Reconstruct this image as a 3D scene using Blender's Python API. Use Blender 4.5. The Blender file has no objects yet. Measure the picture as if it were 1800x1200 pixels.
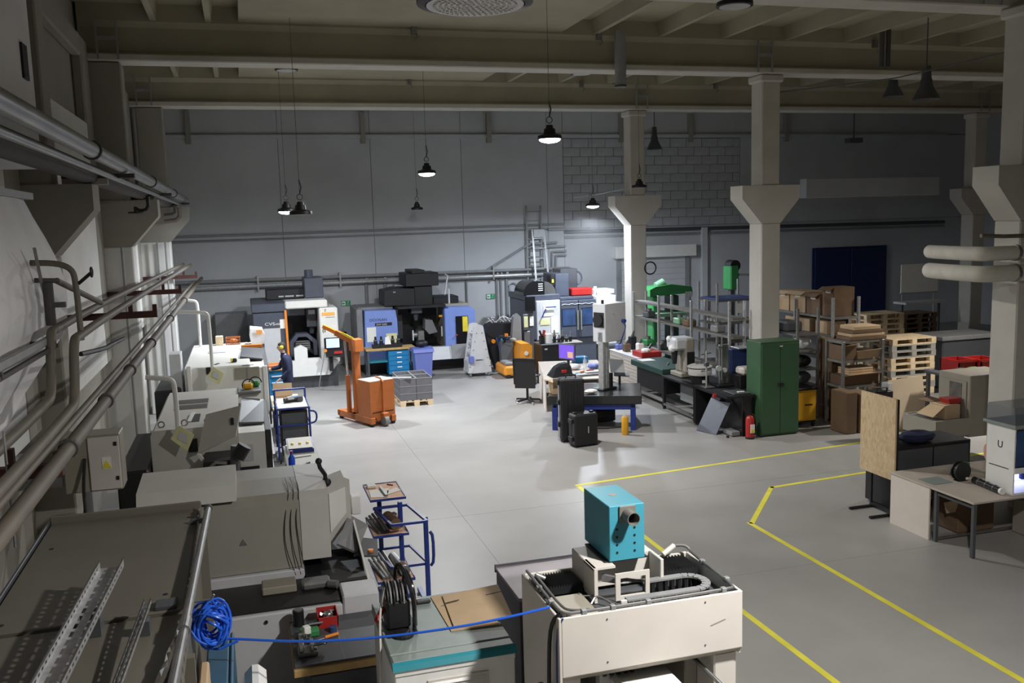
import bpy, bmesh, math, random
from mathutils import Vector, Matrix
random.seed(7)
S = bpy.context.scene
COL = S.collection
PI = math.pi

# ------------------------------------------------------------------ camera, world, exposure
cam = bpy.data.cameras.new('camera')
cam_ob = bpy.data.objects.new('camera', cam)
COL.objects.link(cam_ob)
cam.sensor_width = 36.0
cam.lens = 36.0 * 1610.0 / 1800.0
cam.clip_end = 200
cam.clip_start = 0.05
rot = (Matrix.Rotation(math.radians(-16.2136), 4, 'Z') @ Matrix.Rotation(math.radians(90 - 7.4768), 4, 'X')
       @ Matrix.Rotation(math.radians(-1.649), 4, 'Z'))
cam_ob.matrix_world = Matrix.Translation((0, 0, 4.4)) @ rot
S.camera = cam_ob
S.view_settings.view_transform = 'Standard'
S.view_settings.look = 'None'
S.view_settings.exposure = 0.0
S.view_settings.gamma = 1.0
S.view_settings.use_curve_mapping = False
w = bpy.data.worlds.new('world'); S.world = w
w.use_nodes = True
w.node_tree.nodes['Background'].inputs[0].default_value = (0.9, 0.95, 1.0, 1)
w.node_tree.nodes['Background'].inputs[1].default_value = 0.02
S.cycles.max_bounces = 8
S.cycles.diffuse_bounces = 5
S.cycles.sample_clamp_indirect = 6.0
S.cycles.use_denoising = True

def lamp_light(x, y, z, watts, col=(1, .97, .93), size=.34, spread=2.75):
    l = bpy.data.lights.new('lamp_light', 'AREA')
    l.shape = 'DISK'; l.size = size; l.energy = watts; l.color = col; l.spread = spread
    o = bpy.data.objects.new('lamp_light', l); COL.objects.link(o)
    o.location = (x, y, z)
    return o
# the hall's own high-bay lamps: those lit in view and one inferred past the right frame edge (the lamp bodies are built further down) ...
LIT = [((4.96, 14.5, 5.77), 275, (1, .965, .92)), ((3.99, 20.0, 5.54), 440, (.93, .96, 1)),
       ((1.04, 21.6, 4.82), 250, (.88, .94, 1)), ((9.70, 24.7, 4.82), 400, (.80, .88, 1)),
       ((3.66, 3.35, 5.30), 425, (1, .965, .92)), ((15.5, 14.0, 6.2), 270, (1, .95, .88))]
for p, e, c in LIT:
    lamp_light(p[0], p[1], p[2] - .135, e, c, spread=2.0 if p[0] > 12 else PI)

# ------------------------------------------------------------------ materials
MATS = {}
def mat(name, c, rough=.5, metal=0, var=.08, scale=6, bump=0, spec=.5, emit=0, alpha=1, trans=0, dirt=0, dirtc=(.05, .045, .04)):
    m = bpy.data.materials.new(name); m.use_nodes = True
    nt = m.node_tree; b = nt.nodes['Principled BSDF']
    b.inputs['Roughness'].default_value = rough
    b.inputs['Metallic'].default_value = metal
    b.inputs['Specular IOR Level'].default_value = spec
    if trans: b.inputs['Transmission Weight'].default_value = trans
    if alpha < 1: b.inputs['Alpha'].default_value = alpha
    tc = nt.nodes.new('ShaderNodeTexCoord')
    n = nt.nodes.new('ShaderNodeTexNoise'); n.inputs['Scale'].default_value = scale; n.inputs['Detail'].default_value = 5
    nt.links.new(tc.outputs['Object'], n.inputs['Vector'])
    r = nt.nodes.new('ShaderNodeValToRGB')
    e0, e1 = r.color_ramp.elements
    e0.position, e1.position = .3, .7
    e0.color = [max(0, v * (1 - var)) for v in c] + [1]; e1.color = [min(1, v * (1 + var)) for v in c] + [1]
    nt.links.new(n.outputs['Fac'], r.inputs['Fac'])
    out = r.outputs['Color']
    if dirt:
        n2 = nt.nodes.new('ShaderNodeTexNoise'); n2.inputs['Scale'].default_value = scale * .37; n2.inputs['Detail'].default_value = 8
        nt.links.new(tc.outputs['Object'], n2.inputs['Vector'])
        r2 = nt.nodes.new('ShaderNodeValToRGB'); r2.color_ramp.elements[0].position = .52; r2.color_ramp.elements[1].position = .75
        r2.color_ramp.elements[1].color = (dirt, dirt, dirt, 1)
        nt.links.new(n2.outputs['Fac'], r2.inputs['Fac'])
        mx = nt.nodes.new('ShaderNodeMixRGB'); mx.inputs['Color2'].default_value = (*dirtc, 1)
        nt.links.new(r2.outputs['Color'], mx.inputs['Fac']); nt.links.new(out, mx.inputs['Color1'])
        out = mx.outputs['Color']
    nt.links.new(out, b.inputs['Base Color'])
    if bump:
        bp = nt.nodes.new('ShaderNodeBump'); bp.inputs['Strength'].default_value = bump; bp.inputs['Distance'].default_value = .01
        nt.links.new(n.outputs['Fac'], bp.inputs['Height']); nt.links.new(bp.outputs['Normal'], b.inputs['Normal'])
    if emit:
        b.inputs['Emission Color'].default_value = (*c, 1); b.inputs['Emission Strength'].default_value = emit
    MATS[name] = m
    return m
mat('floor', (.325, .317, .304), .42, var=.13, scale=.55, bump=.03, dirt=.35, dirtc=(.20, .19, .18), spec=.35)
mat('joint', (.17, .165, .155), .9)
mat('yellow_paint', (.72, .66, .06), .6, var=.12, scale=3)
mat('wall_paint', (.53, .55, .575), .8, var=.06, scale=.8, bump=.05, dirt=.25, dirtc=(.22, .22, .21))
mat('wall_dark', (.12, .125, .13), .9)
mat('blockwork', (.46, .475, .495), .85, var=.12, scale=3, bump=.2)
mat('mortar', (.27, .275, .28), .95)
mat('ceiling_paint', (.37, .34, .255), .9, var=.1, scale=.9, bump=.06, dirt=.3, dirtc=(.25, .22, .16))
mat('column_paint', (.54, .52, .47), .75, var=.06, scale=2, bump=.08, dirt=.2, dirtc=(.33, .30, .24))
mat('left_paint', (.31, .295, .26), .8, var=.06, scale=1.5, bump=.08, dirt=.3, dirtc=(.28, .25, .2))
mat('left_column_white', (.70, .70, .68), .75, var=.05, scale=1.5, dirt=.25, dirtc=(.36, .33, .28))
mat('tarp', (.80, .80, .81), .7, var=.06, scale=2, bump=.1)
mat('white', (.80, .80, .78), .45, var=.03)
mat('machine_white', (.74, .74, .70), .42, var=.03, dirt=.12, dirtc=(.45, .43, .38))
mat('machine_grey', (.54, .53, .495), .5, var=.03, dirt=.12, dirtc=(.28, .27, .24))
mat('beige', (.62, .585, .54), .5, var=.04, scale=3, dirt=.15, dirtc=(.40, .36, .29))
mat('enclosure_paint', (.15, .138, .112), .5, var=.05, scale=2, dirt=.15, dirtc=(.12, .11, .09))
mat('rack_grey', (.17, .165, .15), .55, var=.15)
mat('grey_beige', (.30, .275, .225), .5, var=.05, scale=2, dirt=.15, dirtc=(.2, .18, .14))
mat('pale_grey', (.56, .57, .59), .5, var=.04, dirt=.1, dirtc=(.4, .4, .38))
mat('mid_grey', (.23, .235, .24), .5, var=.05)
mat('dark_grey', (.075, .08, .09), .45, var=.08)
mat('slate', (.075, .085, .115), .4, var=.08)
mat('black', (.011, .011, .013), .5, var=.15)
mat('gloss_black', (.012, .012, .014), .15, var=.1)
mat('rubber', (.02, .02, .02), .8)
mat('blue_machine', (.20, .29, .66), .42, var=.04)
mat('blue_bin', (.14, .18, .50), .5, var=.05)
mat('blue_steel', (.02, .045, .26), .4, var=.08)
mat('dark_blue', (.01, .025, .10), .5)
mat('cooler_blue', (.03, .10, .17), .5)
mat('bench_blue', (.01, .20, .45), .45)
mat('cloth_navy', (.012, .018, .055), .85, var=.2, scale=30, bump=.2)
mat('blue_hose', (.02, .13, .72), .35, var=.05)
mat('guard_paint', (.31, .297, .258), .5, var=.03, dirt=.12, dirtc=(.25, .24, .2))
mat('teal', (.05, .30, .40), .45, var=.05, scale=4, dirt=.12, dirtc=(.06, .25, .3))
mat('teal_edge', (.02, .24, .30), .4, var=.05)
mat('tealgrey', (.235, .28, .265), .5, var=.08, dirt=.2, dirtc=(.16, .19, .17))
mat('orange', (.48, .14, .03), .5, var=.08, dirt=.15, dirtc=(.25, .08, .03))
mat('bright_orange', (.85, .25, .02), .45)
mat('truck_orange', (.80, .32, .03), .4)
mat('amber', (.75, .38, .02), .45, var=.05)
mat('yellow', (.80, .66, .05), .5)
mat('red', (.42, .025, .022), .4, var=.08)
mat('rust_red', (.07, .022, .017), .7, var=.2)
mat('skin', (.55, .33, .24), .55, var=.05)
mat('hair', (.03, .022, .016), .7)
mat('green_cabinet', (.042, .105, .05), .45, var=.08, scale=3, dirt=.1, dirtc=(.05, .1, .06))
mat('machine_green', (.04, .24, .075), .45)
mat('pale_green', (.22, .42, .26), .45)
mat('dark_green', (.02, .06, .05), .45)
mat('purple_top', (.20, .17, .205), .45, var=.25, scale=4, dirt=.35, dirtc=(.36, .33, .38))
mat('purple_body', (.085, .08, .115), .45)
mat('steel', (.50, .51, .52), .32, metal=1, var=.08)
mat('dull_steel', (.30, .30, .30), .45, metal=.8, var=.15)
mat('galv', (.50, .51, .52), .34, metal=.5, var=.2, scale=20)
mat('chrome', (.8, .8, .8), .12, metal=1)
mat('pipe_paint', (.15, .13, .105), .6, var=.15, scale=3, dirt=.35, dirtc=(.12, .1, .08))
mat('pipe_silver', (.26, .265, .27), .35, metal=.7, var=.15, scale=2, dirt=.3, dirtc=(.2, .19, .18))
mat('pipe_dark', (.07, .065, .06), .7, var=.2)
mat('pipe_wall', (.27, .28, .285), .5, var=.1)
mat('insulation', (.60, .58, .52), .8, var=.08, scale=5, bump=.3)
mat('cardboard', (.50, .36, .22), .85, var=.06, scale=5)
mat('cardboard_dark', (.16, .10, .058), .85, var=.08)
mat('wood', (.72, .57, .37), .75, var=.15, scale=8)
mat('wood_dark', (.14, .09, .055), .8, var=.15)
mat('wood_grey', (.34, .32, .29), .8, var=.15)
mat('plywood', (.60, .48, .34), .7, var=.05, scale=3)
mat('table_wood', (.50, .33, .13), .6, var=.15, scale=8)
mat('pink_wood', (.70, .42, .27), .7, var=.06)
mat('desk_top', (.50, .44, .38), .5, var=.04)
mat('desk_panel', (.74, .67, .60), .5, var=.03)
mat('granite', (.024, .026, .027), .2, var=.4, scale=60)
mat('paper', (.82, .81, .76), .8, var=.02)
mat('yellow_paper', (.70, .69, .38), .8, var=.05)
mat('screen_purple', (.14, .07, .50), .4, emit=.55)
mat('screen_blue', (.42, .55, .85), .3, emit=.8)
mat('glow', (1, .985, .96), .5, emit=30)
mat('glow_soft', (.55, .60, 1), .5, emit=3.5)
mat('lamp_off', (.50, .50, .50), .3, var=.1)
mat('lime', (.4, .95, .6), .5, emit=3)
mat('clear', (.75, .8, .8), .08, alpha=.35)
mat('smoke_glass', (.16, .18, .20), .08, alpha=.55)
mat('blue_glass', (.035, .07, .17), .08, var=.3, scale=3)
mat('grey_glass', (.13, .125, .11), .15, var=.3)
mat('sign_green', (.02, .30, .14), .5)
mat('sign_white', (.8, .85, .8), .5)
mat('liquid_blue', (.02, .10, .75), .2)
mat('orange_print', (.95, .42, .10), .5)
mat('ink', (.012, .012, .015), .6)
mat('plastic_bag', (.75, .75, .78), .3, var=.08)
mat('red_crate', (.40, .02, .018), .45)
mat('grey_crate', (.135, .135, .15), .55, var=.06)
def osb_mat():
    m = mat('osb', (.60, .45, .27), .75)
    nt = m.node_tree; b = nt.nodes['Principled BSDF']
    v = nt.nodes.new('ShaderNodeTexVoronoi'); v.inputs['Scale'].default_value = 34; v.inputs['Randomness'].default_value = 1
    tc = nt.nodes.new('ShaderNodeTexCoord'); mp = nt.nodes.new('ShaderNodeMapping'); mp.inputs['Scale'].default_value = (1, 1, .45)
    mp.inputs['Rotation'].default_value = (.5, .3, .2)
    nt.links.new(tc.outputs['Object'], mp.inputs['Vector']); nt.links.new(mp.outputs['Vector'], v.inputs['Vector'])
    r = nt.nodes.new('ShaderNodeValToRGB'); r.color_ramp.elements[0].color = (.50, .36, .19, 1); r.color_ramp.elements[1].color = (.68, .53, .34, 1)
    nt.links.new(v.outputs['Color'], r.inputs['Fac']); nt.links.new(r.outputs['Color'], b.inputs['Base Color'])
osb_mat()

# ------------------------------------------------------------------ mesh building helpers
class B:
    """collects shapes; given in world coordinates, stored relative to the thing they belong to"""
    def __init__(s, root=None):
        s.bm = bmesh.new(); s.root = root
    def box(s, x0, x1, y0, y1, z0, z1, bev=0):
        if x1 < x0: x0, x1 = x1, x0
        if y1 < y0: y0, y1 = y1, y0
        if z1 < z0: z0, z1 = z1, z0
        r = bmesh.ops.create_cube(s.bm, size=1)
        vs = r['verts']
        for v in vs:
            v.co = Vector(((v.co.x + .5) * (x1 - x0) + x0, (v.co.y + .5) * (y1 - y0) + y0, (v.co.z + .5) * (z1 - z0) + z0))
        if bev:
            bev = min(bev, .45 * min(x1 - x0, y1 - y0, z1 - z0))
            es = list({e for v in vs for e in v.link_edges})
            bmesh.ops.bevel(s.bm, geom=es, offset=bev, segments=1, affect='EDGES')
        return s
    def prism(s, pts, axis, a, b):
        """polygon extruded along an axis; pts are the other two coordinates in order"""
        def mk(p, t):
            return {'x': (t, p[0], p[1]), 'y': (p[0], t, p[1]), 'z': (p[0], p[1], t)}[axis]
        v0 = [s.bm.verts.new(mk(p, a)) for p in pts]; v1 = [s.bm.verts.new(mk(p, b)) for p in pts]
        n = len(pts)
        f = [s.bm.faces.new(v0), s.bm.faces.new(v1)]
        for i in range(n):
            f.append(s.bm.faces.new((v0[i], v0[(i + 1) % n], v1[(i + 1) % n], v1[i])))
        bmesh.ops.recalc_face_normals(s.bm, faces=f)
        return s
    def loft(s, rings, closed_ends=True):
        """rings of equal point counts joined into a skin"""
        R = [[s.bm.verts.new(p) for p in r] for r in rings]; n = len(rings[0]); f = []
        for a, b in zip(R, R[1:]):
            for i in range(n):
                f.append(s.bm.faces.new((a[i], a[(i + 1) % n], b[(i + 1) % n], b[i])))
        if closed_ends:
            f.append(s.bm.faces.new(R[0])); f.append(s.bm.faces.new(R[-1]))
        bmesh.ops.recalc_face_normals(s.bm, faces=f)
        return s
    def cyl(s, p0, p1, r0, r1=None, n=14):
        r1 = r0 if r1 is None else r1
        p0, p1 = Vector(p0), Vector(p1); d = (p1 - p0).normalized()
        u = d.orthogonal().normalized(); w_ = d.cross(u)
        ring = lambda p, r: [p + (u * math.cos(t) + w_ * math.sin(t)) * r for t in (2 * PI * i / n for i in range(n))]
        return s.loft([ring(p0, max(r0, 1e-4)), ring(p1, max(r1, 1e-4))])
    def tube(s, pts, r, n=10, smooth=0):
        P = [Vector(p) for p in pts]
        for _ in range(smooth):
            Q = [P[0]]
            for a, b in zip(P, P[1:]):
                Q += [a * .75 + b * .25, a * .25 + b * .75]
            P = Q + [P[-1]]
        rings = []; u = None
        for i, p in enumerate(P):
            d = ((P[min(i + 1, len(P) - 1)] - p).normalized() + (p - P[max(i - 1, 0)]).normalized())
            d = d.normalized() if d.length > 1e-6 else Vector((0, 0, 1))
            u = d.orthogonal().normalized() if u is None else (u - d * u.dot(d)).normalized()
            w_ = d.cross(u)
            rings.append([p + (u * math.cos(t) + w_ * math.sin(t)) * r for t in (2 * PI * k / n for k in range(n))])
        return s.loft(rings)
    def lathe(s, c, prof, n=20, axis='z'):
        rings = []
        for r, h in prof:
            r = max(r, 1e-4); ring = []
            for k in range(n):
                a = 2 * PI * k / n
                if axis == 'z': q = (c[0] + r * math.cos(a), c[1] + r * math.sin(a), c[2] + h)
                elif axis == 'y': q = (c[0] + r * math.cos(a), c[1] + h, c[2] + r * math.sin(a))
                else: q = (c[0] + h, c[1] + r * math.cos(a), c[2] + r * math.sin(a))
                ring.append(q)
            rings.append(ring)
        return s.loft(rings)
    def slab(s, corners, t):
        """flat sheet through four points, with thickness t along its normal"""
        c = [Vector(p) for p in corners]
        n = (c[1] - c[0]).cross(c[2] - c[0]).normalized() * t
        return s.loft([c, [p + n for p in c]])
    def bar(s, p0, p1, w_, h=None):
        """square section bar between two points"""
        h = w_ if h is None else h
        p0, p1 = Vector(p0), Vector(p1); d = (p1 - p0).normalized()
        up = Vector((0, 0, 1)) if abs(d.z) < .95 else Vector((0, 1, 0))
        u = d.cross(up).normalized(); v = u.cross(d)
        q = lambda p: [p + u * a * w_ / 2 + v * b * h / 2 for a, b in ((-1, -1), (1, -1), (1, 1), (-1, 1))]
        return s.loft([q(p0), q(p1)])
    def torus(s, c, R, r, axis='z', n=24, m=8, a0=0, a1=2 * PI):
        pts = []
        full = abs(a1 - a0 - 2 * PI) < 1e-6
        for k in range(n + 1):
            a = a0 + (a1 - a0) * k / n; x, y = R * math.cos(a), R * math.sin(a)
            pts.append({'z': (c[0] + x, c[1] + y, c[2]), 'y': (c[0] + x, c[1], c[2] + y), 'x': (c[0], c[1] + x, c[2] + y)}[axis])
        return s.tube(pts, r, m)
    def ball(s, c, r, sc=(1, 1, 1), n=12):
        res = bmesh.ops.create_uvsphere(s.bm, u_segments=n, v_segments=max(6, n * 2 // 3), radius=r)
        for v in res['verts']:
            v.co = Vector((v.co.x * sc[0] + c[0], v.co.y * sc[1] + c[1], v.co.z * sc[2] + c[2]))
        return s
    def turn(s, ang, c, axis='Z'):
        M = Matrix.Translation(c) @ Matrix.Rotation(ang, 4, axis) @ Matrix.Translation(-Vector(c))
        bmesh.ops.transform(s.bm, matrix=M, verts=list(s.bm.verts)); return s

def world_root(o):
    while o is not None and o.parent is not None: o = o.parent
    return o
def link(name, b, m, parent=None, label=None, smooth=False, origin=None):
    me = bpy.data.meshes.new(name)
    off = Vector((0, 0, 0))
    root = b.root if b.root is not None else None
    if root is not None:
        off = Vector(root.location)
    elif origin is not None:
        off = Vector(origin)
    if off.length: bmesh.ops.translate(b.bm, verts=list(b.bm.verts), vec=-off)
    if smooth:
        for f in b.bm.faces: f.smooth = True
        for e in b.bm.edges:
            if len(e.link_faces) == 2 and e.calc_face_angle(0) > .6: e.smooth = False
    b.bm.to_mesh(me); b.bm.free()
    me.materials.append(MATS[m])
    o = bpy.data.objects.new(name, me); COL.objects.link(o)
    if parent is not None: o.parent = parent
    elif origin is not None: o.location = off
    if label: o['label'] = label
    return o
def struct(name, b, m, parent=None):
    o = link(name, b, m, parent)
    if parent is None: o['kind'] = 'structure'
    return o
def thing(name, label, cat, loc, group=None):
    o = bpy.data.objects.new(name, None); COL.objects.link(o)
    o.empty_display_size = .1
    o.location = loc; o['label'] = label; o['category'] = cat
    if group: o['group'] = group
    return o
def solo(name, b, m, label, cat, group=None, smooth=False):
    """a thing that is one mesh; its origin goes to the middle of its underside"""
    vs = [v.co for v in b.bm.verts]
    o0 = ((min(v.x for v in vs) + max(v.x for v in vs)) / 2, (min(v.y for v in vs) + max(v.y for v in vs)) / 2, min(v.z for v in vs))
    o = link(name, b, m, None, label, smooth, o0)
    o['category'] = cat
    if group: o['group'] = group
    return o
def dup(root, loc, rz=None, label=None):
    """a copy of a thing with copies of its parts and sub-parts"""
    r = root.copy(); COL.objects.link(r); r.location = loc
    if rz is not None: r.rotation_euler = (0, 0, rz)
    if label: r['label'] = label
    for ch in list(root.children):
        c = ch.copy(); COL.objects.link(c); c.parent = r
        for g in ch.children:
            d = g.copy(); COL.objects.link(d); d.parent = c
    return r
class T:
    """shorthand: a thing and its parts, all in world coordinates"""
    def __init__(s, name, label, cat, loc, group=None):
        s.o = thing(name, label, cat, loc, group)
    def b(s): return B(s.o)
    def p(s, name, b, m, under=None, label=None, smooth=False):
        return link(name, b, m, under or s.o, label, smooth)
    def box(s, name, m, x0, x1, y0, y1, z0, z1, bev=.006, under=None, label=None):
        return s.p(name, s.b().box(x0, x1, y0, y1, z0, z1, bev), m, under, label)
    def text(s, name, body, loc, size, m, rot=(PI / 2, 0, 0), under=None, ext=.002, align='LEFT', sx=1.0):
        cu = bpy.data.curves.new('t', 'FONT'); cu.body = body; cu.size = size; cu.extrude = ext; cu.align_x = align
        tmp = bpy.data.objects.new('t', cu); COL.objects.link(tmp)
        dg = bpy.context.evaluated_depsgraph_get()
        me = bpy.data.meshes.new_from_object(tmp.evaluated_get(dg))
        bpy.data.objects.remove(tmp); bpy.data.curves.remove(cu)
        M = Matrix.Translation(Vector(loc) - Vector(s.o.location))
        R_ = Matrix.Rotation(rot[2], 4, 'Z') @ Matrix.Rotation(rot[1], 4, 'Y') @ Matrix.Rotation(rot[0], 4, 'X') @ Matrix.Scale(sx, 4, (1, 0, 0))
        me.transform(M @ R_)
        me.materials.clear(); me.materials.append(MATS[m])
        o = bpy.data.objects.new(name, me); COL.objects.link(o); o.parent = under or s.o
        return o

# ------------------------------------------------------------------ the hall: floor
fl = struct('floor', B().box(-3, 27, -9, 30.2, -.25, -.012), 'joint')
xs = [-3, 2.95, 9.9, 13.5, 20.5, 27]; ys = [-9, -1, 3.1, 6.2, 9.62, 13.1, 17.5, 21.5, 25.5, 30.2]
for i in range(len(xs) - 1):
    for j in range(len(ys) - 1):
        struct('slab', B().box(xs[i] + .0018, xs[i + 1] - .0018, ys[j] + .0025, ys[j + 1] - .0025, -.012, 0), 'floor', fl)
def line(x0, y0, x1, y1, wd=.075):
    d = Vector((x1 - x0, y1 - y0, 0)).normalized(); n = Vector((-d.y, d.x, 0)) * wd / 2
    a, b = Vector((x0, y0, .0005)), Vector((x1, y1, .0005))
    struct('yellow_line', B().loft([[a + n, a - n, b - n, b + n], [p + Vector((0, 0, .0015)) for p in (a + n, a - n, b - n, b + n)]]), 'yellow_paint', fl)
line(5.12, -6, 5.12, 13.9); line(5.09, 13.97, 11.12, 14.62); line(11.12, 14.62, 14.5, 14.98)
line(6.76, -6, 6.76, 11.3); line(6.77, 11.24, 8.03, 12.72); line(7.98, 12.68, 13.0, 13.15)
# walls
wb = struct('wall_back', B().box(-3, 27.2, 29.5, 30.2, 0, 8.6), 'mortar')
sx = [-2.6, 1.27, 4.09, 7.02, 9.95, 10.52]
zs = [(0, 4.08), (4.09, 7.18), (7.22, 8.4)]
for a, b in zip(sx, sx[1:]):
    for z0, z1 in zs:
        struct('panel', B().box(a + .008, b - .008, 29.46, 29.5, z0 + .006, z1 - .006), 'wall_paint', wb)
struct('panel', B().box(10.525, 27, 29.46, 29.5, 0, 4.07), 'wall_paint', wb)
struct('panel', B().box(10.525, 27, 29.46, 29.5, 7.22, 8.4), 'wall_paint', wb)
struct('panel', B().box(17.2, 27, 29.46, 29.5, 4.09, 7.18), 'wall_paint', wb)
bl = B().box(-.297, .297, -.02, .02, -.148, .148, .004)
blk = None
for r in range(10):
    z = 4.235 + r * .3
    off = .3 if r % 2 else 0
    for c in range(12):
        x0, x1 = 10.53 + c * .607 - off, 10.53 + c * .607 + .6 - off
        if x0 < 10.5: x0 = 10.53
        if x1 > 17.19: x1 = 17.19
        if x1 - x0 < .03: continue
        if blk is None:
            blk = link('block', bl, 'blockwork', wb); o = blk
        else:
            o = blk.copy(); COL.objects.link(o)
        o.location = ((x0 + x1) / 2, 29.478 + random.uniform(-.006, .005), z)
        o.scale.x = (x1 - x0 - .012) / .594; o.scale.z = .97
# ribs and rails of the top of the back wall
tr = struct('trim_1', B().box(-2.2, 26, 29.36, 29.46, 7.10, 7.22), 'wall_paint')
for x in (-1.3, 3.87, 7.95, 12.6, 15.2, 19.0):
    struct('bracket', B().box(x - .07, x + .07, 29.28, 29.46, 6.95, 7.9), 'left_paint', tr)
wl = struct('wall_left', B().box(-3.0, -2.45, -9, 30.2, 0, 8.6), 'left_paint')
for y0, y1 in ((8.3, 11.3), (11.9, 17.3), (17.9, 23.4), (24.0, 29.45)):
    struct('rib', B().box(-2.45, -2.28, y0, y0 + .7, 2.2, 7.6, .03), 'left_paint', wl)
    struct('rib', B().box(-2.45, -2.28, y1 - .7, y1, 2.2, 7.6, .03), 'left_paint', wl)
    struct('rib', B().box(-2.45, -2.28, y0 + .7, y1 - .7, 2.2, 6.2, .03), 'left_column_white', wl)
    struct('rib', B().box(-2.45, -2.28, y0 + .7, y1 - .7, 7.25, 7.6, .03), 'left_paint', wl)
struct('wall_right', B().box(27, 27.5, -9, 30.2, 0, 8.6), 'wall_paint')
struct('wall_front', B().box(-3, 27.5, -9.5, -9, 0, 8.6), 'wall_paint')
# roof: slabs on cross beams, with stiffening ribs along the hall
ce = struct('ceiling', B().box(-3, 27.5, -9.5, 30.2, 8.24, 8.6), 'ceiling_paint')
BY = (-6.9, -.8, 5.3, 11.3, 17.3, 23.4, 29.0)
for y0, y1 in zip(BY, BY[1:]):
    for x in (-1.2, -.3, 6.9, 8.3, 9.7, 11.15, 12.6, 14.1, 15.6, 17.1, 18.6, 20.1, 21.6, 23.1):
        struct('roof_rib', B().prism([(x - .09, 8.24), (x + .09, 8.24), (x + .05, 7.97), (x - .05, 7.97)], 'y', y0 + .38, y1 - .02), 'ceiling_paint', ce)
    struct('roof_slab', B().box(.2, 6.2, y0 + .3, y1 + .05, 7.99, 8.24), 'ceiling_paint', ce)
for i, y in enumerate(BY[1:-1]):
    t = struct('trim_%d' % (i + 2), B().prism([(y, 7.42), (y + .06, 7.48), (y + .06, 7.86), (y - .04, 7.95), (y - .04, 8.24), (y + .44, 8.24), (y + .44, 7.95), (y + .34, 7.86), (y + .34, 7.48), (y + .4, 7.42)], 'x', -2.4, 27), 'ceiling_paint')
    struct('flange', B().box(-2.4, 27, y - .06, y + .46, 7.29, 7.415, .02), 'column_paint', t)
    for x in (10.62, 22.0, -1.95):
        struct('seat_bracket', B().bar((x - .16, y - .1, 7.3), (x - .16, y - .1, 7.95), .03).bar((x + .16, y - .1, 7.3), (x + .16, y - .1, 7.95), .03).box(x - .16, x + .16, y - .12, y - .08, 7.62, 7.68), 'pipe_wall', t)
    for x in ((3.3, 6.95, 13.3) if i % 2 else (4.3, 8.9, 12.85)):
        struct('hook', B().box(x - .05, x + .05, y - .12, y - .03, 7.86, 8.02).tube([(x + .03, y - .08, 7.9), (x + .07, y - .1, 7.8), (x + .02, y - .1, 7.76)], .012, 6), 'dull_steel', t)

# ------------------------------------------------------------------ columns with corbels
def column(name, label, x, y, m='column_paint', tip=.69, wd=.46, dp=.5, left=False):
    t = T(name, label, 'column', (x, y + dp / 2, 0), 'concrete columns of the hall')
    h = wd / 2
    t.p('shaft', t.b().box(x - h, x + h, y, y + dp, 0, 4.2, .02), m)
    t.p('upper_shaft', t.b().box(x - h + .015, x + h - .015, y + .03, y + dp - .03, 5.0, 7.28, .02), m)
    t.p('corbel', t.b().prism([(x - h, 4.2), (x + h, 4.2), (x + tip, 4.72), (x + tip, 5.0), (x - tip, 5.0), (x - tip, 4.72)], 'y', y, y + dp), m)
    t.box('column_head', m, x - h - .05, x + h + .05, y - .01, y + dp + .01, 7.13, 7.285, .03)
    return t
column('concrete_column', 'white concrete column behind the tall green cabinet', 10.85, 17.3)
c1 = column('concrete_column', 'white concrete column left of the grey roller shutter', 10.53, 23.4)
column('concrete_column', 'nearest white concrete column, wrapped by two insulated pipes, behind the desk', 11.25, 10.9, wd=.5, tip=.68)
column('concrete_column', 'dim concrete column far off in the dark right bay', 22.0, 23.4)
def wall_column(label, x, y, m):
    t = T('wall_column', label, 'column', (x - .25, y + .25, 0), 'concrete columns along the left wall')
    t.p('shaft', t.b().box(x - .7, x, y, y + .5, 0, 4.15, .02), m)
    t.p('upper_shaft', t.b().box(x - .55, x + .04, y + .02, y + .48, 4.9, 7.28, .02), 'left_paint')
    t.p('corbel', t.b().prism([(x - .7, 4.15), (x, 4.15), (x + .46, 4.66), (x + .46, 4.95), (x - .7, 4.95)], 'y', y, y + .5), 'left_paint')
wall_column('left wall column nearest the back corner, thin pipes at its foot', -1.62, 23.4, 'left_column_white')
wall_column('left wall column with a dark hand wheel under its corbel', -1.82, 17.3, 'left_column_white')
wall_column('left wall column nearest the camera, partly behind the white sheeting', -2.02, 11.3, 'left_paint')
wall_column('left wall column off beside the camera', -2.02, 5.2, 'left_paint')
# white sheeting hung over the near end of the left wall
t = T('wall_sheet', 'white plastic sheeting bulging over the near left wall', 'sheet', (-1.8, 7.5, 2.6))
N = 14
rings = []
for k in range(12):
    f = k / 11; z = 4.75 - f * 2.05
    bulge = .26 * math.sin(PI * min(1, f * 1.15)) ** 1.2
    end = 9.35 + .25 * math.sin(f * 2.6) - max(0, f - .62) * 6.2
    row = []
    for j in range(N):
        g = j / (N - 1); y = 2.5 + g * (end - 2.5)
        row.append(Vector((-1.86 + bulge + .03 * math.sin(g * 23 + f * 3), y, z)))
    rings.append(row)
b = t.b()
b.loft([r + [p + Vector((-.04, 0, 0)) for p in reversed(r)] for r in rings])
t.p('sheet', b, 'tarp', smooth=True)
t.p('hem', t.b().box(-1.86, -1.80, 2.5, 9.4, 4.72, 4.78), 'pipe_wall')
solo('wall_casing', B().box(-2.45, -1.72, -2, 9.5, 5.0, 7.6, .03), 'tarp', 'grey painted casing high on the near left wall', 'casing')

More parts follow.
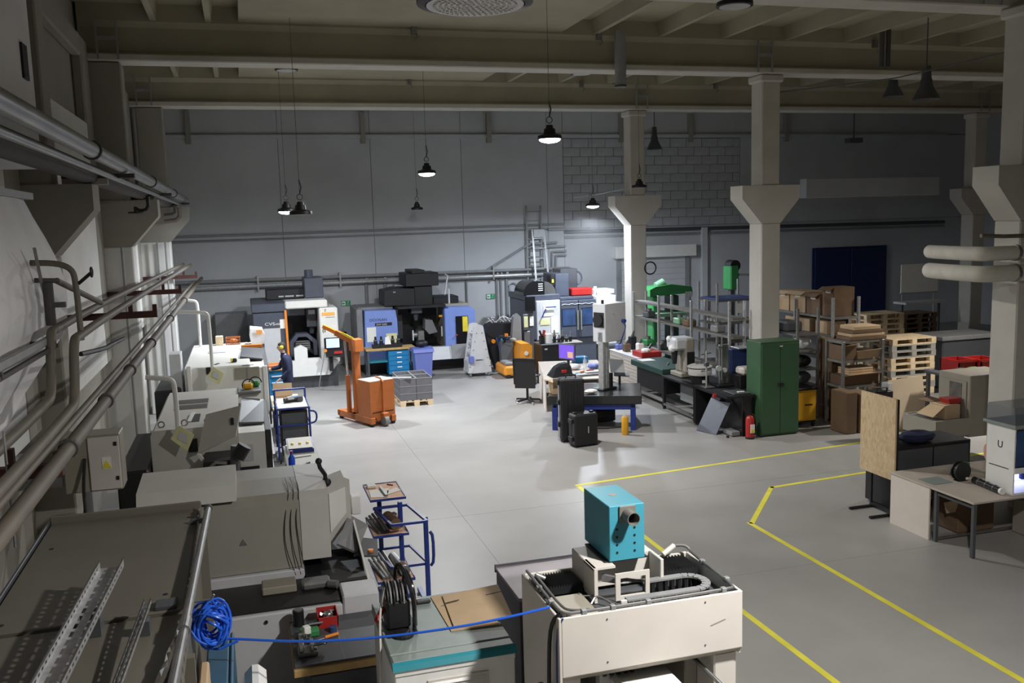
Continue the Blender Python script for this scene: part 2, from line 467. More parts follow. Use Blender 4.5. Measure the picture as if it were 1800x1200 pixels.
# ------------------------------------------------------------------ door, shutter, gates in the back wall
d = struct('door_1', B().box(12.55, 15.0, 29.40, 29.455, 0, 3.05), 'pale_grey')
for k in range(15):
    struct('slat', B().box(12.56, 14.99, 29.385, 29.40, .02 + k * .2, .205 + k * .2, .008), 'pale_grey', d)
struct('shutter_box', B().box(12.25, 15.3, 29.1, 29.46, 3.02, 3.44, .02), 'white', d)
struct('guide_rail', B().box(12.4, 12.55, 29.36, 29.46, 0, 3.02), 'pipe_wall', d)
struct('guide_rail', B().box(15.0, 15.15, 29.36, 29.46, 0, 3.02), 'pipe_wall', d)
d2 = struct('door_2', B().box(20.2, 23.4, 29.38, 29.455, 0, 3.1), 'dark_blue')
struct('leaf', B().box(20.25, 21.78, 29.33, 29.38, .03, 3.05, .01), 'dark_blue', d2)
struct('leaf', B().box(21.82, 23.35, 29.33, 29.38, .03, 3.05, .01), 'dark_blue', d2)
struct('trim_8', B().box(15.6, 15.85, 29.3, 29.46, 0, 4.0, .02), 'wall_paint')
struct('trim_9', B().box(16.9, 21.9, 25.0, 25.35, 4.85, 5.45, .02), 'wall_paint')

# ------------------------------------------------------------------ machine tools along the back wall
m = T('machining_centre', 'white and charcoal machining centre with an orange door strip and empty work chamber', 'machine', (1.25, 26.6, 0))
m.p('base', m.b().prism([(25.55, 0), (27.9, 0), (27.9, .5), (25.45, .5), (25.45, .42)], 'x', .18, 2.36), 'dark_grey')
m.p('left_cabinet', m.b().box(.17, 1.03, 25.4, 27.8, .5, 2.16, .02).box(.15, 1.03, 25.34, 27.8, 2.16, 2.39, .02), 'slate')
dr = m.box('cabinet_door', 'pale_grey', .43, .87, 25.375, 25.4, .62, 1.72, .01)
m.box('door_frame', 'dark_grey', .39, .91, 25.39, 25.402, .55, 1.76, .004)
m.p('top_beam', m.b().box(1.03, 2.16, 25.42, 26.2, 2.21, 2.42, .03), 'machine_white')
rc = m.p('control_column', m.b().box(1.92, 2.42, 25.38, 26.4, .75, 2.2, .03), 'machine_white')
m.p('right_side', m.b().box(1.95, 2.40, 26.4, 27.8, .5, 2.16, .02), 'machine_white')
m.p('chamber', m.b().box(1.04, 1.95, 27.3, 27.36, .6, 2.25).box(1.04, 1.08, 25.5, 27.3, .6, 2.25).box(1.9, 1.94, 26.4, 27.3, .6, 2.2).box(1.04, 1.95, 25.5, 27.3, .56, .6), 'dark_grey')
m.p('apron', m.b().prism([(1.1, .36), (2.12, .36), (2.42, .75), (1.95, .75), (1.88, .84), (1.55, .84), (1.55, 1.12), (1.38, 1.22), (1.2, 1.14), (1.2, .8), (1.12, .8)], 'y', 25.33, 25.5), 'white')
m.p('door_strip', m.b().prism([(1.02, .9), (1.075, .9), (1.055, 2.2), (1.00, 2.2)], 'y', 25.3, 25.4), 'bright_orange')
m.p('notice', m.b().box(.87, 1.0, 25.385, 25.398, 1.70, 1.95), 'paper')
m.p('trunnion', m.b().prism([(1.12, .85), (1.12, 1.25), (1.3, 1.47), (1.62, 1.47), (1.86, 1.25), (1.86, .85), (1.76, .85), (1.76, 1.2), (1.58, 1.38), (1.36, 1.38), (1.22, 1.2), (1.22, .85)], 'y', 25.9, 26.3), 'slate')
tb = m.p('work_table', m.b().box(1.27, 1.68, 26.0, 26.1, 1.0, 1.26, .01), 'dull_steel')
for k in range(4):
    m.p('slot', m.b().box(1.28, 1.67, 25.985, 26.0, 1.03 + k * .06, 1.05 + k * .06), 'black', tb)
sp = m.p('spindle_head', m.b().box(1.62, 1.9, 26.1, 26.9, 1.62, 2.14, .02).cyl((1.76, 26.3, 1.62), (1.76, 26.3, 1.42), .09, .06), 'dark_grey')
m.p('name_plate', m.b().box(1.68, 1.86, 26.09, 26.1, 1.98, 2.1), 'pale_grey', sp)
m.p('chip_conveyor_top', m.b().box(.58, 1.64, 26.6, 27.6, 2.39, 2.69, .02), 'black')
m.p('cooler', m.b().box(1.62, 2.14, 26.2, 27.2, 2.42, 2.99, .02).cyl((1.78, 26.6, 2.99), (1.78, 26.6, 3.2), .12), 'slate')
m.p('vent', m.b().box(.92, 1.06, 26.59, 26.6, 2.46, 2.5).box(1.1, 1.34, 26.59, 26.6, 2.46, 2.5).box(1.4, 1.6, 26.59, 26.6, 2.46, 2.5), 'pale_grey')
m.text('lettering', 'CVS', (.47, 25.395, 1.80), .115, 'white', sx=1.35)
m.text('lettering', '-400', (.72, 25.395, 1.80), .075, 'white', sx=1.1)
m.p('maker_badge', m.b().box(1.99, 2.34, 25.368, 25.38, 1.985, 2.075, .004), 'orange_print')
m.text('lettering', 'Z', (2.06, 25.378, 2.1), .09, 'ink')
m.p('badge_line', m.b().box(2.09, 2.34, 25.374, 25.38, 1.93, 1.945), 'pipe_wall')
pn = m.p('control_panel', m.b().box(1.98, 2.43, 24.93, 25.02, 1.08, 1.42, .02).prism([(24.80, .93), (25.02, .86), (25.02, 1.1), (24.9, 1.1)], 'x', 2.0, 2.46), 'gloss_black')
m.p('screen', m.b().box(2.03, 2.38, 24.92, 24.93, 1.15, 1.40), 'screen_blue', pn)
m.p('key', m.b().box(2.22, 2.44, 24.80, 24.86, .99, 1.06, .005), 'red', pn)
m.p('panel_arm', m.b().bar((2.2, 25.0, 1.0), (2.2, 25.4, 1.0), .08).box(2.1, 2.2, 25.0, 25.2, .5, .95, .01), 'black')
m.p('panel_cable', m.b().tube([(2.0, 24.95, 1.1), (1.93, 24.95, .8), (1.82, 25.0, .3), (1.78, 25.1, .02), (1.95, 24.95, .015), (2.6, 24.6, .015)], .012, 6, 2), 'pipe_wall')
m.p('emergency_stop', m.b().cyl((2.0, 24.9, 1.09), (2.0, 24.84, 1.09), .04), 'bright_orange')

m = T('machining_centre', 'blue and black machining centre with a tall black tower and open chamber', 'machine', (4.95, 27.8, 0))
m.p('base', m.b().prism([(27.0, 0), (28.8, 0), (28.8, .36), (26.86, .36)], 'x', 3.3, 6.6), 'black')
m.p('left_panel', m.b().prism([(3.3, .36), (4.30, .36), (4.28, 1.6), (4.24, 1.9), (3.34, 1.92)], 'y', 26.8, 27.4), 'blue_machine')
m.p('left_side', m.b().box(3.12, 3.3, 27.0, 28.7, .3, 1.96, .02).box(3.2, 4.25, 27.3, 28.6, 1.9, 1.98, .02), 'mid_grey')
m.p('right_column', m.b().prism([(5.8, .58), (6.62, .55), (6.64, 1.78), (6.52, 1.88), (5.86, 1.9), (5.76, 1.84)], 'y', 26.75, 27.3), 'blue_machine')
m.p('column_edge', m.b().box(5.70, 5.80, 26.74, 26.80, .6, 1.86, .02), 'blue_machine')
m.p('right_side', m.b().box(5.8, 6.6, 27.3, 28.7, .36, 1.95, .05), 'grey_beige')
m.p('chamber', m.b().box(4.28, 5.75, 28.2, 28.3, .3, 2.0).box(4.28, 4.34, 27.0, 28.2, .3, 1.95).box(4.3, 5.8, 27.0, 28.2, 1.9, 1.97).box(4.3, 5.75, 27.0, 28.2, .62, .66), 'black')
m.p('inner_door', m.b().box(4.4, 4.62, 27.9, 27.95, .9, 1.65, .01), 'dark_grey')
m.p('apron', m.b().prism([(26.62, .36), (26.95, .36), (26.95, .73), (26.74, .73)], 'x', 4.3, 6.1), 'pale_grey')
m.p('apron_cover', m.b().prism([(26.58, .36), (26.75, .36), (26.8, .78), (26.7, .78)], 'x', 5.86, 6.5), 'mid_grey')
wn = m.p('cabinet_window', m.b().box(6.03, 6.42, 26.73, 26.75, .72, 1.62, .01), 'gloss_black')
m.p('yellow_plate', m.b().box(6.24, 6.40, 26.72, 26.73, 1.15, 1.6), 'yellow', wn)
m.p('red_knob', m.b().cyl((6.38, 26.73, 1.12), (6.38, 26.68, 1.12), .03).cyl((6.05, 26.73, 1.06), (6.05, 26.68, 1.06), .025), 'red', wn)
m.p('tower', m.b().box(4.66, 5.68, 27.3, 28.5, 2.53, 2.93, .02).box(4.86, 5.26, 27.3, 28.5, 2.93, 3.02, .01).box(4.92, 5.48, 27.35, 28.4, 1.95, 2.53, .02), 'black')
m.p('tool_magazine', m.b().prism([(3.98, 2.0), (4.90, 1.98), (4.90, 2.48), (4.36, 2.50), (4.2, 2.46), (4.0, 2.43)], 'y', 27.2, 28.4), 'black')
m.p('magazine_lights', m.b().box(4.26, 4.33, 27.19, 27.2, 2.38, 2.42), 'pipe_wall')
m.p('top_guard', m.b().box(5.52, 6.32, 27.5, 28.4, 1.93, 2.17, .02), 'black')
m.p('spindle', m.b().box(4.78, 5.12, 27.2, 27.8, 1.72, 1.92, .02).cyl((4.95, 27.4, 1.72), (4.95, 27.4, 1.5), .1, .05), 'dark_grey')
m.p('rotary_table', m.b().box(4.95, 5.16, 27.2, 27.6, .8, 1.2, .02).cyl((4.95, 27.4, 1.05), (4.8, 27.4, 1.05), .1), 'dull_steel')
m.p('swing_guard', m.b().prism([(5.22, 1.2), (5.34, 1.05), (5.6, 1.1), (5.45, 1.48), (5.24, 1.5)], 'y', 27.4, 27.9), 'mid_grey')
m.p('handle', m.b().bar((4.76, 26.95, .95), (4.76, 26.95, 1.25), .035), 'pale_grey')
m.p('handle', m.b().bar((5.64, 26.95, 1.02), (5.64, 26.95, 1.32), .035), 'pale_grey')
m.p('signal_lamp', m.b().box(5.58, 5.68, 27.0, 27.05, 1.6, 1.66), 'amber')
m.p('mast', m.b().tube([(6.02, 27.5, 1.9), (6.02, 27.5, 2.4)], .03).tube([(5.95, 27.8, 2.2), (6.15, 28.2, 2.75), (6.1, 28.3, 2.8)], .03, 8), 'pale_grey')
m.text('lettering', 'DOOSAN', (3.46, 26.798, 1.60), .115, 'ink', sx=1.05)
m.p('model_badge', m.b().box(3.62, 4.12, 26.79, 26.8, 1.46, 1.55, .002), 'ink')
m.text('lettering', 'DVF 5000', (3.66, 26.79, 1.475), .075, 'pale_grey')
m.p('notice', m.b().box(3.37, 3.64, 26.788, 26.8, 1.0, 1.43), 'paper')
m.p('notice', m.b().box(3.93, 4.25, 26.788, 26.8, .93, 1.22), 'yellow_paper')

m = T('machining_centre', 'dark blue machining centre with twin windowed doors, red box on top', 'machine', (9.4, 27.2, 0))
m.p('base', m.b().box(8.42, 10.36, 26.25, 28.3, .02, .82, .02), 'slate')
m.p('plinth', m.b().box(8.5, 10.3, 26.3, 28.2, 0, .03), 'black')
m.p('left_panel', m.b().box(8.40, 9.17, 26.18, 28.2, .8, 2.0, .02), 'pale_grey')
m.p('left_trim', m.b().box(8.16, 8.42, 26.2, 28.2, .82, 2.0, .02), 'slate')
for k in range(2):
    x0 = 9.18 + k * .58
    dd = m.p('door', m.b().box(x0, x0 + .56, 26.15, 26.3, .82, 1.96, .015), 'slate')
    wx = 9.22 if k == 0 else 9.86
    m.p('window_frame', m.b().box(wx - .02, wx + .43, 26.14, 26.15, 1.18, 1.72), 'black', dd)
    m.p('window', m.b().box(wx, wx + .41, 26.13, 26.14, 1.2, 1.70), 'blue_glass', dd)
    hx = 9.69 if k == 0 else 9.8
    m.p('handle', m.b().bar((hx, 26.08, 1.06), (hx, 26.08, 1.66), .045).bar((hx, 26.08, 1.1), (hx, 26.16, 1.1), .03).bar((hx, 26.08, 1.62), (hx, 26.16, 1.62), .03), 'chrome', dd)
m.p('body', m.b().box(9.17, 10.33, 26.3, 28.2, .82, 1.96, .01), 'slate')
m.p('right_column', m.b().box(10.34, 10.98, 26.1, 28.0, .55, 2.06, .03), 'white')
m.p('top_slab', m.b().box(8.12, 9.2, 26.25, 28.2, 2.0, 2.17, .02).box(9.2, 10.3, 26.3, 28.2, 1.96, 2.06, .02), 'slate')
m.p('hood', m.b().prism([(8.05 + .36 - .36 * math.cos(a), 2.17 + .42 * math.sin(a)) for a in (PI * k / 14 for k in range(8))] + [(8.72, 2.56), (8.72, 2.17)], 'y', 26.3, 27.3), 'gloss_black')
for k in range(4):
    m.p('hood_slot', m.b().box(8.52, 8.66, 26.28, 26.3, 2.29 + .065 * k, 2.315 + .065 * k, 0), 'white')
m.p('hood_end', m.b().prism([(8.72, 2.17), (8.72, 2.56), (8.86, 2.54), (9.0, 2.44), (9.08, 2.3), (9.1, 2.17)], 'y', 26.35, 27.3), 'steel')
m.p('spindle_tower', m.b().box(9.18, 9.62, 26.6, 27.8, 2.06, 2.76, .02), 'slate')
m.p('tower_label', m.b().box(9.03, 9.16, 26.6, 27.0, 2.4, 2.74, .01), 'black')
m.p('drive_box', m.b().box(9.56, 10.12, 27.2, 28.0, 2.06, 2.87, .02), 'dark_grey')
m.p('cable_loop', m.b().torus((10.12, 27.4, 2.55), .22, .03, 'y', 16, 8, -1.2, 1.6), 'slate')
m.p('warning_mark', m.b().box(9.06, 9.12, 26.585, 26.6, 2.5, 2.6), 'yellow')
m.p('signal_light', m.b().cyl((10.4, 26.4, 2.06), (10.4, 26.4, 2.2), .015).cyl((10.4, 26.4, 2.2), (10.4, 26.4, 2.33), .045), 'lime')
m.p('wave_trim', m.b().tube([(9.2 + .11 * k, 26.14, 1.84 + (.025 if k % 2 else -.01)) for k in range(11)], .01, 6, 1), 'pale_grey')
m.p('notice', m.b().box(8.62, 8.95, 26.165, 26.18, 1.52, 1.84), 'paper')
m.p('notice', m.b().box(8.52, 8.82, 26.165, 26.18, 1.26, 1.44), 'yellow_paper')
m.p('notice', m.b().box(8.86, 9.1, 26.165, 26.18, 1.0, 1.5), 'paper')
m.p('bracket', m.b().bar((8.55, 26.1, 1.5), (8.68, 26.1, 1.75), .03).bar((8.68, 26.1, 1.8), (9.0, 26.1, 1.8), .03), 'blue_steel')
solo('transport_case', B().box(9.66, 10.34, 26.45, 26.9, 2.065, 2.3, .03), 'red', 'bright red box lying on top of the dark blue machining centre', 'case')
solo('machine_cover', B().box(10.5, 11.1, 26.5, 27.2, 2.062, 2.22, .03), 'white', 'white cover box on the right top of the dark blue machine', 'box')
t = T('terminal_stand', 'dark terminal post with a monitor and document frames, left of the dark machine', 'stand', (8.08, 25.9, 0))
t.box('post', 'dark_grey', 8.0, 8.2, 25.85, 25.98, 0, 1.8)
t.box('monitor', 'gloss_black', 7.92, 8.24, 25.75, 25.84, 1.74, 2.17, .01)
t.box('document_frame', 'steel', 7.86, 8.0, 25.74, 25.80, 1.2, 1.66, .005)
t.box('document', 'yellow_paper', 7.87, 7.99, 25.73, 25.74, 1.28, 1.6, 0)
t.box('document', 'paper', 8.08, 8.2, 25.83, 25.85, 1.3, 1.58, 0)
t.box('document_frame', 'dull_steel', 7.88, 8.06, 25.78, 25.82, .75, 1.15, .005)
t.box('foot', 'black', 7.8, 8.3, 25.7, 26.15, 0, .04)

# bench with blue drawers in front of the blue machine
t = T('workbench', 'workbench with a blue four-drawer unit, below the blue machine front', 'workbench', (3.9, 26.3, 0))
t.box('bench_top', 'table_wood', 3.22, 4.64, 25.98, 26.56, .83, .89, .008)
for x in (3.28, 4.58):
    for y in (26.03, 26.5): t.p('leg', t.b().bar((x, y, 0), (x, y, .83), .05), 'dark_grey')
ca = t.box('drawer_unit', 'bench_blue', 3.86, 4.46, 26.03, 26.5, .12, .8)
for k in range(4):
    z = .66 - k * .14
    dq = t.box('drawer', 'bench_blue', 3.88, 4.44, 26.01, 26.03, z - .005, z + .125, .004, ca)
for k in range(4):
    z = .66 - k * .14
    t.box('handle', 'white', 4.1, 4.24, 25.99, 26.012, z + .07, z + .1, .004, ca)
t.box('shelf', 'teal_edge', 3.3, 3.84, 26.05, 26.5, .48, .52)
t = T('tool_rack', 'black rack of five tool holders on the blue-drawer workbench', 'rack', (3.85, 26.2, .89))
t.box('tray', 'black', 3.44, 4.28, 26.08, 26.42, .892, .99)
for k in range(5):
    x = 3.53 + k * .165
    h = t.p('tool_holder', t.b().cyl((x, 26.2, .99), (x, 26.2, 1.12), .055, .05).cyl((x, 26.2, 1.12), (x, 26.2, 1.22), .035, .03), 'black')
    t.p('collar', t.b().cyl((x, 26.2, 1.10), (x, 26.2, 1.125), .06), 'dull_steel', h)
solo('paper_bag', B().slab([(3.78, 26.09, .992), (3.96, 26.09, .992), (3.9, 26.12, 1.24), (3.8, 26.12, 1.2)], .01), 'paper', 'crumpled white paper leaning on the tool holder rack', 'paper')
def wheelie_bin(x, y, label, h=.9):
    t = T('wheeled_bin', label, 'bin', (x, y, 0), 'blue wheeled bins')
    t.p('body', t.b().loft([[(x - .21, y - .22, .04), (x + .21, y - .22, .04), (x + .21, y + .22, .04), (x - .21, y + .22, .04)],
                            [(x - .26, y - .28, h - .1), (x + .26, y - .28, h - .1), (x + .26, y + .28, h - .1), (x - .26, y + .28, h - .1)]]), 'blue_bin')
    t.p('lid', t.b().prism([(y - .31, h - .1), (y + .31, h - .1), (y + .31, h - .02), (y + .1, h + .03), (y - .28, h - .01)], 'x', x - .29, x + .29), 'blue_bin')
    for s in (-1, 1): t.p('wheel', t.b().cyl((x + s * .2, y + .24, .09), (x + s * .25, y + .24, .09), .09), 'rubber')
    t.p('handle', t.b().bar((x - .2, y + .33, h - .06), (x + .2, y + .33, h - .06), .03), 'blue_bin')
    return t
wheelie_bin(4.72, 25.4, 'blue wheeled bin with a black bag on its lid, beside the workbench', .92)
solo('rubbish_bag', B().ball((4.72, 25.38, 1.052), .16, (1.1, .9, .62)), 'black', 'small black bag lying on the blue bin lid', 'bag', smooth=True)
wheelie_bin(7.70, 27.0, 'darker blue bin behind the orange pallet truck', .96)

# tool trolley, A-shaped
t = T('tool_trolley', 'pale grey A-shaped tool trolley on castors in front of the blue machine', 'trolley', (6.35, 25.5, 0))
for s in (-1, 1):
    y = 25.2 if s < 0 else 25.78
    fr = t.p('frame', t.b().prism([(6.0, .12), (6.12, .12), (6.24, .5), (6.46, .5), (6.58, .12), (6.70, .12), (6.48, 1.46), (6.40, 1.5), (6.28, 1.5), (6.2, 1.46)], 'y', y, y + .03), 'pale_grey')
    for k in range(5):
        t.p('bolt', t.b().cyl((6.06 + k * .055, y - .01, .3 + k * .24), (6.06 + k * .055, y, .3 + k * .24), .014, n=6).cyl((6.64 - k * .05, y - .01, .3 + k * .24), (6.64 - k * .05, y, .3 + k * .24), .014, n=6), 'black', fr)
for k in range(4):
    z = .34 + k * .28; f = .30 - k * .055
    t.p('shelf', t.b().prism([(6.35 - f, z), (6.35 - f + .1, z - .03), (6.35 + f - .1, z - .03), (6.35 + f, z), (6.35 + f, z + .05), (6.35 - f, z + .05)], 'y', 25.23, 25.78), 'pale_grey')
t.box('bottom_tray', 'pale_grey', 6.02, 6.68, 25.22, 25.8, .10, .46)
for x in (6.08, 6.62):
    for y in (25.28, 25.74): t.p('castor', t.b().cyl((x - .02, y, .06), (x + .02, y, .06), .06).bar((x, y, .06), (x, y, .13), .03), 'mid_grey')
t.p('blue_box', t.b().box(6.02, 6.16, 25.1, 25.2, .42, .62, .01), 'blue_bin')
t.p('tool_holder', t.b().cyl((6.36, 25.3, .72), (6.36, 25.3, .9), .06, .03).cyl((6.36, 25.3, .9), (6.36, 25.3, 1.0), .03), 'dull_steel')
# chip conveyor with cables
t = T('chip_conveyor', 'black chip conveyor with a raised head and tangled pale cables', 'conveyor', (7.2, 26.4, 0))
t.p('head', t.b().prism([(6.78, 1.12), (6.86, 1.34), (6.98, 1.42), (7.66, 1.38), (7.66, 1.0), (7.02, .98)], 'y', 26.1, 26.6), 'black')
t.p('incline', t.b().prism([(6.78, 1.12), (7.1, 1.0), (7.2, .5), (7.36, 0), (7.12, 0), (6.98, .4)], 'y', 26.12, 26.55), 'black')
b = t.b()
for k in range(9):
    a = random.random() * 6; x = 7.3 + .28 * math.cos(a); z = 1.47 + .06 * random.random()
    b.tube([(x, 26.2, z - .06), (x + random.uniform(-.2, .2), 26.15, z + .12), (x + random.uniform(-.25, .25), 26.25, z + .05), (x + random.uniform(-.3, .3), 26.3, 1.42)], .012, 5, 2)
t.p('cable_tangle', b, 'pale_grey')['kind'] = 'stuff'
t.p('beacon', t.b().cyl((7.0, 26.09, .88), (7.0, 26.02, .88), .06), 'bright_orange')
t.p('coolant_hose', t.b().tube([(7.25, 26.05, .95), (7.3, 26.02, .5), (7.34, 26.04, .1)], .025), 'teal')

# pallet truck
t = T('pallet_truck', 'orange and grey ride-on pallet truck parked before the back wall', 'truck', (7.3, 25.0, 0))
t.p('base', t.b().box(6.88, 7.72, 24.5, 25.5, .06, .36, .06), 'truck_orange')
t.p('body', t.b().prism([(7.36, .36), (7.74, .36), (7.75, .88), (7.66, .95), (7.42, .95)], 'y', 24.6, 25.4), 'truck_orange')
t.p('seat', t.b().box(6.92, 7.34, 24.55, 25.1, .36, .46, .03), 'mid_grey')
t.p('seat_back', t.b().prism([(25.1, .4), (25.34, .4), (25.38, .92), (25.22, 1.0)], 'x', 6.98, 7.32), 'dark_grey')
t.p('mast', t.b().prism([(7.36, .3), (7.74, .3), (7.72, 1.62), (7.62, 1.72), (7.5, 1.62)], 'y', 25.55, 25.75), 'mid_grey')
t.p('steering_wheel', t.b().torus((7.08, 25.0, 1.14), .17, .025, 'z').bar((6.92, 25, 1.13), (7.24, 25, 1.13), .03).cyl((7.08, 25, 1.13), (7.12, 25.3, .9), .03), 'black')
t.p('beacon', t.b().cyl((7.1, 24.98, 1.15), (7.1, 24.98, 1.22), .05), 'bright_orange')
t.p('emblem', t.b().cyl((7.55, 24.55, .68), (7.55, 24.535, .68), .06, n=20), 'white')
t.p('wheel', t.b().cyl((7.0, 24.52, .07), (7.0, 24.62, .07), .07).cyl((7.6, 24.52, .07), (7.6, 24.62, .07), .07), 'rubber')
t.p('cushion', t.b().ball((7.38, 25.3, .98), .12, (1, .8, .6), 8), 'grey_beige')

# pallet with crates
def pallet_parts(t, x0, y0, z0, m='wood', lx=.8, ly=1.2, face='y'):
    """a four-way pallet: boards, stringer blocks, runners"""
    nb = 5
    for k in range(nb):
        if face == 'y':
            wd = .145 if k % 2 == 0 else .10; xx_ = x0 + (lx - .145) * k / (nb - 1) if k % 2 == 0 else x0 + (lx - .10) * k / (nb - 1)
            t.p('top_board', t.b().box(xx_, xx_ + wd, y0, y0 + ly, z0 + .122, z0 + .144), m)
        else:
            yy_ = y0 + (ly - .145) * k / (nb - 1)
            t.p('top_board', t.b().box(x0, x0 + lx, yy_, yy_ + .15, z0 + .122, z0 + .144), m)
    for i in range(3):
        for j in range(3):
            bx, by = x0 + (lx - .13) * i / 2, y0 + (ly - .13) * j / 2
            t.p('block', t.b().box(bx, bx + .13, by, by + .13, z0 + .022, z0 + .1), m)
    for i in range(3):
        if face == 'y':
            by = y0 + (ly - .13) * i / 2; t.p('stringer', t.b().box(x0, x0 + lx, by, by + .13, z0 + .1, z0 + .122), m)
            bx = x0 + (lx - .12) * i / 2; t.p('runner', t.b().box(bx, bx + .12, y0, y0 + ly, z0, z0 + .022), m)
        else:
            bx = x0 + (lx - .13) * i / 2; t.p('stringer', t.b().box(bx, bx + .13, y0, y0 + ly, z0 + .1, z0 + .122), m)
            by = y0 + (ly - .12) * i / 2; t.p('runner', t.b().box(x0, x0 + lx, by, by + .12, z0, z0 + .022), m)
def pallet(x0, y0, z0, label, m='wood', lx=.8, ly=1.2, face='y', group='wooden pallets'):
    t = T('wooden_pallet', label, 'pallet', (x0 + lx / 2, y0 + ly / 2, z0), group)
    pallet_parts(t, x0, y0, z0, m, lx, ly, face)
    return t
pallet(3.47, 21.75, 0, 'wooden pallet under the grey plastic crates', 'wood')
first = None
for lv in range(3):
    for i in range(2):
        for j in range(2):
            lab = '%s crate, %s %s of the grey stack on the pallet' % (('Bottom', 'Middle', 'Top')[lv].lower() + ' grey', ('front', 'back')[j], ('left', 'right')[i])
            lab = lab.replace('crate', 'plastic crate')
            cx, cy, cz = 3.67 + i * .4, 22.05 + j * .6, .1445 + lv * .182
            if first is None:
                t = T('plastic_crate', lab, 'crate', (cx, cy, cz), 'grey plastic crates on the pallet'); first = t
                b = t.b(); z = cz
                b.box(cx - .19, cx + .19, cy - .29, cy + .29, z, z + .012)
                b.box(cx - .195, cx - .18, cy - .295, cy + .295, z, z + .175).box(cx + .18, cx + .195, cy - .295, cy + .295, z, z + .175)
                b.box(cx - .18, cx + .18, cy - .295, cy - .28, z, z + .175).box(cx - .18, cx + .18, cy + .28, cy + .295, z, z + .175)
                t.p('tub', b, 'grey_crate')
                t.p('rim', t.b().box(cx - .198, cx + .198, cy - .3, cy - .278, z + .158, z + .18).box(cx - .198, cx + .198, cy + .278, cy + .3, z + .158, z + .18).box(cx - .198, cx - .178, cy - .28, cy + .28, z + .158, z + .18).box(cx + .178, cx + .198, cy - .28, cy + .28, z + .158, z + .18), 'mid_grey')
                for d_ in (-.1, .1): t.p('divider', t.b().box(cx - .18, cx + .18, cy + d_ - .004, cy + d_ + .004, z + .012, z + .14), 'grey_crate')
                t.p('divider', t.b().box(cx - .004, cx + .004, cy - .28, cy + .28, z + .012, z + .13), 'grey_crate')
            else:
                dup(first.o, (cx, cy, cz), 0, lab)
solo('metal_rail', B().bar((3.0, 21.9, .74), (3.75, 21.72, .72), .05, .03), 'pale_grey', 'pale metal rail lying across the grey crates', 'rail')

# orange floor crane; built square, then turned
def crane():
    t = T('floor_crane', 'orange counterbalanced floor crane with its boom raised to the left', 'crane', (0, 0, 0))
    bd = t.p('counterweight_box', t.b().prism([(0, .2), (.12, .2), (.16, .12), (.46, .12), (.5, .2), (.62, .2), (.62, 1.0), (0, 1.0)], 'y', .02, .56), 'orange')
    t.box('box_lid', 'pale_grey', .01, .61, .03, .55, 1.0, 1.015, .004)
    t.box('front_seam', 'black', .04, .58, .012, .022, .30, .32, 0, bd)
    t.box('side_leg', 'orange', -.01, .10, .0, 1.5, .06, .20)
    t.box('side_leg', 'orange', .52, .63, .0, 1.5, .06, .20)
    t.box('cross_beam', 'orange', -.01, .63, 1.4, 1.52, .07, .19)
    t.box('cross_beam', 'orange', -.01, .63, .72, .9, .07, .2)
    t.p('mast', t.b().box(.05, .20, .72, .86, .2, 1.75, .01), 'orange')
    t.p('mast_head', t.b().prism([(.60, 1.62), (.9, 1.62), (.92, 1.82), (.8, 1.9), (.62, 1.88)], 'x', .03, .23), 'orange')
    t.p('boom', t.b().bar((.13, .74, 1.80), (-.15, 1.14, 2.03), .1, .12), 'orange')
    t.p('boom_extension', t.b().bar((-.13, 1.11, 2.02), (-.33, 1.38, 2.17), .07, .08), 'bright_orange')
    t.p('boom_label', t.b().bar((.06, .76, 1.90), (-.10, .98, 2.03), .015, .05), 'yellow')
    t.p('ram', t.b().cyl((.02, 1.0, .2), (.02, 1.0, 1.05), .055), 'orange')
    t.p('ram_rod', t.b().cyl((.02, 1.0, 1.05), (-.03, .98, 1.92), .025), 'chrome')
    t.p('hook', t.b().torus((-.32, 1.37, 2.06), .05, .012, 'x', 12, 6, -1, 3.6), 'dull_steel')
    t.p('steering_bar', t.b().tube([(.31, .0, .25), (.31, -.02, .98), (.29, .05, 1.06), (.2, .1, 1.1)], .022), 'orange')
    fk = t.p('steering_fork', t.b().box(.24, .38, -.12, .06, .2, .3, .01), 'orange')
    t.p('steering_wheel', t.b().cyl((.26, -.05, .12), (.36, -.05, .12), .12, n=18), 'mid_grey')
    for x in (.04, .58):
        t.p('roller', t.b().cyl((x - .03, 1.42, .055), (x + .03, 1.42, .055), .055), 'rubber')
        t.p('roller', t.b().cyl((x - .03, .06, .055), (x + .03, .06, .055), .055), 'rubber')
    t.o.location = (2.5, 19.78, 0); t.o.rotation_euler = (0, 0, math.radians(23))
crane()

# ------------------------------------------------------------------ middle of the hall: desk, chair, measuring corner
def bottle(x, y, z, m, label, r=.035, h=.24, capm='white'):
    t = T('bottle', label, 'bottle', (x, y, z))
    t.p('body', t.b().lathe((x, y, z), [(r, 0), (r, h * .62), (r * .4, h * .8), (r * .38, h * .9)], 12), m, smooth=True)
    t.p('cap', t.b().cyl((x, y, z + h * .9), (x, y, z + h), r * .45), capm)
    return t
t = T('tool_cabinet', 'low black tool cabinet with cups and tool holders, before the dark blue machine', 'cabinet', (8.2, 24.3, 0))
t.box('body', 'black', 7.84, 8.78, 24.0, 24.65, .05, .94, .01)
t.box('top', 'dark_grey', 7.81, 8.82, 23.96, 24.68, .94, .98, .008)
t.box('round_end', 'grey_beige', 8.5, 9.05, 23.98, 24.5, .955, .985, .01)
t.box('plinth', 'rubber', 7.88, 8.74, 24.05, 24.6, 0, .05)
t.box('label_plate', 'pale_grey', 7.92, 8.0, 23.99, 24.0, .82, .86, .002)
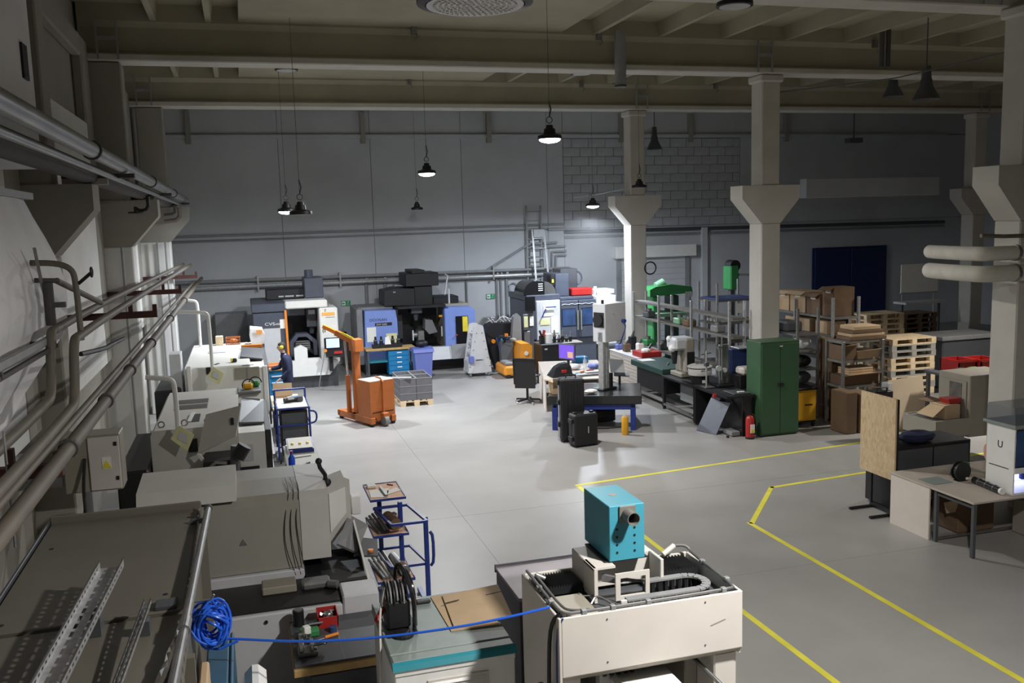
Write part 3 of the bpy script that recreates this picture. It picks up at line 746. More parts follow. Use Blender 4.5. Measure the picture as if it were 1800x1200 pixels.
solo('paper_roll', B().cyl((8.1, 24.2, .982), (8.1, 24.2, 1.24), .11, n=18), 'white', 'white paper roll standing on the black tool cabinet', 'roll')
t = T('tool_post', 'red-handled tool clutter at the left end of the black cabinet', 'tool', (7.9, 24.2, .98))
t.p('body', t.b().box(7.83, 7.96, 24.1, 24.25, .982, 1.2, .02).cyl((7.87, 24.1, 1.2), (7.80, 24.05, 1.36), .03), 'black')
t.p('grip', t.b().cyl((7.93, 24.14, 1.2), (7.97, 24.14, 1.36), .04), 'red')
first = None
for k, (x, h, lab) in enumerate(((8.28, .36, 'tallest black tool holder on the cabinet'), (8.42, .22, 'black tool holder second from left on the cabinet'), (8.52, .34, 'black tool holder in the middle of the cabinet row'),
                           (8.64, .2, 'black tool holder second from right on the cabinet'), (8.76, .28, 'black tool holder at the right end of the cabinet'))):
    t = T('tool_holder', lab, 'tool holder', (x, 24.2, .986), 'tool holders on the black cabinet')
    t.p('shank', t.b().cyl((x, 24.2, .987), (x, 24.2, .98 + h * .5), .045), 'black')
    t.p('flange', t.b().cyl((x, 24.2, .98 + h * .5), (x, 24.2, .98 + h * .6), .055), 'dull_steel')
    t.p('taper', t.b().cyl((x, 24.2, .98 + h * .6), (x, 24.2, .98 + h), .035, .02), 'dull_steel')
# desk
t = T('desk', 'wooden desk with side panel, cluttered with a monitor and papers', 'desk', (0, 0, 0))
t.box('desk_top', 'desk_top', 0, 1.55, 0, 2.8, .725, .755, .005)
t.box('side_panel', 'desk_panel', .01, .04, .03, 2.77, 0, .725, .003)
t.box('side_panel', 'desk_panel', 1.51, 1.54, .03, 2.77, 0, .725, .003)
t.box('back_panel', 'desk_panel', .04, 1.51, 2.5, 2.53, .2, .725, .003)
t.o.location = (6.5, 19.77, 0); t.o.rotation_euler = (0, 0, math.radians(-15))
t = T('monitor', 'monitor with a purple screen on the cluttered desk', 'monitor', (7.7, 21.4, .755))
t.p('stand', t.b().box(-.12, .12, -.08, .1, .756, .775, .005).bar((0, .04, .77), (0, .04, 1.0), .05), 'black')
pb = t.p('casing', t.b().box(-.27, .27, -.02, .03, .90, 1.29, .008), 'dark_grey')
t.p('screen', t.b().box(-.25, .25, -.026, -.02, .92, 1.27), 'screen_purple', pb)
t.p('window', t.b().box(.04, .22, -.03, -.026, .95, 1.1), 'pink_wood', pb)
for o in [t.o] + list(t.o.children) + list(pb.children):
    pass
def rebase(t, x, y, z, rz):
    """a thing built around the origin: move its parts' shapes and set it at its place"""
    base = Vector(t.o.location)
    for o in t.o.children_recursive:
        if o.type == 'MESH': o.data.transform(Matrix.Translation(base + Vector((0, 0, -z))))
    t.o.location = (x, y, z); t.o.rotation_euler = (0, 0, rz)
rebase(t, 7.72, 21.6, .755, math.radians(-62))
bottle(7.95, 20.95, .757, 'clear', 'clear bottle standing beside the monitor on the desk', .05, .3)
solo('document', B().box(7.25, 7.55, 21.2, 21.5, .757, .775, .002), 'paper', 'white papers lying left of the monitor on the desk', 'paper')
solo('keyboard', B().box(7.0, 7.4, 20.6, 20.75, .757, .78, .006), 'black', 'black keyboard on the wooden desk', 'keyboard')
solo('bubble_wrap', B().ball((7.62, 20.85, .83), .18, (1, .8, .42)), 'plastic_bag', 'pale crumpled plastic on the desk in front of the monitor', 'plastic', smooth=True)
solo('blue_rag', B().ball((8.12, 20.8, .82), .17, (1, .8, .38), 8), 'blue_bin', 'blue rag at the right end of the desk', 'rag')
solo('red_marker', B().cyl((7.8, 20.45, .775), (8.0, 20.5, .775), .02), 'red', 'red marker lying near the front desk edge', 'pen')
solo('blue_folder', B().box(8.0, 8.35, 21.75, 22.05, .757, .90, .01), 'bench_blue', 'blue box file at the back right of the desk', 'folder')
t = T('backpack', 'black bag with a red mark lying on the near desk corner', 'bag', (6.95, 20.1, .755))
t.p('body', t.b().loft([[(6.75, 19.9, .757), (7.25, 19.9, .757), (7.25, 20.35, .757), (6.75, 20.35, .757)], [(6.85, 19.95, .98), (7.22, 19.95, 1.0), (7.2, 20.3, 1.0), (6.9, 20.3, .97)], [(7.0, 20.0, 1.06), (7.18, 20.0, 1.08), (7.15, 20.2, 1.08), (7.0, 20.2, 1.05)]]), 'black')
t.p('red_mark', t.b().box(6.98, 7.1, 19.9, 19.93, .86, .93, .01), 'red')
t = T('instrument_tray', 'flat grey tray with instruments on the near desk edge', 'tray', (7.6, 20.0, .755))
t.box('tray', 'dull_steel', 7.3, 8.05, 19.8, 20.2, .757, .80, .01)
t.box('device', 'pale_grey', 7.6, 7.95, 19.9, 20.05, .80, .84, .008)
t = T('power_drill', 'small orange and black screwdriver lying on the grey desk tray', 'tool', (7.45, 20.05, .8))
t.p('shaft', t.b().cyl((7.34, 20.0, .825), (7.5, 20.05, .825), .012), 'steel')
t.p('handle', t.b().cyl((7.5, 20.05, .825), (7.6, 20.1, .825), .022), 'bright_orange')
# office chair
t = T('office_chair', 'black mesh-backed swivel office chair with chrome castors', 'chair', (0, 0, 0))
for k in range(5):
    a = 2 * PI * k / 5 + .3
    lg = t.p('leg', t.b().bar((0, 0, .1), (.31 * math.cos(a), .31 * math.sin(a), .075), .05, .035), 'black')
    t.p('castor', t.b().cyl((.32 * math.cos(a) - .02, .32 * math.sin(a), .035), (.32 * math.cos(a) + .02, .32 * math.sin(a), .035), .035), 'chrome', lg)
t.p('gas_lift', t.b().cyl((0, 0, .08), (0, 0, .45), .03), 'black')
t.p('seat', t.b().box(-.25, .25, -.22, .27, .44, .53, .05), 'black')
t.p('backrest', t.b().prism([(-.24, .40), (-.20, .42), (-.24, .85), (-.30, 1.13), (-.33, 1.12), (-.29, .85)], 'x', -.25, .25), 'black')
t.p('back_frame', t.b().tube([(-.26, -.25, .5), (-.26, -.29, .85), (-.26, -.34, 1.14), (.26, -.34, 1.14), (.26, -.29, .85), (.26, -.25, .5)], .018, 6), 'black')
for s in (-1, 1):
    t.p('armrest', t.b().bar((s * .28, -.12, .68), (s * .28, .15, .68), .06, .03).bar((s * .28, .0, .48), (s * .28, 0, .67), .03), 'black')
t.o.location = (6.46, 21.0, 0); t.o.rotation_euler = (0, 0, math.radians(-30))
# granite table
t = T('granite_table', 'black granite measuring table on a blue steel frame', 'table', (0, 0, 0))
t.p('granite_slab', t.b().box(-.96, 1.0, -.76, .76, .56, .74, .012), 'granite')
for x in (-.82, .82):
    for y in (-.66, .66): t.box('leg', 'blue_steel', x - .055, x + .055, y - .055, y + .055, 0, .48)
for y in (-.66, .66): t.box('rail', 'blue_steel', -.78, .78, y - .045, y + .045, .44, .55)
for x in (-.82, .82): t.box('rail', 'blue_steel', x - .045, x + .045, -.61, .61, .44, .55)
t.o.location = (7.14, 18.26, 0); t.o.rotation_euler = (0, 0, math.radians(-23.5))
t = T('measuring_column', 'grey electronics box on a tall aluminium column standing on the granite table', 'instrument', (0, 0, 0))
t.p('profile', t.b().box(-.10, -.02, -.08, .06, .74, 2.0, .008).box(.0, .10, -.08, .06, .74, 2.0, .008), 'galv')
t.p('foot', t.b().box(-.16, .3, -.13, .2, .742, .78, .01).box(.1, .2, -.1, .12, .78, 1.1, .01), 'black')
hb = t.p('housing', t.b().box(-.10, .58, -.16, .2, 1.78, 2.60, .012), 'pale_grey')
t.p('fan_grille', t.b().box(-.115, -.10, -.12, .16, 2.1, 2.42, .004).cyl((-.15, .02, 2.26), (-.115, .02, 2.26), .13, n=16), 'black', hb)
t.p('cable', t.b().tube([(.45, -.18, 2.2), (.42, -.3, 2.1), (.3, -.28, 1.85), (.35, -.2, 1.75)], .014, 6, 2), 'blue_steel', hb)
t.p('plug', t.b().cyl((.46, -.16, 2.2), (.46, -.24, 2.2), .04), 'blue_steel', hb)
t.p('handle_mark', t.b().bar((.1, -.165, 2.42), (.2, -.165, 2.36), .03, .006), 'white', hb)
t.p('antenna', t.b().cyl((.0, .0, 2.60), (.0, .0, 2.68), .03), 'black')
t.o.location = (7.31, 18.15, 0.001); t.o.rotation_euler = (0, 0, math.radians(27))
solo('pale_cloth', B().ball((6.9, 17.85, .79), .13, (1.2, .8, .36), 8), 'paper', 'pale glove lying on the granite table before the column', 'glove')
t = T('laptop_stand', 'black tilted laptop on an arm behind the measuring column', 'laptop', (8.0, 18.6, .74))
t.p('screen', t.b().slab([(7.72, 18.75, 1.0), (8.0, 18.6, .99), (8.02, 18.72, 1.26), (7.74, 18.87, 1.28)], .02), 'mid_grey')
t.p('base', t.b().slab([(7.7, 18.5, .95), (8.0, 18.35, .94), (8.1, 18.6, .97), (7.8, 18.75, .98)], .02), 'black')
t.p('post', t.b().bar((7.85, 18.55, .741), (7.85, 18.55, .96), .04), 'black')
# things on and by the table
t = T('cardboard_box', 'small open cardboard box on the left end of the granite table', 'box', (6.2, 18.2, .74))
t.p('carton', t.b().box(6.12, 6.36, 18.05, 18.35, .742, 1.0, .004), 'cardboard')
t.p('flap', t.b().slab([(6.12, 18.05, .995), (6.36, 18.05, .995), (6.30, 17.87, 1.12), (6.06, 17.87, 1.12)], .006), 'cardboard')
t.p('flap', t.b().slab([(6.12, 18.05, .995), (6.12, 18.35, .995), (5.97, 18.35, 1.06), (5.97, 18.05, 1.06)], .006), 'cardboard')
t = T('equipment_case', 'tall black equipment case standing upright at the table corner', 'case', (0, 0, 0))
t.p('shell', t.b().box(-.24, .24, -.17, .17, .03, 1.28, .03), 'black')
t.p('band', t.b().box(-.255, -.235, -.03, .03, .05, 1.26, .004).box(-.25, .25, -.03, .03, 1.27, 1.29, .004), 'chrome')
for z in (.3, .75, 1.15): t.p('latch', t.b().box(-.28, -.24, -.06, .06, z, z + .1, .008), 'black')
t.p('handle', t.b().tube([(-.1, 0, 1.28), (-.1, 0, 1.34), (.1, 0, 1.34), (.1, 0, 1.28)], .015, 6), 'black')
for x in (-.18, .18): t.p('wheel', t.b().cyl((x - .02, .12, .035), (x + .02, .12, .035), .035), 'rubber')
for x in (-.12, 0, .12): t.p('rib', t.b().box(x - .02, x + .02, -.19, -.17, .1, 1.2, .006), 'black')
t.o.location = (6.12, 16.95, 0); t.o.rotation_euler = (0, 0, math.radians(-8))
t = T('equipment_case', 'short black equipment case in front of the tall one', 'case', (0, 0, 0))
t.p('shell', t.b().box(-.255, .255, -.15, .15, .02, .65, .03), 'black')
t.p('band', t.b().box(-.26, .26, -.012, .012, .1, .6, .004), 'rubber')
for z in (.12, .47):
    t.p('latch', t.b().box(-.3, -.25, -.08, .08, z, z + .09, .01), 'black')
for x in (-.18, .18): t.p('hinge', t.b().box(x - .04, x + .04, -.04, .04, .65, .68, .01), 'black')
t.p('badge', t.b().box(.03, .045, -.155, -.15, .27, .4), 'pale_grey')
for x in (-.2, .2): t.p('foot', t.b().box(x - .03, x + .03, -.12, .12, 0, .02), 'rubber')
t.o.location = (6.20, 16.50, 0); t.o.rotation_euler = (0, 0, math.radians(7))
t = T('gas_cylinder', 'yellow cylinder with a clear neck standing before the blue table leg', 'cylinder', (7.3, 17.0, 0))
t.p('body', t.b().lathe((7.3, 17.0, 0), [(.065, .0), (.07, .01), (.07, .36), (.06, .38)], 16), 'amber', smooth=True)
t.p('neck', t.b().lathe((7.3, 17.0, .38), [(.05, 0), (.015, .06), (.015, .1)], 12), 'clear', smooth=True)
t = T('computer', 'black box with cables on the floor below the granite table', 'computer', (7.4, 18.5, 0))
t.box('case', 'black', 7.15, 7.6, 18.2, 18.8, .02, .28, .02)
for k in range(3):
    t.p('cable', t.b().tube([(7.2 + k * .1, 18.2, .1), (7.0 - k * .15, 17.95, .015), (6.7 + k * .2, 17.8 - k * .08, .015), (6.9 + k * .3, 17.6, .015)], .012, 5, 2), 'rubber')
# beige drawer cabinets
for k, lab in enumerate(('beige many-drawer cabinet nearer the black table', 'beige many-drawer cabinet farther back, nearer the column')):
    y = 21.02 + k * .95
    t = T('drawer_cabinet', lab, 'cabinet', (9.8, y + .46, 0), 'beige drawer cabinets')
    t.box('body', 'beige', 9.42, 10.08, y, y + .92, .02, .86, .006)
    t.box('top', 'pale_grey', 9.39, 10.1, y - .005, y + .925, .86, .885, .004)
    for q in range(9):
        z = .06 + q * .088
        dq = t.box('drawer', 'desk_panel', 9.395, 9.42, y + .03, y + .89, z, z + .075, .004)
        t.box('handle', 'galv', 9.38, 9.395, y + .06, y + .86, z + .052, z + .066, .002, dq)
t = T('toolbox', 'low red toolbox with white rags on the beige cabinets', 'box', (9.75, 21.4, .885))
t.p('tray', t.b().box(9.5, 10.05, 21.0, 21.6, .887, 1.02, .01), 'red')
t.p('rag', t.b().ball((9.68, 21.15, 1.05), .13, (1, 1, .5), 8), 'paper')
t.p('tool', t.b().cyl((9.8, 21.3, 1.03), (10.0, 21.5, 1.15), .03), 'black')
for k, (x, y, h, m, lab) in enumerate(((9.65, 22.3, .3, 'cardboard_dark', 'brown device on the far beige cabinet'), (9.9, 22.0, .34, 'paper', 'white device behind the red toolbox'), (9.62, 22.75, .2, 'blue_bin', 'blue tub on the farthest cabinet end'), (9.95, 22.6, .5, 'black', 'black stand on the far cabinet'))):
    t = T('small_device', lab, 'device', (x, y, .885))
    t.p('body', t.b().box(x - .09, x + .09, y - .09, y + .09, .887, .885 + h * .7, .02), m)
    t.p('head', t.b().cyl((x, y, .885 + h * .7), (x + .05, y, .885 + h), .04, .02), 'dark_grey')
# dark green surface plate table
t = T('surface_plate_table', 'dark green surface plate on a black stand, end of the measuring row', 'table', (9.6, 19.9, 0))
t.box('plate', 'dark_green', 9.15, 10.05, 19.1, 20.9, .76, .90, .015)
t.box('stand', 'black', 9.25, 9.98, 19.25, 20.75, .28, .74)
for y in (19.3, 20.7):
    for x in (9.28, 9.95): t.p('leg', t.b().bar((x, y, 0), (x, y, .30), .07), 'black')
t.box('foot_rail', 'mid_grey', 9.2, 9.28, 19.2, 20.8, .12, .18)
for x in (9.3, 9.9): t.p('support_pad', t.b().cyl((x, 19.4, .74), (x, 19.4, .76), .04).cyl((x, 20.6, .74), (x, 20.6, .76), .04), 'steel')
solo('document', B().box(9.25, 9.6, 20.4, 20.75, .902, .91, .002), 'paper', 'white sheet on the dark green surface plate', 'paper')
solo('calliper', B().bar((9.5, 19.6, .912), (9.7, 19.9, .912), .05, .02), 'steel', 'steel block lying on the dark green surface plate', 'tool')
# black measuring table with the vision machine and drum
t = T('measuring_table', 'long black table carrying the vision measuring machine and the white drum', 'table', (9.55, 18.25, 0))
t.box('table_top', 'black', 9.1, 10.08, 17.45, 19.05, .74, .79)
for x in (9.15, 10.03):
    for y in (17.5, 19.0): t.p('leg', t.b().bar((x, y, 0), (x, y, .74), .06), 'black')
t.box('shelf_panel', 'mid_grey', 9.5, 9.54, 18.0, 18.9, .2, .68)
t.box('foot_rail', 'dull_steel', 9.1, 9.16, 17.55, 18.95, .1, .15)
t = T('vision_machine', 'pale grey vision measuring machine with a black front', 'instrument', (9.5, 18.7, .79))
t.box('base', 'grey_beige', 9.3, 9.68, 18.45, 19.0, .792, .9, .02)
t.box('column', 'grey_beige', 9.40, 9.62, 18.4, 18.95, .9, 1.68, .03)
t.box('head', 'pale_grey', 9.15, 9.64, 18.42, 18.9, 1.42, 1.70, .05)
t.box('side_panel', 'black', 9.42, 9.61, 18.385, 18.40, .98, 1.38)
t.p('lens', t.b().cyl((9.24, 18.65, 1.42), (9.24, 18.65, 1.1), .08, .05), 'black')
t.p('lamp_cover', t.b().ball((9.16, 18.6, 1.46), .09, (1, 1, 1), 10), 'white', smooth=True)
t.p('lamp_cover', t.b().ball((9.16, 18.75, 1.66), .07, (1, 1, 1), 10), 'white', smooth=True)
t = T('drum', 'round white-lidded drum on a black base upon the measuring table', 'drum', (9.45, 17.85, .79))
t.p('base', t.b().cyl((9.45, 17.85, .792), (9.45, 17.85, .96), .2, n=24), 'black')
t.p('lid', t.b().lathe((9.45, 17.85, .96), [(.25, 0), (.26, .02), (.26, .14), (.25, .15), (.27, .16), (.27, .19), (.2, .22), (.0, .24)], 28), 'white', smooth=True)
t.p('seal', t.b().torus((9.45, 17.85, 1.12), .262, .012), 'black')
t.p('label_plate', t.b().box(9.40, 9.47, 17.635, 17.65, .80, .86), 'paper')
t.p('knob', t.b().cyl((9.45, 17.85, 1.19), (9.45, 17.85, 1.24), .05).bar((9.35, 17.85, 1.22), (9.55, 17.85, 1.22), .03), 'dull_steel')
# black machine bench at the near end
t = T('machine_bench', 'black bench with knee space and a red stop button, beside the green cabinet', 'bench', (9.5, 16.5, 0))
t.p('bench_top', t.b().prism([(8.98, 15.85), (9.62, 15.85), (9.62, 16.29), (10.05, 16.29), (10.05, 17.3), (8.98, 17.3)], 'z', .80, .85), 'black')
t.box('end_panel', 'black', 9.0, 10.0, 17.2, 17.28, .03, .80)
t.box('pedestal', 'gloss_black', 9.35, 9.60, 15.9, 17.18, .02, .8, .01)
t.box('pedestal_body', 'black', 9.60, 10.03, 16.3, 17.18, .02, .8, .01)
t.p('stop_button', t.b().cyl((8.98, 16.3, .80), (8.93, 16.3, .80), .04), 'red')
for y in (15.95, 17.22): t.p('foot', t.b().cyl((9.06, y, 0), (9.06, y, .04), .03), 'rubber')
t.box('sill', 'mid_grey', 9.15, 9.34, 15.95, 16.3, .02, .1)
t = T('leaning_board', 'dark slate panel leaning against the black bench', 'panel', (9.1, 16.45, 0))
t.p('panel', t.b().slab([(8.80, 16.75, .0), (8.98, 16.25, .0), (9.30, 16.25, .62), (9.12, 16.75, .62)], .02), 'slate')
t.p('step', t.b().slab([(9.12, 16.75, .62), (9.2, 16.52, .62), (9.26, 16.52, .72), (9.18, 16.75, .72)], .02), 'slate')
t = T('test_stand', 'slim metal test stand with cross arms on the black bench', 'stand', (9.12, 16.9, .85))
t.box('foot', 'dull_steel', 9.03, 9.25, 16.8, 17.05, .852, .875)
t.p('post', t.b().cyl((9.1, 16.9, .87), (9.1, 16.9, 1.62), .018), 'galv')
for z in (1.2, 1.42, 1.55): t.p('arm', t.b().cyl((8.98, 16.9, z), (9.22, 16.93, z + .02), .012), 'steel')
t.p('clamp', t.b().box(9.06, 9.15, 16.86, 16.95, 1.3, 1.38, .01), 'dark_grey')
t = T('test_rig', 'grey upright test plate with hanging fittings on the black bench', 'instrument', (9.5, 16.85, .85))
t.box('plate', 'dull_steel', 9.4, 9.62, 16.9, 16.95, .9, 1.72, .01)
t.p('spindle', t.b().cyl((9.43, 16.85, 1.0), (9.43, 16.85, 1.9), .016).cyl((9.43, 16.85, 1.68), (9.34, 16.85, 1.68), .03), 'steel')
t.box('base', 'black', 9.29, 9.64, 16.75, 17.1, .852, .9)
t.p('dial', t.b().cyl((9.34, 16.84, 1.25), (9.34, 16.8, 1.25), .06, n=16).cyl((9.5, 16.88, 1.2), (9.5, 16.84, 1.2), .05, n=16), 'pale_grey')
t = T('control_box', 'black control box standing right of the grey test plate', 'box', (9.85, 16.7, .85))
t.box('lower_box', 'black', 9.66, 10.04, 16.5, 17.0, .852, 1.12, .01)
t.box('beige_device', 'beige', 9.70, 10.05, 16.48, 16.8, 1.12, 1.28, .04)
t.box('upper_box', 'dark_blue', 9.66, 10.03, 16.85, 17.15, 1.12, 1.62, .01)
t.box('top_tray', 'galv', 9.8, 10.08, 16.8, 17.15, 1.62, 1.645, .004)
solo('mouse_pad', B().box(9.2, 9.58, 15.95, 16.4, .852, .87, .006), 'dark_grey', 'dark flat plate at the near end of the black bench', 'plate')
solo('white_tag', B().box(9.35, 9.5, 16.05, 16.12, .871, .885, .003), 'paper', 'small white tag on the dark flat plate', 'tag')
t = T('fire_extinguisher', 'red fire extinguisher standing at the green cabinet corner', 'extinguisher', (9.42, 15.72, 0))
t.p('cylinder', t.b().lathe((9.42, 15.72, .03), [(.075, 0), (.085, .01), (.085, .36), (.06, .42), (.03, .44)], 18), 'red', smooth=True)
t.p('foot_ring', t.b().cyl((9.42, 15.72, 0), (9.42, 15.72, .04), .09, n=18), 'rubber')
t.p('valve', t.b().cyl((9.42, 15.72, .46), (9.42, 15.72, .53), .022).bar((9.42, 15.72, .53), (9.35, 15.7, .55), .02), 'black')
t.p('label', t.b().box(9.38, 9.47, 15.625, 15.634, .13, .30), 'paper')
t.p('yellow_label', t.b().box(9.39, 9.46, 15.618, 15.626, .15, .2), 'yellow')
t.p('hose', t.b().tube([(9.45, 15.72, .5), (9.52, 15.7, .45), (9.53, 15.69, .25), (9.52, 15.68, .15)], .014, 6, 1), 'rubber')
t = T('metal_cabinet', 'tall dark green two-door metal cabinet before the white column', 'cabinet', (10.08, 15.98, 0))
t.box('carcass', 'green_cabinet', 9.65, 10.52, 15.72, 16.25, .02, 1.9)
for k in range(2):
    x = 9.665 + k * .425
    dq = t.box('door', 'green_cabinet', x, x + .415, 15.695, 15.718, .06, 1.86, .006)
t.box('lock', 'black', 10.03, 10.15, 15.675, 15.694, 1.0, 1.08, .004)
t.box('label_plate', 'pale_grey', 10.06, 10.13, 15.69, 15.696, 1.79, 1.82, .002)
t.box('plinth', 'black', 9.68, 10.5, 15.75, 16.2, 0, .02)
t = T('tool_cart', 'yellow drawer cart on castors right of the green cabinet', 'cart', (11.0, 16.4, 0))
t.box('body', 'amber', 10.72, 11.2, 16.12, 16.7, .14, .78)
t.box('front', 'amber', 10.74, 11.18, 16.1, 16.12, .17, .74, .004)
t.box('top', 'black', 10.7, 11.22, 16.08, 16.72, .78, .83)
t.box('base_tray', 'black', 10.72, 11.2, 16.12, 16.7, .1, .14)
t.box('mark', 'ink', 10.92, 11.1, 16.095, 16.1, .46, .49, .001)
for x in (10.76, 11.16):
    for y in (16.16, 16.66): t.p('castor', t.b().cyl((x - .02, y, .05), (x + .02, y, .05), .05), 'rubber')

# long shelf rack behind the measuring row
def rack(label, x0, x1, y0, y1, zs, posts, m='galv', top=2.4, along='y'):
    t = T('shelf_rack', label, 'rack', ((x0 + x1) / 2, (y0 + y1) / 2, 0))
    for p in posts:
        for q in ((x0, x1) if along == 'y' else (y0, y1)):
            a = (q, p) if along == 'y' else (p, q)
            t.p('post', t.b().box(a[0] - .028, a[0] + .028, a[1] - .028, a[1] + .028, 0, top + (.12 if p == posts[0] and along == 'y' else 0), .004), m)
    for z in zs:
        t.p('shelf', t.b().box(x0 + .03, x1 - .03, y0 + .03, y1 - .03, z - .05, z), 'rack_grey')
    return t
rack('long grey shelf rack with two empty boards behind the measuring row', 10.18, 10.55, 17.75, 23.1, (2.16, 1.74, .98), (17.86, 19.65, 21.44, 23.0))
t = rack('grey shelf rack behind the white column, carton row on top', 12.2, 12.85, 16.95, 19.3, (2.13, 1.72, 1.2), (17.0, 18.42, 19.25), top=2.44)
for y0, y1, x0, x1, h, m, lab in ((18.75, 19.25, 12.25, 12.8, .46, 'cardboard', 'tan open carton at the left end of the rack top'), (18.1, 18.7, 12.25, 12.8, .48, 'cardboard', 'tan carton second on the rack top'),
                               (17.55, 18.05, 12.25, 12.8, .47, 'cardboard_dark', 'dark brown carton third on the rack top'), (17.08, 17.5, 12.28, 12.8, .64, 'cardboard_dark', 'tallest brown carton at the right end of the rack top')):
    t = T('cardboard_box', lab, 'box', ((x0 + x1) / 2, (y0 + y1) / 2, 2.132), 'cartons on the rack')
    t.p('carton', t.b().box(x0, x1, y0, y1, 2.132, 2.13 + h, .005), m)
    t.p('flap', t.b().slab([(x0, y0, 2.13 + h), (x0, y1, 2.13 + h), (x0 - .12, y1, 2.06 + h), (x0 - .12, y0, 2.06 + h)], .006), m)
    t.p('tape', t.b().box(x0 - .003, x0, (y0 + y1) / 2 - .09, (y0 + y1) / 2 + .09, 2.0 + h, 2.06 + h), 'paper')
for y0, lab in ((18.5, 'tan carton on the middle shelf left of the post'), (17.95, 'tan carton on the middle shelf, second from left'), (17.3, 'small brown carton on the middle shelf right end')):
    solo('cardboard_box', B().box(12.27, 12.75, y0, y0 + .42, 1.722, 2.0, .005), 'cardboard', lab, 'box', 'cartons on the rack')
# drawn metal parts on racks
for k, (y, z, m, lab) in enumerate(((22.4, 1.742, 'dark_grey', 'dark casting on the long rack, far end'), (20.6, 1.742, 'pale_green', 'greenish casting on the long rack, far half'), (20.1, 1.742, 'cardboard_dark', 'brown block on the long rack, middle'), (18.7, 1.742, 'mid_grey', 'grey block on the long rack, near half'),
                                    (22.5, .982, 'machine_green', 'green part on the low board, far end'), (21.6, .982, 'dark_grey', 'dark part on the low board behind the cabinets'))):
    t = T('machine_part', lab, 'part', (10.36, y, z))
    t.p('block', t.b().box(10.24, 10.48, y - .16, y + .16, z, z + .17, .03), m)
    t.p('boss', t.b().cyl((10.36, y, z + .17), (10.36, y, z + .24), .07), 'dull_steel')

# green machines further back
t = T('milling_machine', 'pale green machine with a long green table behind the shelf rack', 'machine', (12.0, 24.6, 0))
t.box('column', 'machine_green', 11.45, 11.7, 24.5, 25.1, 0, 2.1, .03)
t.box('column', 'dark_green', 12.1, 12.3, 24.5, 25.1, 0, 2.1, .03)
t.p('beam', t.b().prism([(11.32, 2.1), (12.7, 2.16), (12.66, 2.34), (12.0, 2.44), (11.5, 2.38), (11.32, 2.3)], 'y', 24.4, 25.0), 'machine_green')
t.p('motor', t.b().cyl((11.6, 24.6, 2.38), (11.85, 24.6, 2.5), .12), 'pale_green')
t.box('end_plate', 'pale_grey', 12.45, 12.68, 24.38, 24.42, 2.05, 2.2)
t.box('table', 'pale_green', 11.3, 12.5, 24.3, 25.2, 1.5, 1.62, .02)
t.box('foot', 'dark_green', 11.3, 12.6, 24.3, 25.2, 0, .2)
t = T('drill_press', 'bright green drill press head rising behind the blue-topped shelf', 'machine', (13.25, 23.0, 0))
t.box('pillar', 'dark_grey', 13.2, 13.34, 23.1, 23.25, 0, 2.6)
t.box('head', 'machine_green', 13.12, 13.38, 22.95, 23.4, 2.3, 2.98, .03)
t.p('pulley_cover', t.b().cyl((13.3, 23.0, 2.98), (13.3, 23.35, 2.98), .16, n=18), 'black')
t.p('arm', t.b().cyl((13.4, 23.0, 2.72), (14.3, 23.0, 2.66), .035), 'galv')
t.box('base', 'dark_grey', 13.0, 13.5, 22.8, 23.5, 0, .08)
t = rack('grey bench rack with a bright blue top board, behind the white column', 11.75, 13.0, 21.3, 22.3, (2.2, 1.6, 1.1), (11.78, 12.97), top=2.66, along='x')
solo('blue_board', B().box(11.82, 12.93, 21.32, 22.28, 2.202, 2.24, .005), 'blue_bin', 'bright blue board covering the bench rack behind the column', 'board')
for k in range(4):
    solo('bar_stock', B().bar((11.9, 21.5 + k * .18, 1.64), (12.95, 21.5 + k * .18, 1.64), .09, .07), 'pale_grey', 'pale metal bar on the rack shelf, %s from the front' % ('first', 'second', 'third', 'fourth')[k], 'bar', 'pale bars on the rack shelf')
solo('notice_sheet', B().box(12.32, 12.56, 21.27, 21.275, 1.85, 2.1), 'paper', 'white notice sheet on the blue-topped rack', 'paper')

# ------------------------------------------------------------------ right side: racks, pallets, desks, printer
t = rack('low grey rack facing the floor, flat cartons on its top board', 11.56, 12.58, 15.8, 16.35, (1.78, 1.38, .86), (11.6, 12.54), m='dull_steel', top=1.775, along='x')
for k, (z, h) in enumerate(((1.782, .07), (1.855, .06), (1.918, .07), (1.99, .08))):
    solo('flat_carton', B().box(11.78 + .03 * k, 12.66 - .05 * k, 15.82, 16.3, z, z + h, .01), 'cardboard' if k % 2 else 'cardboard_dark', 'flat carton on the low rack, %s from the bottom of the pile' % ('first', 'second', 'third', 'topmost and fourth')[k], 'carton', 'flat cartons on the low rack')
t = T('cardboard_box', 'brown open carton rising behind the left end of the low rack', 'box', (11.95, 16.65, 0))
t.p('carton', t.b().box(11.78, 12.12, 16.42, 16.9, 1.0, 1.72, .005), 'cardboard_dark')
t.p('flap', t.b().slab([(11.78, 16.42, 1.72), (12.12, 16.42, 1.72), (12.1, 16.38, 1.84), (11.8, 16.38, 1.84)], .008), 'cardboard_dark')
t.p('flap', t.b().slab([(11.76, 16.42, 1.72), (11.76, 16.9, 1.72), (11.70, 16.9, 1.78), (11.70, 16.42, 1.78)], .008), 'cardboard')
solo('cardboard_box', B().box(11.78, 12.12, 16.42, 16.9, 0, .998, .02), 'cardboard_dark', 'tall dark carton under the open carton, behind the low rack', 'box')
t = T('steel_rack', 'dark loaded rack between the green cabinet and the low rack', 'rack', (11.3, 16.7, 0))
for x in (11.16, 11.66):
    for y in (16.75, 18.6): t.p('post', t.b().box(x - .025, x + .025, y - .025, y + .025, 0, 2.4), 'dull_steel')
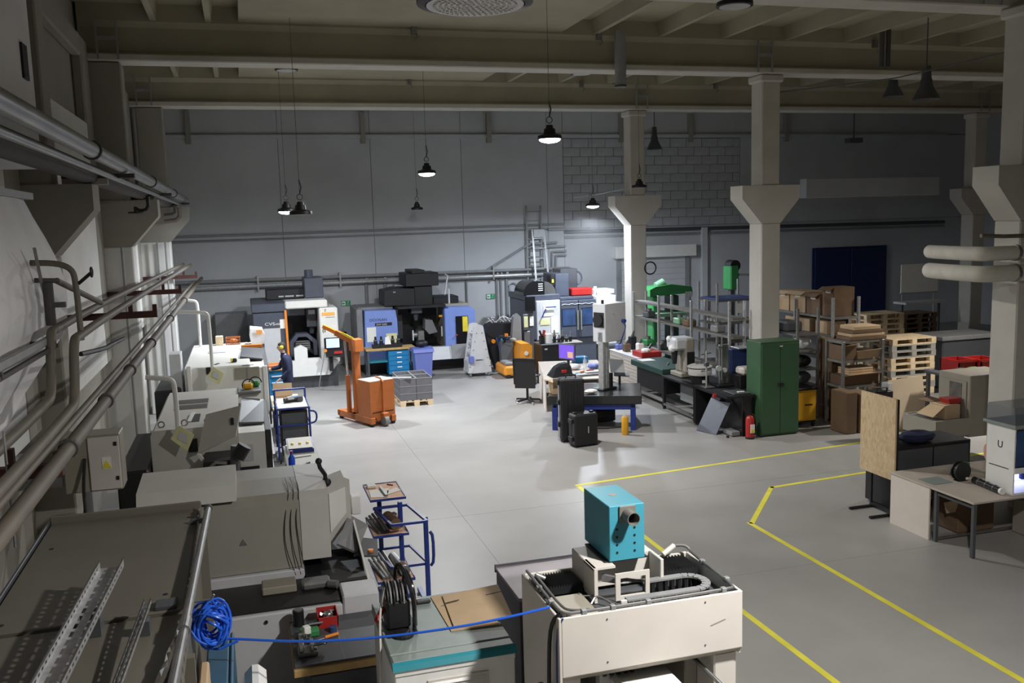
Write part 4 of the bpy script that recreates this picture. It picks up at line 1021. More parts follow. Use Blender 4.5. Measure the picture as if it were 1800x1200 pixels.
for z in (.35, .75, 1.1, 1.5, 1.85): t.p('shelf', t.b().box(11.14, 11.68, 16.73, 18.62, z - .035, z), 'dull_steel')
for k, (z, m, lab) in enumerate(((1.502, 'plastic_bag', 'silvery foil-wrapped part on the dark rack'), (1.102, 'black', 'black part on the dark rack, below the foil'), (.752, 'dark_grey', 'dark part low on the dark rack'))):
    solo('wrapped_part', B().ball((11.42, 16.98, z + .14), .2, (1.1, .8, .68)), m, lab, 'part', smooth=True)
for k, (y, z, lab) in enumerate(((17.6, 1.102, 'dark grey casting at the back of the dark rack'), (17.7, .752, 'dark grey casting low at the back of the dark rack'), (17.5, 1.852, 'grey casting on the top board of the dark rack'))):
    solo('machine_part', B().box(11.2, 11.6, y - .3, y + .3, z, z + .22, .04), 'dark_grey', lab, 'part')
for k, (x0, x1, z, h, m, lab) in enumerate(((11.62, 11.95, 1.382, .3, 'cardboard_dark', 'brown carton on the upper rack shelf, left'), (11.98, 12.5, 1.382, .17, 'cardboard', 'tan opened carton on the upper rack shelf, right'),
                                         (11.65, 12.5, .862, .2, 'cardboard_dark', 'long brown carton on the lower rack shelf'))):
    t = T('cardboard_box', lab, 'box', ((x0 + x1) / 2, 16.05, z), 'cartons on the low rack')
    t.p('carton', t.b().box(x0, x1, 15.85, 16.3, z, z + h, .005), m)
    t.p('flap', t.b().slab([(x0, 15.85, z + h), (x1, 15.85, z + h), (x1 - .03, 15.74, z + h + .05), (x0 + .05, 15.74, z + h + .03)], .006), 'cardboard')
for k in range(3):
    solo('flat_carton', B().box(11.8, 12.48 - .05 * k, 15.86, 16.25, 1.065 + k * .05, 1.108 + k * .05, .006), 'cardboard', 'flat tan carton on the long brown carton, %s' % ('lowest', 'middle', 'highest')[k], 'carton', 'flat cartons on the lower shelf')
for k, (x0, x1, h, m, lab) in enumerate(((11.28, 11.55, .85, 'cardboard_dark', 'tall folded brown carton on the floor left before the low rack'), (11.60, 11.95, .80, 'cardboard_dark', 'bulging brown carton before the low rack'), (12.02, 12.4, .5, 'cardboard_dark', 'squat brown carton before the low rack, right'))):
    solo('cardboard_box', B().box(x0, x1, 15.25, 15.75, 0.0, h, .02), m, lab, 'box', 'cartons on the floor by the rack')
t = T('machine_vice', 'small black and clear fixture behind the chipboard sheet top', 'fixture', (11.55, 14.6, 0))
t.p('stand', t.b().box(11.36, 11.78, 14.5, 14.8, 0, .98, .01), 'black')
t.p('arch', t.b().tube([(11.4, 14.5, .98), (11.4, 14.5, 1.06), (11.63, 14.5, 1.06), (11.63, 14.5, .98)], .02, 6), 'black')
t.p('tub', t.b().box(11.66, 11.79, 14.52, 14.7, .98, 1.13, .01), 'clear')
# pallet stacks
kinds = ['wood_grey', 'wood', 'wood_grey', 'wood', 'wood_grey', 'wood', 'wood', 'wood_grey', 'wood_grey', 'wood']
ordn = ['lowest', 'second', 'third', 'fourth', 'fifth', 'sixth', 'seventh', 'eighth', 'ninth', 'topmost']
src = {}
for k in range(10):
    lab = '%s pallet of the tall stack behind the plywood sheet, counted from the floor' % ordn[k]
    if kinds[k] not in src:
        src[kinds[k]] = pallet(14.15, 17.5, k * .146, lab, kinds[k], 1.2, .8, 'x', 'pallets in the tall stack')
    else:
        dup(src[kinds[k]].o, (14.75 + random.uniform(-.03, .03), 17.9, k * .146), 0, lab)
for k in range(11):
    lab = '%s pallet of the rear stack, left behind the tall stack' % (ordn + ['topmost'])[k if k < 9 else k].replace('topmost', 'tenth' if k == 9 else 'topmost')
    dup(src['wood'].o, (16.75 + random.uniform(-.03, .03), 21.4, k * .146), 0, lab)['group'] = 'pallets in the rear stack'
pd = None
for k in range(9):
    lab = '%s pallet of the dark stack far back in the right bay' % ['lowest', 'second', 'third', 'fourth', 'fifth', 'sixth', 'seventh', 'eighth', 'topmost'][k]
    if pd is None: pd = pallet(18.8, 22.8, 0, lab, 'wood_dark', 1.2, .8, 'x', 'pallets in the dark stack')
    else: dup(pd.o, (19.4 + random.uniform(-.04, .04), 23.2, k * .146), 0, lab)
solo('plywood_sheet', B().slab([(12.30, 15.12, .0), (13.12, 15.12, .0), (13.09, 15.29, 1.06), (12.28, 15.29, 1.01)], .025), 'plywood', 'plain tan board leaning before the pallet stack', 'board')
solo('timber_crate', B().box(12.75, 13.0, 15.33, 15.7, 0, .9, .01), 'wood_dark', 'dark timber crate behind the plain tan board', 'crate')
# far right bay
t = T('whiteboard', 'pale whiteboard far back in the dark right bay', 'board', (21.2, 25.0, 0))
t.box('panel', 'paper', 20.5, 21.95, 25.0, 25.04, 1.72, 2.64)
t.box('frame', 'galv', 20.47, 21.98, 25.0, 25.05, 1.68, 1.72)
for x in (20.6, 21.85): t.p('leg', t.b().bar((x, 25.06, 0), (x, 25.06, 2.0), .04), 'galv')
t = T('side_table', 'dim low table far back below the whiteboard', 'table', (20.6, 24.1, 0))
t.box('top', 'pale_grey', 19.8, 21.4, 23.9, 24.5, 1.45, 1.52)
for x in (19.9, 21.3): t.p('leg', t.b().bar((x, 24.2, 0), (x, 24.2, 1.45), .06), 'dark_grey')
t = T('storage_tub', 'grey storage tub behind the red crates', 'tub', (17.0, 18.4, 0))
t.p('tub', t.b().box(16.0, 17.6, 18.0, 18.9, .1, 1.25, .03), 'dark_grey')
t.p('rim', t.b().box(15.95, 17.65, 17.95, 18.95, 1.25, 1.36, .02), 'mid_grey')
t.p('runner', t.b().box(15.8, 15.95, 18, 18.9, 0, .1), 'black')
t.p('runner', t.b().box(16.7, 16.85, 18, 18.9, 0, .1), 'black')
t = T('red_rack', 'rack of red bins far right behind the wrapped column', 'rack', (24.6, 23.2, 0))
for k in range(5):
    t.p('shelf', t.b().box(24.0, 25.4, 23.0, 23.6, .6 + k * .7, .64 + k * .7), 'dark_grey')
    t.p('bin', t.b().box(24.1, 25.2, 23.0, 23.5, .65 + k * .7, .95 + k * .7, .02), 'red_crate')
for x in (24.0, 25.4): t.p('post', t.b().bar((x, 23.3, 0), (x, 23.3, 3.9), .08), 'dark_grey')
t = T('parts_table', 'table of red crates and loose parts behind the grey wash cabinet', 'table', (13.85, 14.8, 0))
t.box('top', 'dark_grey', 13.0, 15.05, 14.2, 15.1, 1.15, 1.2)
for x in (13.05, 15.0):
    for y in (14.25, 15.05): t.p('leg', t.b().bar((x, y, 0), (x, y, 1.15), .06), 'dark_grey')
for x0, x1, y0, lab in ((13.33, 13.75, 14.55, 'left red crate on the parts table'), (13.77, 14.23, 14.45, 'right red crate on the parts table, solid end towards the floor')):
    t = T('red_crate', lab, 'crate', ((x0 + x1) / 2, y0 + .25, 1.2), 'red crates on the parts table')
    b = t.b()
    b.box(x0, x1, y0, y0 + .5, 1.202, 1.22).box(x0, x0 + .02, y0, y0 + .5, 1.22, 1.44).box(x1 - .02, x1, y0, y0 + .5, 1.22, 1.44).box(x0, x1, y0, y0 + .02, 1.22, 1.44).box(x0, x1, y0 + .48, y0 + .5, 1.22, 1.44)
    t.p('tub', b, 'red_crate')
    t.p('rim', t.b().box(x0 - .01, x1 + .01, y0 - .012, y0, 1.40, 1.45), 'red')
for k, (x, y, m, r, lab) in enumerate(((13.25, 14.42, 'dark_green', .11, 'dark green part left of the red crates'), (13.50, 14.35, 'machine_green', .12, 'green part before the red crates'), (14.05, 14.3, 'amber', .08, 'amber part at the right before the red crates'), (14.30, 14.35, 'beige', .11, 'beige part on the right of the parts table'), (13.07, 14.25, 'red', .05, 'red part at the left end of the parts table'), (14.55, 14.7, 'blue_bin', .14, 'blue part at the right end of the parts table'))):
    solo('loose_part', B().box(x - r, x + r, y - r * .8, y + r * .8, 1.202, 1.202 + r * 1.1, r * .3), m, lab, 'part', 'loose parts on the parts table')
# grey wash cabinet
t = T('wash_cabinet', 'grey parts cabinet with a window and a low front tray holding a carton', 'machine', (11.9, 13.0, 0))
t.box('cabinet', 'grey_beige', 11.75, 12.75, 12.55, 13.3, .5, 1.56, .015)
wq = t.box('window_frame', 'grey_beige', 11.73, 11.75, 12.62, 13.22, .62, 1.46, .004)
t.box('window', 'grey_glass', 11.722, 11.73, 12.72, 13.0, .85, 1.42, 0, wq)
b = t.b()
b.box(11.02, 11.74, 12.5, 13.3, .56, .60).box(11.02, 11.06, 12.5, 13.3, .6, .85).box(11.06, 11.74, 12.5, 12.54, .6, .85).box(11.06, 11.74, 13.26, 13.3, .6, .85)
t.p('tray', b, 'grey_beige')
t.p('tray_lid', t.b().box(11.06, 11.74, 12.54, 13.26, .80, .835), 'mid_grey')
t.p('leg', t.b().cyl((11.5, 12.75, 0), (11.5, 12.75, .56), .09), 'mid_grey')
for x in (11.9, 12.65): t.p('leg', t.b().bar((x, 12.9, 0), (x, 12.9, .5), .08), 'mid_grey')
t.box('edge_trim', 'galv', 11.74, 12.76, 12.54, 12.58, 1.555, 1.575)
t = T('cardboard_box', 'open tan carton on the grey cabinet tray', 'box', (11.45, 12.8, .84))
t.p('carton', t.b().box(11.3, 11.62, 12.62, 12.95, .837, 1.08, .004), 'cardboard')
t.p('flap', t.b().slab([(11.3, 12.62, 1.06), (11.3, 12.95, 1.06), (11.05, 13.0, .9), (11.05, 12.6, .9)], .008), 'cardboard')
t.p('flap', t.b().slab([(11.3, 12.95, 1.08), (11.62, 12.95, 1.08), (11.5, 13.2, 1.12), (11.2, 13.2, 1.1)], .008), 'cardboard_dark')
solo('red_tray', B().prism([(11.46, 1.085), (11.66, 1.085), (11.70, 1.17), (11.42, 1.17)], 'y', 12.68, 12.9), 'red', 'dull red tray resting on the tan carton', 'tray')
solo('dark_bundle', B().ball((11.665, 12.70, .905), .055, (.8, 1, 1.2)), 'cardboard_dark', 'dark bundle right of the tan carton', 'bundle', smooth=True)
solo('white_carton', B().box(10.8, 11.35, 12.4, 12.75, 0, .42, .005), 'paper', 'white carton on the floor below the grey cabinet tray', 'box')
# chipboard on its stand
t = T('board_stand', 'chipboard sheet fixed upright on a black two-footed stand', 'stand', (8.85, 11.1, 0))
t.p('chipboard', t.b().prism([(11.42, .57), (10.66, .57), (10.66, 1.76), (11.42, 1.76)], 'x', 8.71, 8.735), 'osb')
t.p('backing', t.b().box(8.738, 8.79, 10.68, 11.40, .60, 1.74), 'black')
for y in (11.28, 10.82):
    t.p('post', t.b().bar((8.815, y, .03), (8.815, y, 1.5), .03), 'black')
    t.p('foot', t.b().bar((8.44, y, .02), (8.94, y, .02), .04, .03), 'black')
t.p('cross_bar', t.b().bar((8.815, 11.26, .06), (8.815, 10.84, .06), .04), 'black')
t = T('desk_lamp', 'folding black lamp arm behind the chipboard sheet', 'lamp', (9.3, 11.45, 1.0))
t.p('arm', t.b().cyl((9.3, 11.45, 1.02), (9.1, 11.4, 1.5), .018).cyl((9.36, 11.45, 1.02), (9.16, 11.4, 1.5), .018), 'black')
t.p('head', t.b().cyl((9.16, 11.4, 1.5), (9.05, 11.3, 1.46), .05), 'black')
t.p('base', t.b().cyl((9.33, 11.45, .972), (9.33, 11.45, 1.02), .09), 'black')
t = T('black_cabinet', 'low black cabinet behind the pale desk', 'cabinet', (9.5, 11.2, 0))
t.box('body', 'black', 8.95, 10.3, 10.95, 11.6, .03, .97, .01)
t.box('door', 'dark_grey', 9.0, 9.6, 10.93, 10.95, .08, .92, .004)
t.box('door', 'dark_grey', 9.63, 10.25, 10.93, 10.95, .08, .92, .004)
t.box('plinth', 'rubber', 9.0, 10.25, 11.0, 11.55, 0, .03)
solo('folded_jacket', B().ball((9.45, 11.1, 1.06), .26, (1.2, .7, .36), 10), 'cloth_navy', 'dark navy jacket folded on the black cabinet', 'jacket', smooth=True)
t = T('motor', 'dark motor with a copper coloured end behind the black spool', 'motor', (10.3, 10.3, .74))
t.p('body', t.b().cyl((10.2, 10.45, .9), (10.55, 10.3, .9), .15, n=18), 'black')
t.p('end', t.b().cyl((10.14, 10.475, .9), (10.2, 10.45, .9), .12, n=18), 'pink_wood')
t.p('cradle', t.b().box(10.25, 10.5, 10.3, 10.48, .742, .82), 'dark_grey')
solo('green_part', B().cyl((9.62, 10.3, .742), (9.62, 10.3, .84), .05), 'lime' if False else 'machine_green', 'small green cup behind the black spool', 'cup')
# pale desks
t = T('desk', 'pale L-return desk with a solid white end panel', 'desk', (9.2, 10.2, 0))
t.box('desk_top', 'desk_top', 8.58, 10.7, 9.80, 10.6, .715, .74, .003)
t.box('end_panel', 'desk_panel', 8.59, 8.615, 9.82, 10.58, 0.0, .715, .002)
t.box('end_panel', 'desk_panel', 10.66, 10.685, 9.82, 10.58, 0.0, .715, .002)
t.box('back_panel', 'desk_panel', 8.615, 10.66, 10.5, 10.52, .3, .715, .002)
t = T('desk', 'pale desk on four dark steel legs carrying the white printer', 'desk', (9.6, 9.4, 0))
t.box('desk_top', 'desk_top', 8.58, 10.9, 9.04, 9.795, .715, .74, .003)
for x in (8.64, 10.84):
    for y in (9.09, 9.74): t.p('leg', t.b().bar((x, y, 0), (x, y, .715), .045), 'dark_grey')
for x in (8.64, 10.84): t.p('foot_rail', t.b().bar((x, 9.12, .66), (x, 9.71, .66), .03), 'dark_grey')
for y in (9.74,): t.p('rail', t.b().bar((8.67, y, .04), (10.81, y, .04), .025), 'dull_steel')
t = T('floor_carton', 'brown carton leaning under the pale desk', 'box', (9.4, 10.1, 0))
t.p('carton', t.b().box(9.1, 9.7, 9.85, 10.35, .02, .5, .006), 'cardboard_dark')
t.p('flap', t.b().slab([(8.85, 9.84, .48), (9.3, 9.84, .5), (9.3, 9.9, .3), (8.95, 9.9, .3)], .01), 'cardboard')
t.p('underside', t.b().box(9.12, 9.68, 9.87, 10.33, 0, .02), 'cardboard_dark')
solo('under_desk_box', B().box(9.85, 10.7, 9.2, 9.7, 0, .5, .02), 'grey_beige', 'grey case on the floor under the printer desk', 'case')
solo('paper_sheet', B().box(8.68, 9.0, 9.85, 10.15, .742, .745), 'tealgrey', 'grey-green sheet lying on the pale return desk', 'paper')
t = T('filament_spool', 'round black spool standing on edge on the pale desk', 'spool', (9.16, 9.9, .74))
t.p('flange', t.b().lathe((9.16, 9.9, .87), [(.045, -.05), (.125, -.05), (.13, -.045), (.13, -.03), (.045, -.03)], 28, 'y'), 'black', smooth=False)
t.p('flange', t.b().lathe((9.16, 9.9, .87), [(.045, .03), (.13, .03), (.13, .045), (.125, .05), (.045, .05)], 28, 'y'), 'black', smooth=False)
t.p('filament', t.b().lathe((9.16, 9.9, .87), [(.05, -.03), (.11, -.03), (.11, .03), (.05, .03)], 28, 'y'), 'gloss_black')
t.p('tag', t.b().box(9.2, 9.24, 9.845, 9.849, .76, .79), 'paper')
t.p('stand', t.b().prism([(9.08, .742), (9.24, .742), (9.22, .75), (9.1, .75)], 'y', 9.85, 9.95), 'black')
t = T('black_tube', 'black instrument tube with a white end lying on the desk', 'tube', (9.2, 9.45, .74))
t.p('barrel', t.b().cyl((9.22, 9.72, .79), (9.15, 9.2, .79), .045, n=16), 'gloss_black')
t.p('end_cap', t.b().cyl((9.15, 9.2, .79), (9.145, 9.16, .79), .043, n=16), 'white')
for k in range(3): t.p('ring', t.b().cyl((9.21 - .02 * k, 9.62 - .15 * k, .79), (9.207 - .02 * k, 9.60 - .15 * k, .79), .049, n=16), 'dark_grey')
t = T('printer', 'white desktop printer with a dark screen, lit chamber and clear hood', 'printer', (9.55, 9.35, .74))
b = t.b()
b.box(9.24, 9.26, 9.1, 9.55, .742, 1.62).box(9.84, 9.86, 9.1, 9.55, .742, 1.62).box(9.26, 9.84, 9.53, 9.55, .742, 1.62).box(9.26, 9.84, 9.1, 9.53, .742, .77).box(9.26, 9.84, 9.1, 9.53, 1.02, 1.05).box(9.26, 9.84, 9.1, 9.53, 1.60, 1.62)
t.p('casing', b, 'white')
t.p('front_screen', t.b().box(9.27, 9.83, 9.085, 9.1, 1.12, 1.58), 'blue_glass')
t.p('front_panel', t.b().box(9.25, 9.85, 9.09, 9.1, 1.03, 1.10), 'white')
t.p('chamber_light', t.b().box(9.28, 9.82, 9.50, 9.525, .80, 1.0), 'glow_soft')
t.p('nozzle', t.b().cyl((9.4, 9.3, 1.02), (9.4, 9.3, .9), .04).cyl((9.6, 9.3, 1.02), (9.6, 9.3, .88), .05), 'blue_steel')
t.p('slot', t.b().box(9.236, 9.24, 9.18, 9.5, 1.07, 1.08), 'ink')
t.text('lettering', 'U', (9.239, 9.375, 1.325), .13, 'ink', (PI / 2, 0, -PI / 2))
t.p('hood', t.b().loft([[(9.22, 9.08, 1.66), (9.88, 9.08, 1.66), (9.88, 9.57, 1.66), (9.22, 9.57, 1.66)], [(9.24, 9.12, 1.88), (9.86, 9.12, 1.88), (9.86, 9.55, 1.88), (9.24, 9.55, 1.88)]]), 'smoke_glass')
t.p('hood_sill', t.b().box(9.2, 9.9, 9.06, 9.59, 1.622, 1.66, .004), 'tealgrey')
# insulated pipes round the near column
def wrapped_pipe(label, z, y, r, yb):
    t = T('insulated_pipe', label, 'pipe', (11.6, y, z - r))
    t.p('run', t.b().tube([(10.28, yb, z), (10.20, yb - .25, z), (10.10, y + .1, z), (10.2, y, z), (10.9, y, z), (13.4, y + .1, z)], r, 14, 2), 'insulation', smooth=True)
    for x in (10.65, 11.5, 12.4): t.p('band', t.b().cyl((x, y, z), (x + .05, y, z), r + .012, n=16), 'dull_steel')
    return t
wrapped_pipe('upper white insulated pipe bending round the nearest column', 3.745, 10.65, .105, 11.9)
wrapped_pipe('lower thick white insulated pipe bending round the nearest column', 3.455, 10.65, .12, 11.9)
solo('thin_pipe', B().tube([(10.2, 10.8, 4.0), (10.6, 10.78, 3.98), (13.4, 10.8, 3.96)], .03), 'pipe_paint', 'thin pipe above the insulated pipes on the nearest column', 'pipe')
solo('cable_coil', B().torus((10.86, 23.38, 3.0), .17, .02, 'y', 20, 6), 'rubber', 'black cable coil hanging on the white column left of the shutter', 'cable')

# ------------------------------------------------------------------ lathes along the left wall
t = T('lathe', 'farthest white lathe, brightly lit top with a hanging tag at its near end', 'machine', (-.4, 19.7, 0))
t.p('base', t.b().box(-1.15, .2, 17.95, 21.5, .06, .55, .02), 'mid_grey')
t.p('body', t.b().box(-1.17, .02, 17.9, 21.5, .55, 1.85, .02), 'machine_white')
t.p('front_body', t.b().prism([(17.9, .55), (21.45, .55), (21.45, 1.85), (20.7, 1.85), (18.9, 1.78), (17.9, 1.78)], 'x', .02, .28), 'machine_white')
t.p('sloped_door', t.b().slab([(-.16, 18.8, 1.865), (.27, 18.75, 1.80), (.31, 20.4, 1.82), (-.12, 20.4, 1.87)], .03), 'dark_grey')
t.p('door_strip', t.b().box(-.14, .3, 20.3, 20.4, 1.86, 1.93, .005), 'bright_orange')
t.p('front_door', t.b().box(.285, .36, 18.2, 21.2, .6, 1.75, .01), 'dark_grey')
t.p('corner_trim', t.b().box(.24, .33, 17.88, 17.98, .3, 1.8, .01), 'white')
wq = t.p('end_window', t.b().box(-.27, .18, 17.88, 17.9, 1.58, 1.80), 'grey_beige')
t.p('window_bar', t.b().box(-.05, -.03, 17.872, 17.88, 1.58, 1.80), 'mid_grey', wq)
t.p('end_hatch', t.b().box(-.12, .13, 17.885, 17.9, 1.33, 1.46), 'black')
t.p('hose_loop', t.b().torus((.0, 17.86, 1.4), .09, .012, 'y', 16, 6), 'dull_steel')
t.p('socket', t.b().box(-.78, -.66, 17.885, 17.9, 1.72, 1.85), 'black')
t.p('blue_label', t.b().box(-.92, -.8, 17.87, 17.9, 1.30, 1.37), 'blue_steel')
t.p('maker_label', t.b().box(-.13, .08, 17.89, 17.9, 1.835, 1.845), 'ink')
t.p('end_post', t.b().box(-1.12, -1.04, 17.82, 17.9, .5, 1.9, .01), 'white')
t.p('rear_box', t.b().box(-1.42, -1.22, 18.0, 18.5, 1.35, 2.12, .01), 'pale_grey')
t.p('rear_drive', t.b().box(-1.7, -1.25, 17.7, 19.5, .3, 1.5, .03), 'black')
t.p('lever', t.b().tube([(-1.4, 17.9, 1.0), (-1.25, 17.85, 1.3), (-1.1, 17.8, 1.1)], .02), 'dull_steel')
t.p('rear_unit', t.b().box(-1.5, -1.3, 17.55, 17.7, .95, 1.25, .01), 'mid_grey')
t.p('top_vent', t.b().box(-.8, -.45, 19.9, 20.3, 1.85, 1.862), 'pale_grey')
t.p('top_mark', t.b().bar((-.62, 18.15, 1.857), (-.56, 18.3, 1.857), .05, .006), 'ink')
t = T('tape_measure', 'small yellow and black tape measure on the white lathe top', 'tool', (-.28, 18.35, 1.85))
t.p('case', t.b().box(-.33, -.22, 18.3, 18.42, 1.852, 1.92, .015), 'black')
t.p('label', t.b().box(-.34, -.3, 18.29, 18.4, 1.87, 1.93, .01), 'yellow')
t = T('plastic_bag', 'white full plastic bag standing on the far end of the white lathe', 'bag', (.22, 21.1, 1.85))
t.p('bag', t.b().loft([[(.08, 21.0, 1.852), (.36, 21.0, 1.852), (.36, 21.3, 1.852), (.08, 21.3, 1.852)], [(.05, 20.97, 2.05), (.38, 20.97, 2.05), (.38, 21.33, 2.05), (.05, 21.33, 2.05)], [(.07, 21.0, 2.2), (.33, 21.02, 2.17), (.33, 21.28, 2.2), (.07, 21.28, 2.24)]]), 'plastic_bag', smooth=True)
t.p('print', t.b().box(.2, .32, 20.95, 20.975, 2.08, 2.17), 'orange_print')
solo('wooden_box', B().box(-.68, -.52, 21.2, 21.4, 1.852, 2.05, .01), 'wood', 'small wooden box at the far end of the white lathe top', 'box')
t = T('wire_basket', 'orange wire basket at the far end of the white lathe top', 'basket', (-.3, 21.3, 1.85))
b = t.b()
for z in (1.86, 1.93, 2.0): b.tube([(-.46, 21.2, z), (-.16, 21.2, z), (-.16, 21.42, z), (-.46, 21.42, z), (-.46, 21.2, z)], .01, 5)
for x in (-.46, -.36, -.26, -.16): b.bar((x, 21.2, 1.855), (x, 21.2, 2.0), .012)
t.p('wires', b, 'orange')['kind'] = 'stuff'
t.p('contents', t.b().ball((-.3, 21.31, 1.92), .09, (1.1, .9, .6), 8), 'orange')

t = T('lathe', 'middle white lathe with its end cover flapped open', 'machine', (-.5, 14.2, 0))
t.p('base', t.b().box(-1.25, .1, 12.95, 16.0, .05, .45, .02), 'mid_grey')
t.p('body', t.b().prism([(-1.33, .45), (-.2, .45), (-.2, 1.75), (-1.28, 1.75), (-1.33, 1.68)], 'y', 12.9, 15.9), 'machine_grey')
t.p('front_body', t.b().prism([(12.9, .45), (15.9, .45), (15.9, 1.75), (15.4, 1.75), (15.2, 1.6), (13.5, 1.58), (13.3, 1.62), (12.9, 1.62)], 'x', -.2, .15), 'machine_white')
t.p('sloped_door', t.b().slab([(-.19, 13.5, 1.62), (.15, 13.5, 1.60), (.19, 15.2, 1.62), (-.15, 15.2, 1.68)], .03), 'dark_grey')
t.p('top_shelf', t.b().box(-.2, .16, 15.3, 15.9, 1.74, 1.78, .006), 'mid_grey')
t.p('front_door', t.b().box(.155, .24, 13.3, 15.7, .5, 1.55, .01), 'black')
t.p('door_rail', t.b().box(.24, .27, 13.0, 15.9, 1.2, 1.26), 'dull_steel')
t.p('door_rail', t.b().box(.24, .27, 13.0, 15.9, .7, .76), 'dull_steel')
for k in range(2):
    t.p('grille', t.b().box(-1.12, -.64, 14.28 + k * .45, 14.64 + k * .45, 1.75, 1.757), 'grey_beige')
    for q in range(5):
        t.p('grille_bar', t.b().box(-1.11, -.65, 14.31 + k * .45 + q * .066, 14.33 + k * .45 + q * .066, 1.757, 1.766), 'mid_grey')
t.p('top_hole', t.b().box(-.83, -.72, 13.3, 13.85, 1.75, 1.756), 'black')
t.p('hole_flap', t.b().slab([(-.88, 13.3, 1.757), (-.83, 13.3, 1.757), (-.79, 13.85, 1.78), (-.84, 13.85, 1.78)], .01), 'white')
for k in range(3): t.p('lifting_eye', t.b().torus((-1.2 + k * .3, 13.1, 1.79), .04, .01, 'y', 12, 5), 'dull_steel')
t.p('end_socket', t.b().box(-.86, -.74, 12.88, 12.9, 1.42, 1.6), 'black')
t.p('end_hatch', t.b().box(-.2, .05, 12.885, 12.9, .98, 1.14), 'black')
t.p('end_plate', t.b().box(-.18, -.02, 12.885, 12.9, 1.22, 1.45), 'pale_grey')
t.p('lid', t.b().slab([(-.72, 12.55, 1.47), (-.22, 12.35, 1.70), (-.13, 12.35, 2.11), (-.58, 12.6, 1.98)], .025), 'machine_grey')
t.p('lid_handle', t.b().box(-.28, -.24, 12.32, 12.38, 1.86, 1.95, .005), 'black')
t.p('lid_edge', t.b().slab([(-.74, 12.56, 1.46), (-.70, 12.56, 1.46), (-.42, 12.62, 1.0), (-.52, 12.62, .98)], .02), 'machine_white')
t.p('end_pit', t.b().box(-.66, -.2, 12.3, 12.9, .6, 1.4, .02), 'black')
t.p('gear_arm', t.b().cyl((-.3, 12.26, .95), (-.24, 12.26, 1.6), .06), 'dark_grey')
t.p('gear_hub', t.b().cyl((-.22, 12.2, 1.45), (-.12, 12.2, 1.6), .09, n=16), 'black')
for k in range(3): t.p('pipe_bend', t.b().tube([(-.62, 12.27, 1.0 + .15 * k), (-.5, 12.24, 1.1 + .15 * k), (-.36, 12.24, 1.08 + .15 * k)], .022), 'dull_steel')
t.p('pump', t.b().cyl((-.12, 12.6, 1.0), (-.12, 12.75, 1.0), .1, n=14), 'black')
t.p('rear_drive', t.b().box(-1.75, -1.35, 12.6, 15.0, .2, 1.3, .03), 'black')
for k, (x, y, m, lab) in enumerate(((-.03, 15.55, 'amber', 'yellow cordless tool on the middle lathe shelf'), (.08, 15.75, 'machine_green', 'green tin on the middle lathe shelf'))):
    t = T('hand_tool', lab, 'tool', (x, y, 1.78))
    t.p('body', t.b().box(x - .09, x + .07, y - .1, y + .08, 1.782, 1.88, .03), m)
    t.p('cable', t.b().torus((x, y, 1.84), .1, .01, 'y', 14, 5, 0, 3.6), 'black')
def supply_pipe(label, x, y, z0, z1, tag):
    t = T('supply_pipe', label, 'pipe', (x, y, z0), 'white supply pipes of the lathes')
    t.p('pipe', t.b().tube([(x, y, z0), (x, y, z1 - .12), (x - .03, y, z1 - .02), (x - .15, y, z1), (-1.3, y, z1 + .03)], .032, 8, 2), 'white', smooth=True)
    if tag:
        t.p('tag', t.b().slab([(x - .10, y - .06, z0 + .05), (x + .10, y - .07, z0 - .13), (x + .20, y - .06, z0 + .08), (x + .02, y - .05, z0 + .22)], .006), 'yellow_paper')
        t.p('tag_print', t.b().slab([(x - .02, y - .075, z0 + .05), (x + .1, y - .08, z0 - .03), (x + .11, y - .07, z0 + .09), (x + .02, y - .068, z0 + .14)], .004), 'pale_grey')
supply_pipe('white supply pipe with a yellow-edged tag before the farthest lathe', -.66, 17.78, 1.66, 2.9, True)
supply_pipe('white supply pipe at the far end of the farthest lathe', -1.0, 21.2, 1.86, 2.88, False)
supply_pipe('white supply pipe with a yellow-edged tag before the middle lathe', -.95, 12.6, 1.65, 2.5, True)

t = T('lathe', 'nearest large grey lathe with a dark open chip bay and control arm', 'machine', (-.1, 9.2, 0))
t.p('guard', t.b().prism([(9.0, 1.06), (10.15, 1.06), (10.15, 1.80), (9.62, 1.82), (9.1, 1.80), (9.0, 1.72)], 'x', -1.1, .385), 'guard_paint')
t.p('guard_end', t.b().prism([(9.0, 1.12), (10.15, 1.12), (10.15, 1.80), (9.62, 1.82), (9.1, 1.80), (9.0, 1.72)], 'x', .39, .67), 'machine_grey')
t.p('lid', t.b().prism([(8.97, 1.805), (9.7, 1.825), (9.72, 1.98), (9.05, 1.95)], 'x', -1.1, -.2), 'machine_grey')
t.p('sill', t.b().box(-1.1, .4, 8.95, 9.3, .93, 1.05, .01), 'pale_grey')
t.p('chip_bay', t.b().box(-1.1, .98, 9.35, 10.2, .3, 1.06, .02).box(.41, .97, 8.62, 9.9, .90, 1.0, .004), 'black')
t.p('bay_edge', t.b().slab([(.975, 8.58, .96), (.995, 8.58, .96), (.96, 9.55, 1.34), (.94, 9.55, 1.34)], .02), 'machine_white')
t.p('bay_side', t.b().slab([(.965, 8.6, .9), (.965, 9.9, .9), (.94, 9.9, 1.36), (.95, 9.5, 1.31)], .01), 'black')
t.p('base', t.b().box(-1.1, .69, 8.25, 9.35, .06, .93, .015), 'pale_grey')
t.p('base_end', t.b().box(.695, 1.03, 8.25, 8.6, .06, 1.0, .015).box(.695, 1.03, 8.6, 9.35, .06, .89), 'pale_grey')
t.p('tray', t.b().box(-1.05, .68, 8.3, 9.3, .93, .955, .004), 'black')
t.p('feet', t.b().box(-1.0, 1.0, 8.4, 9.3, 0, .06), 'black')
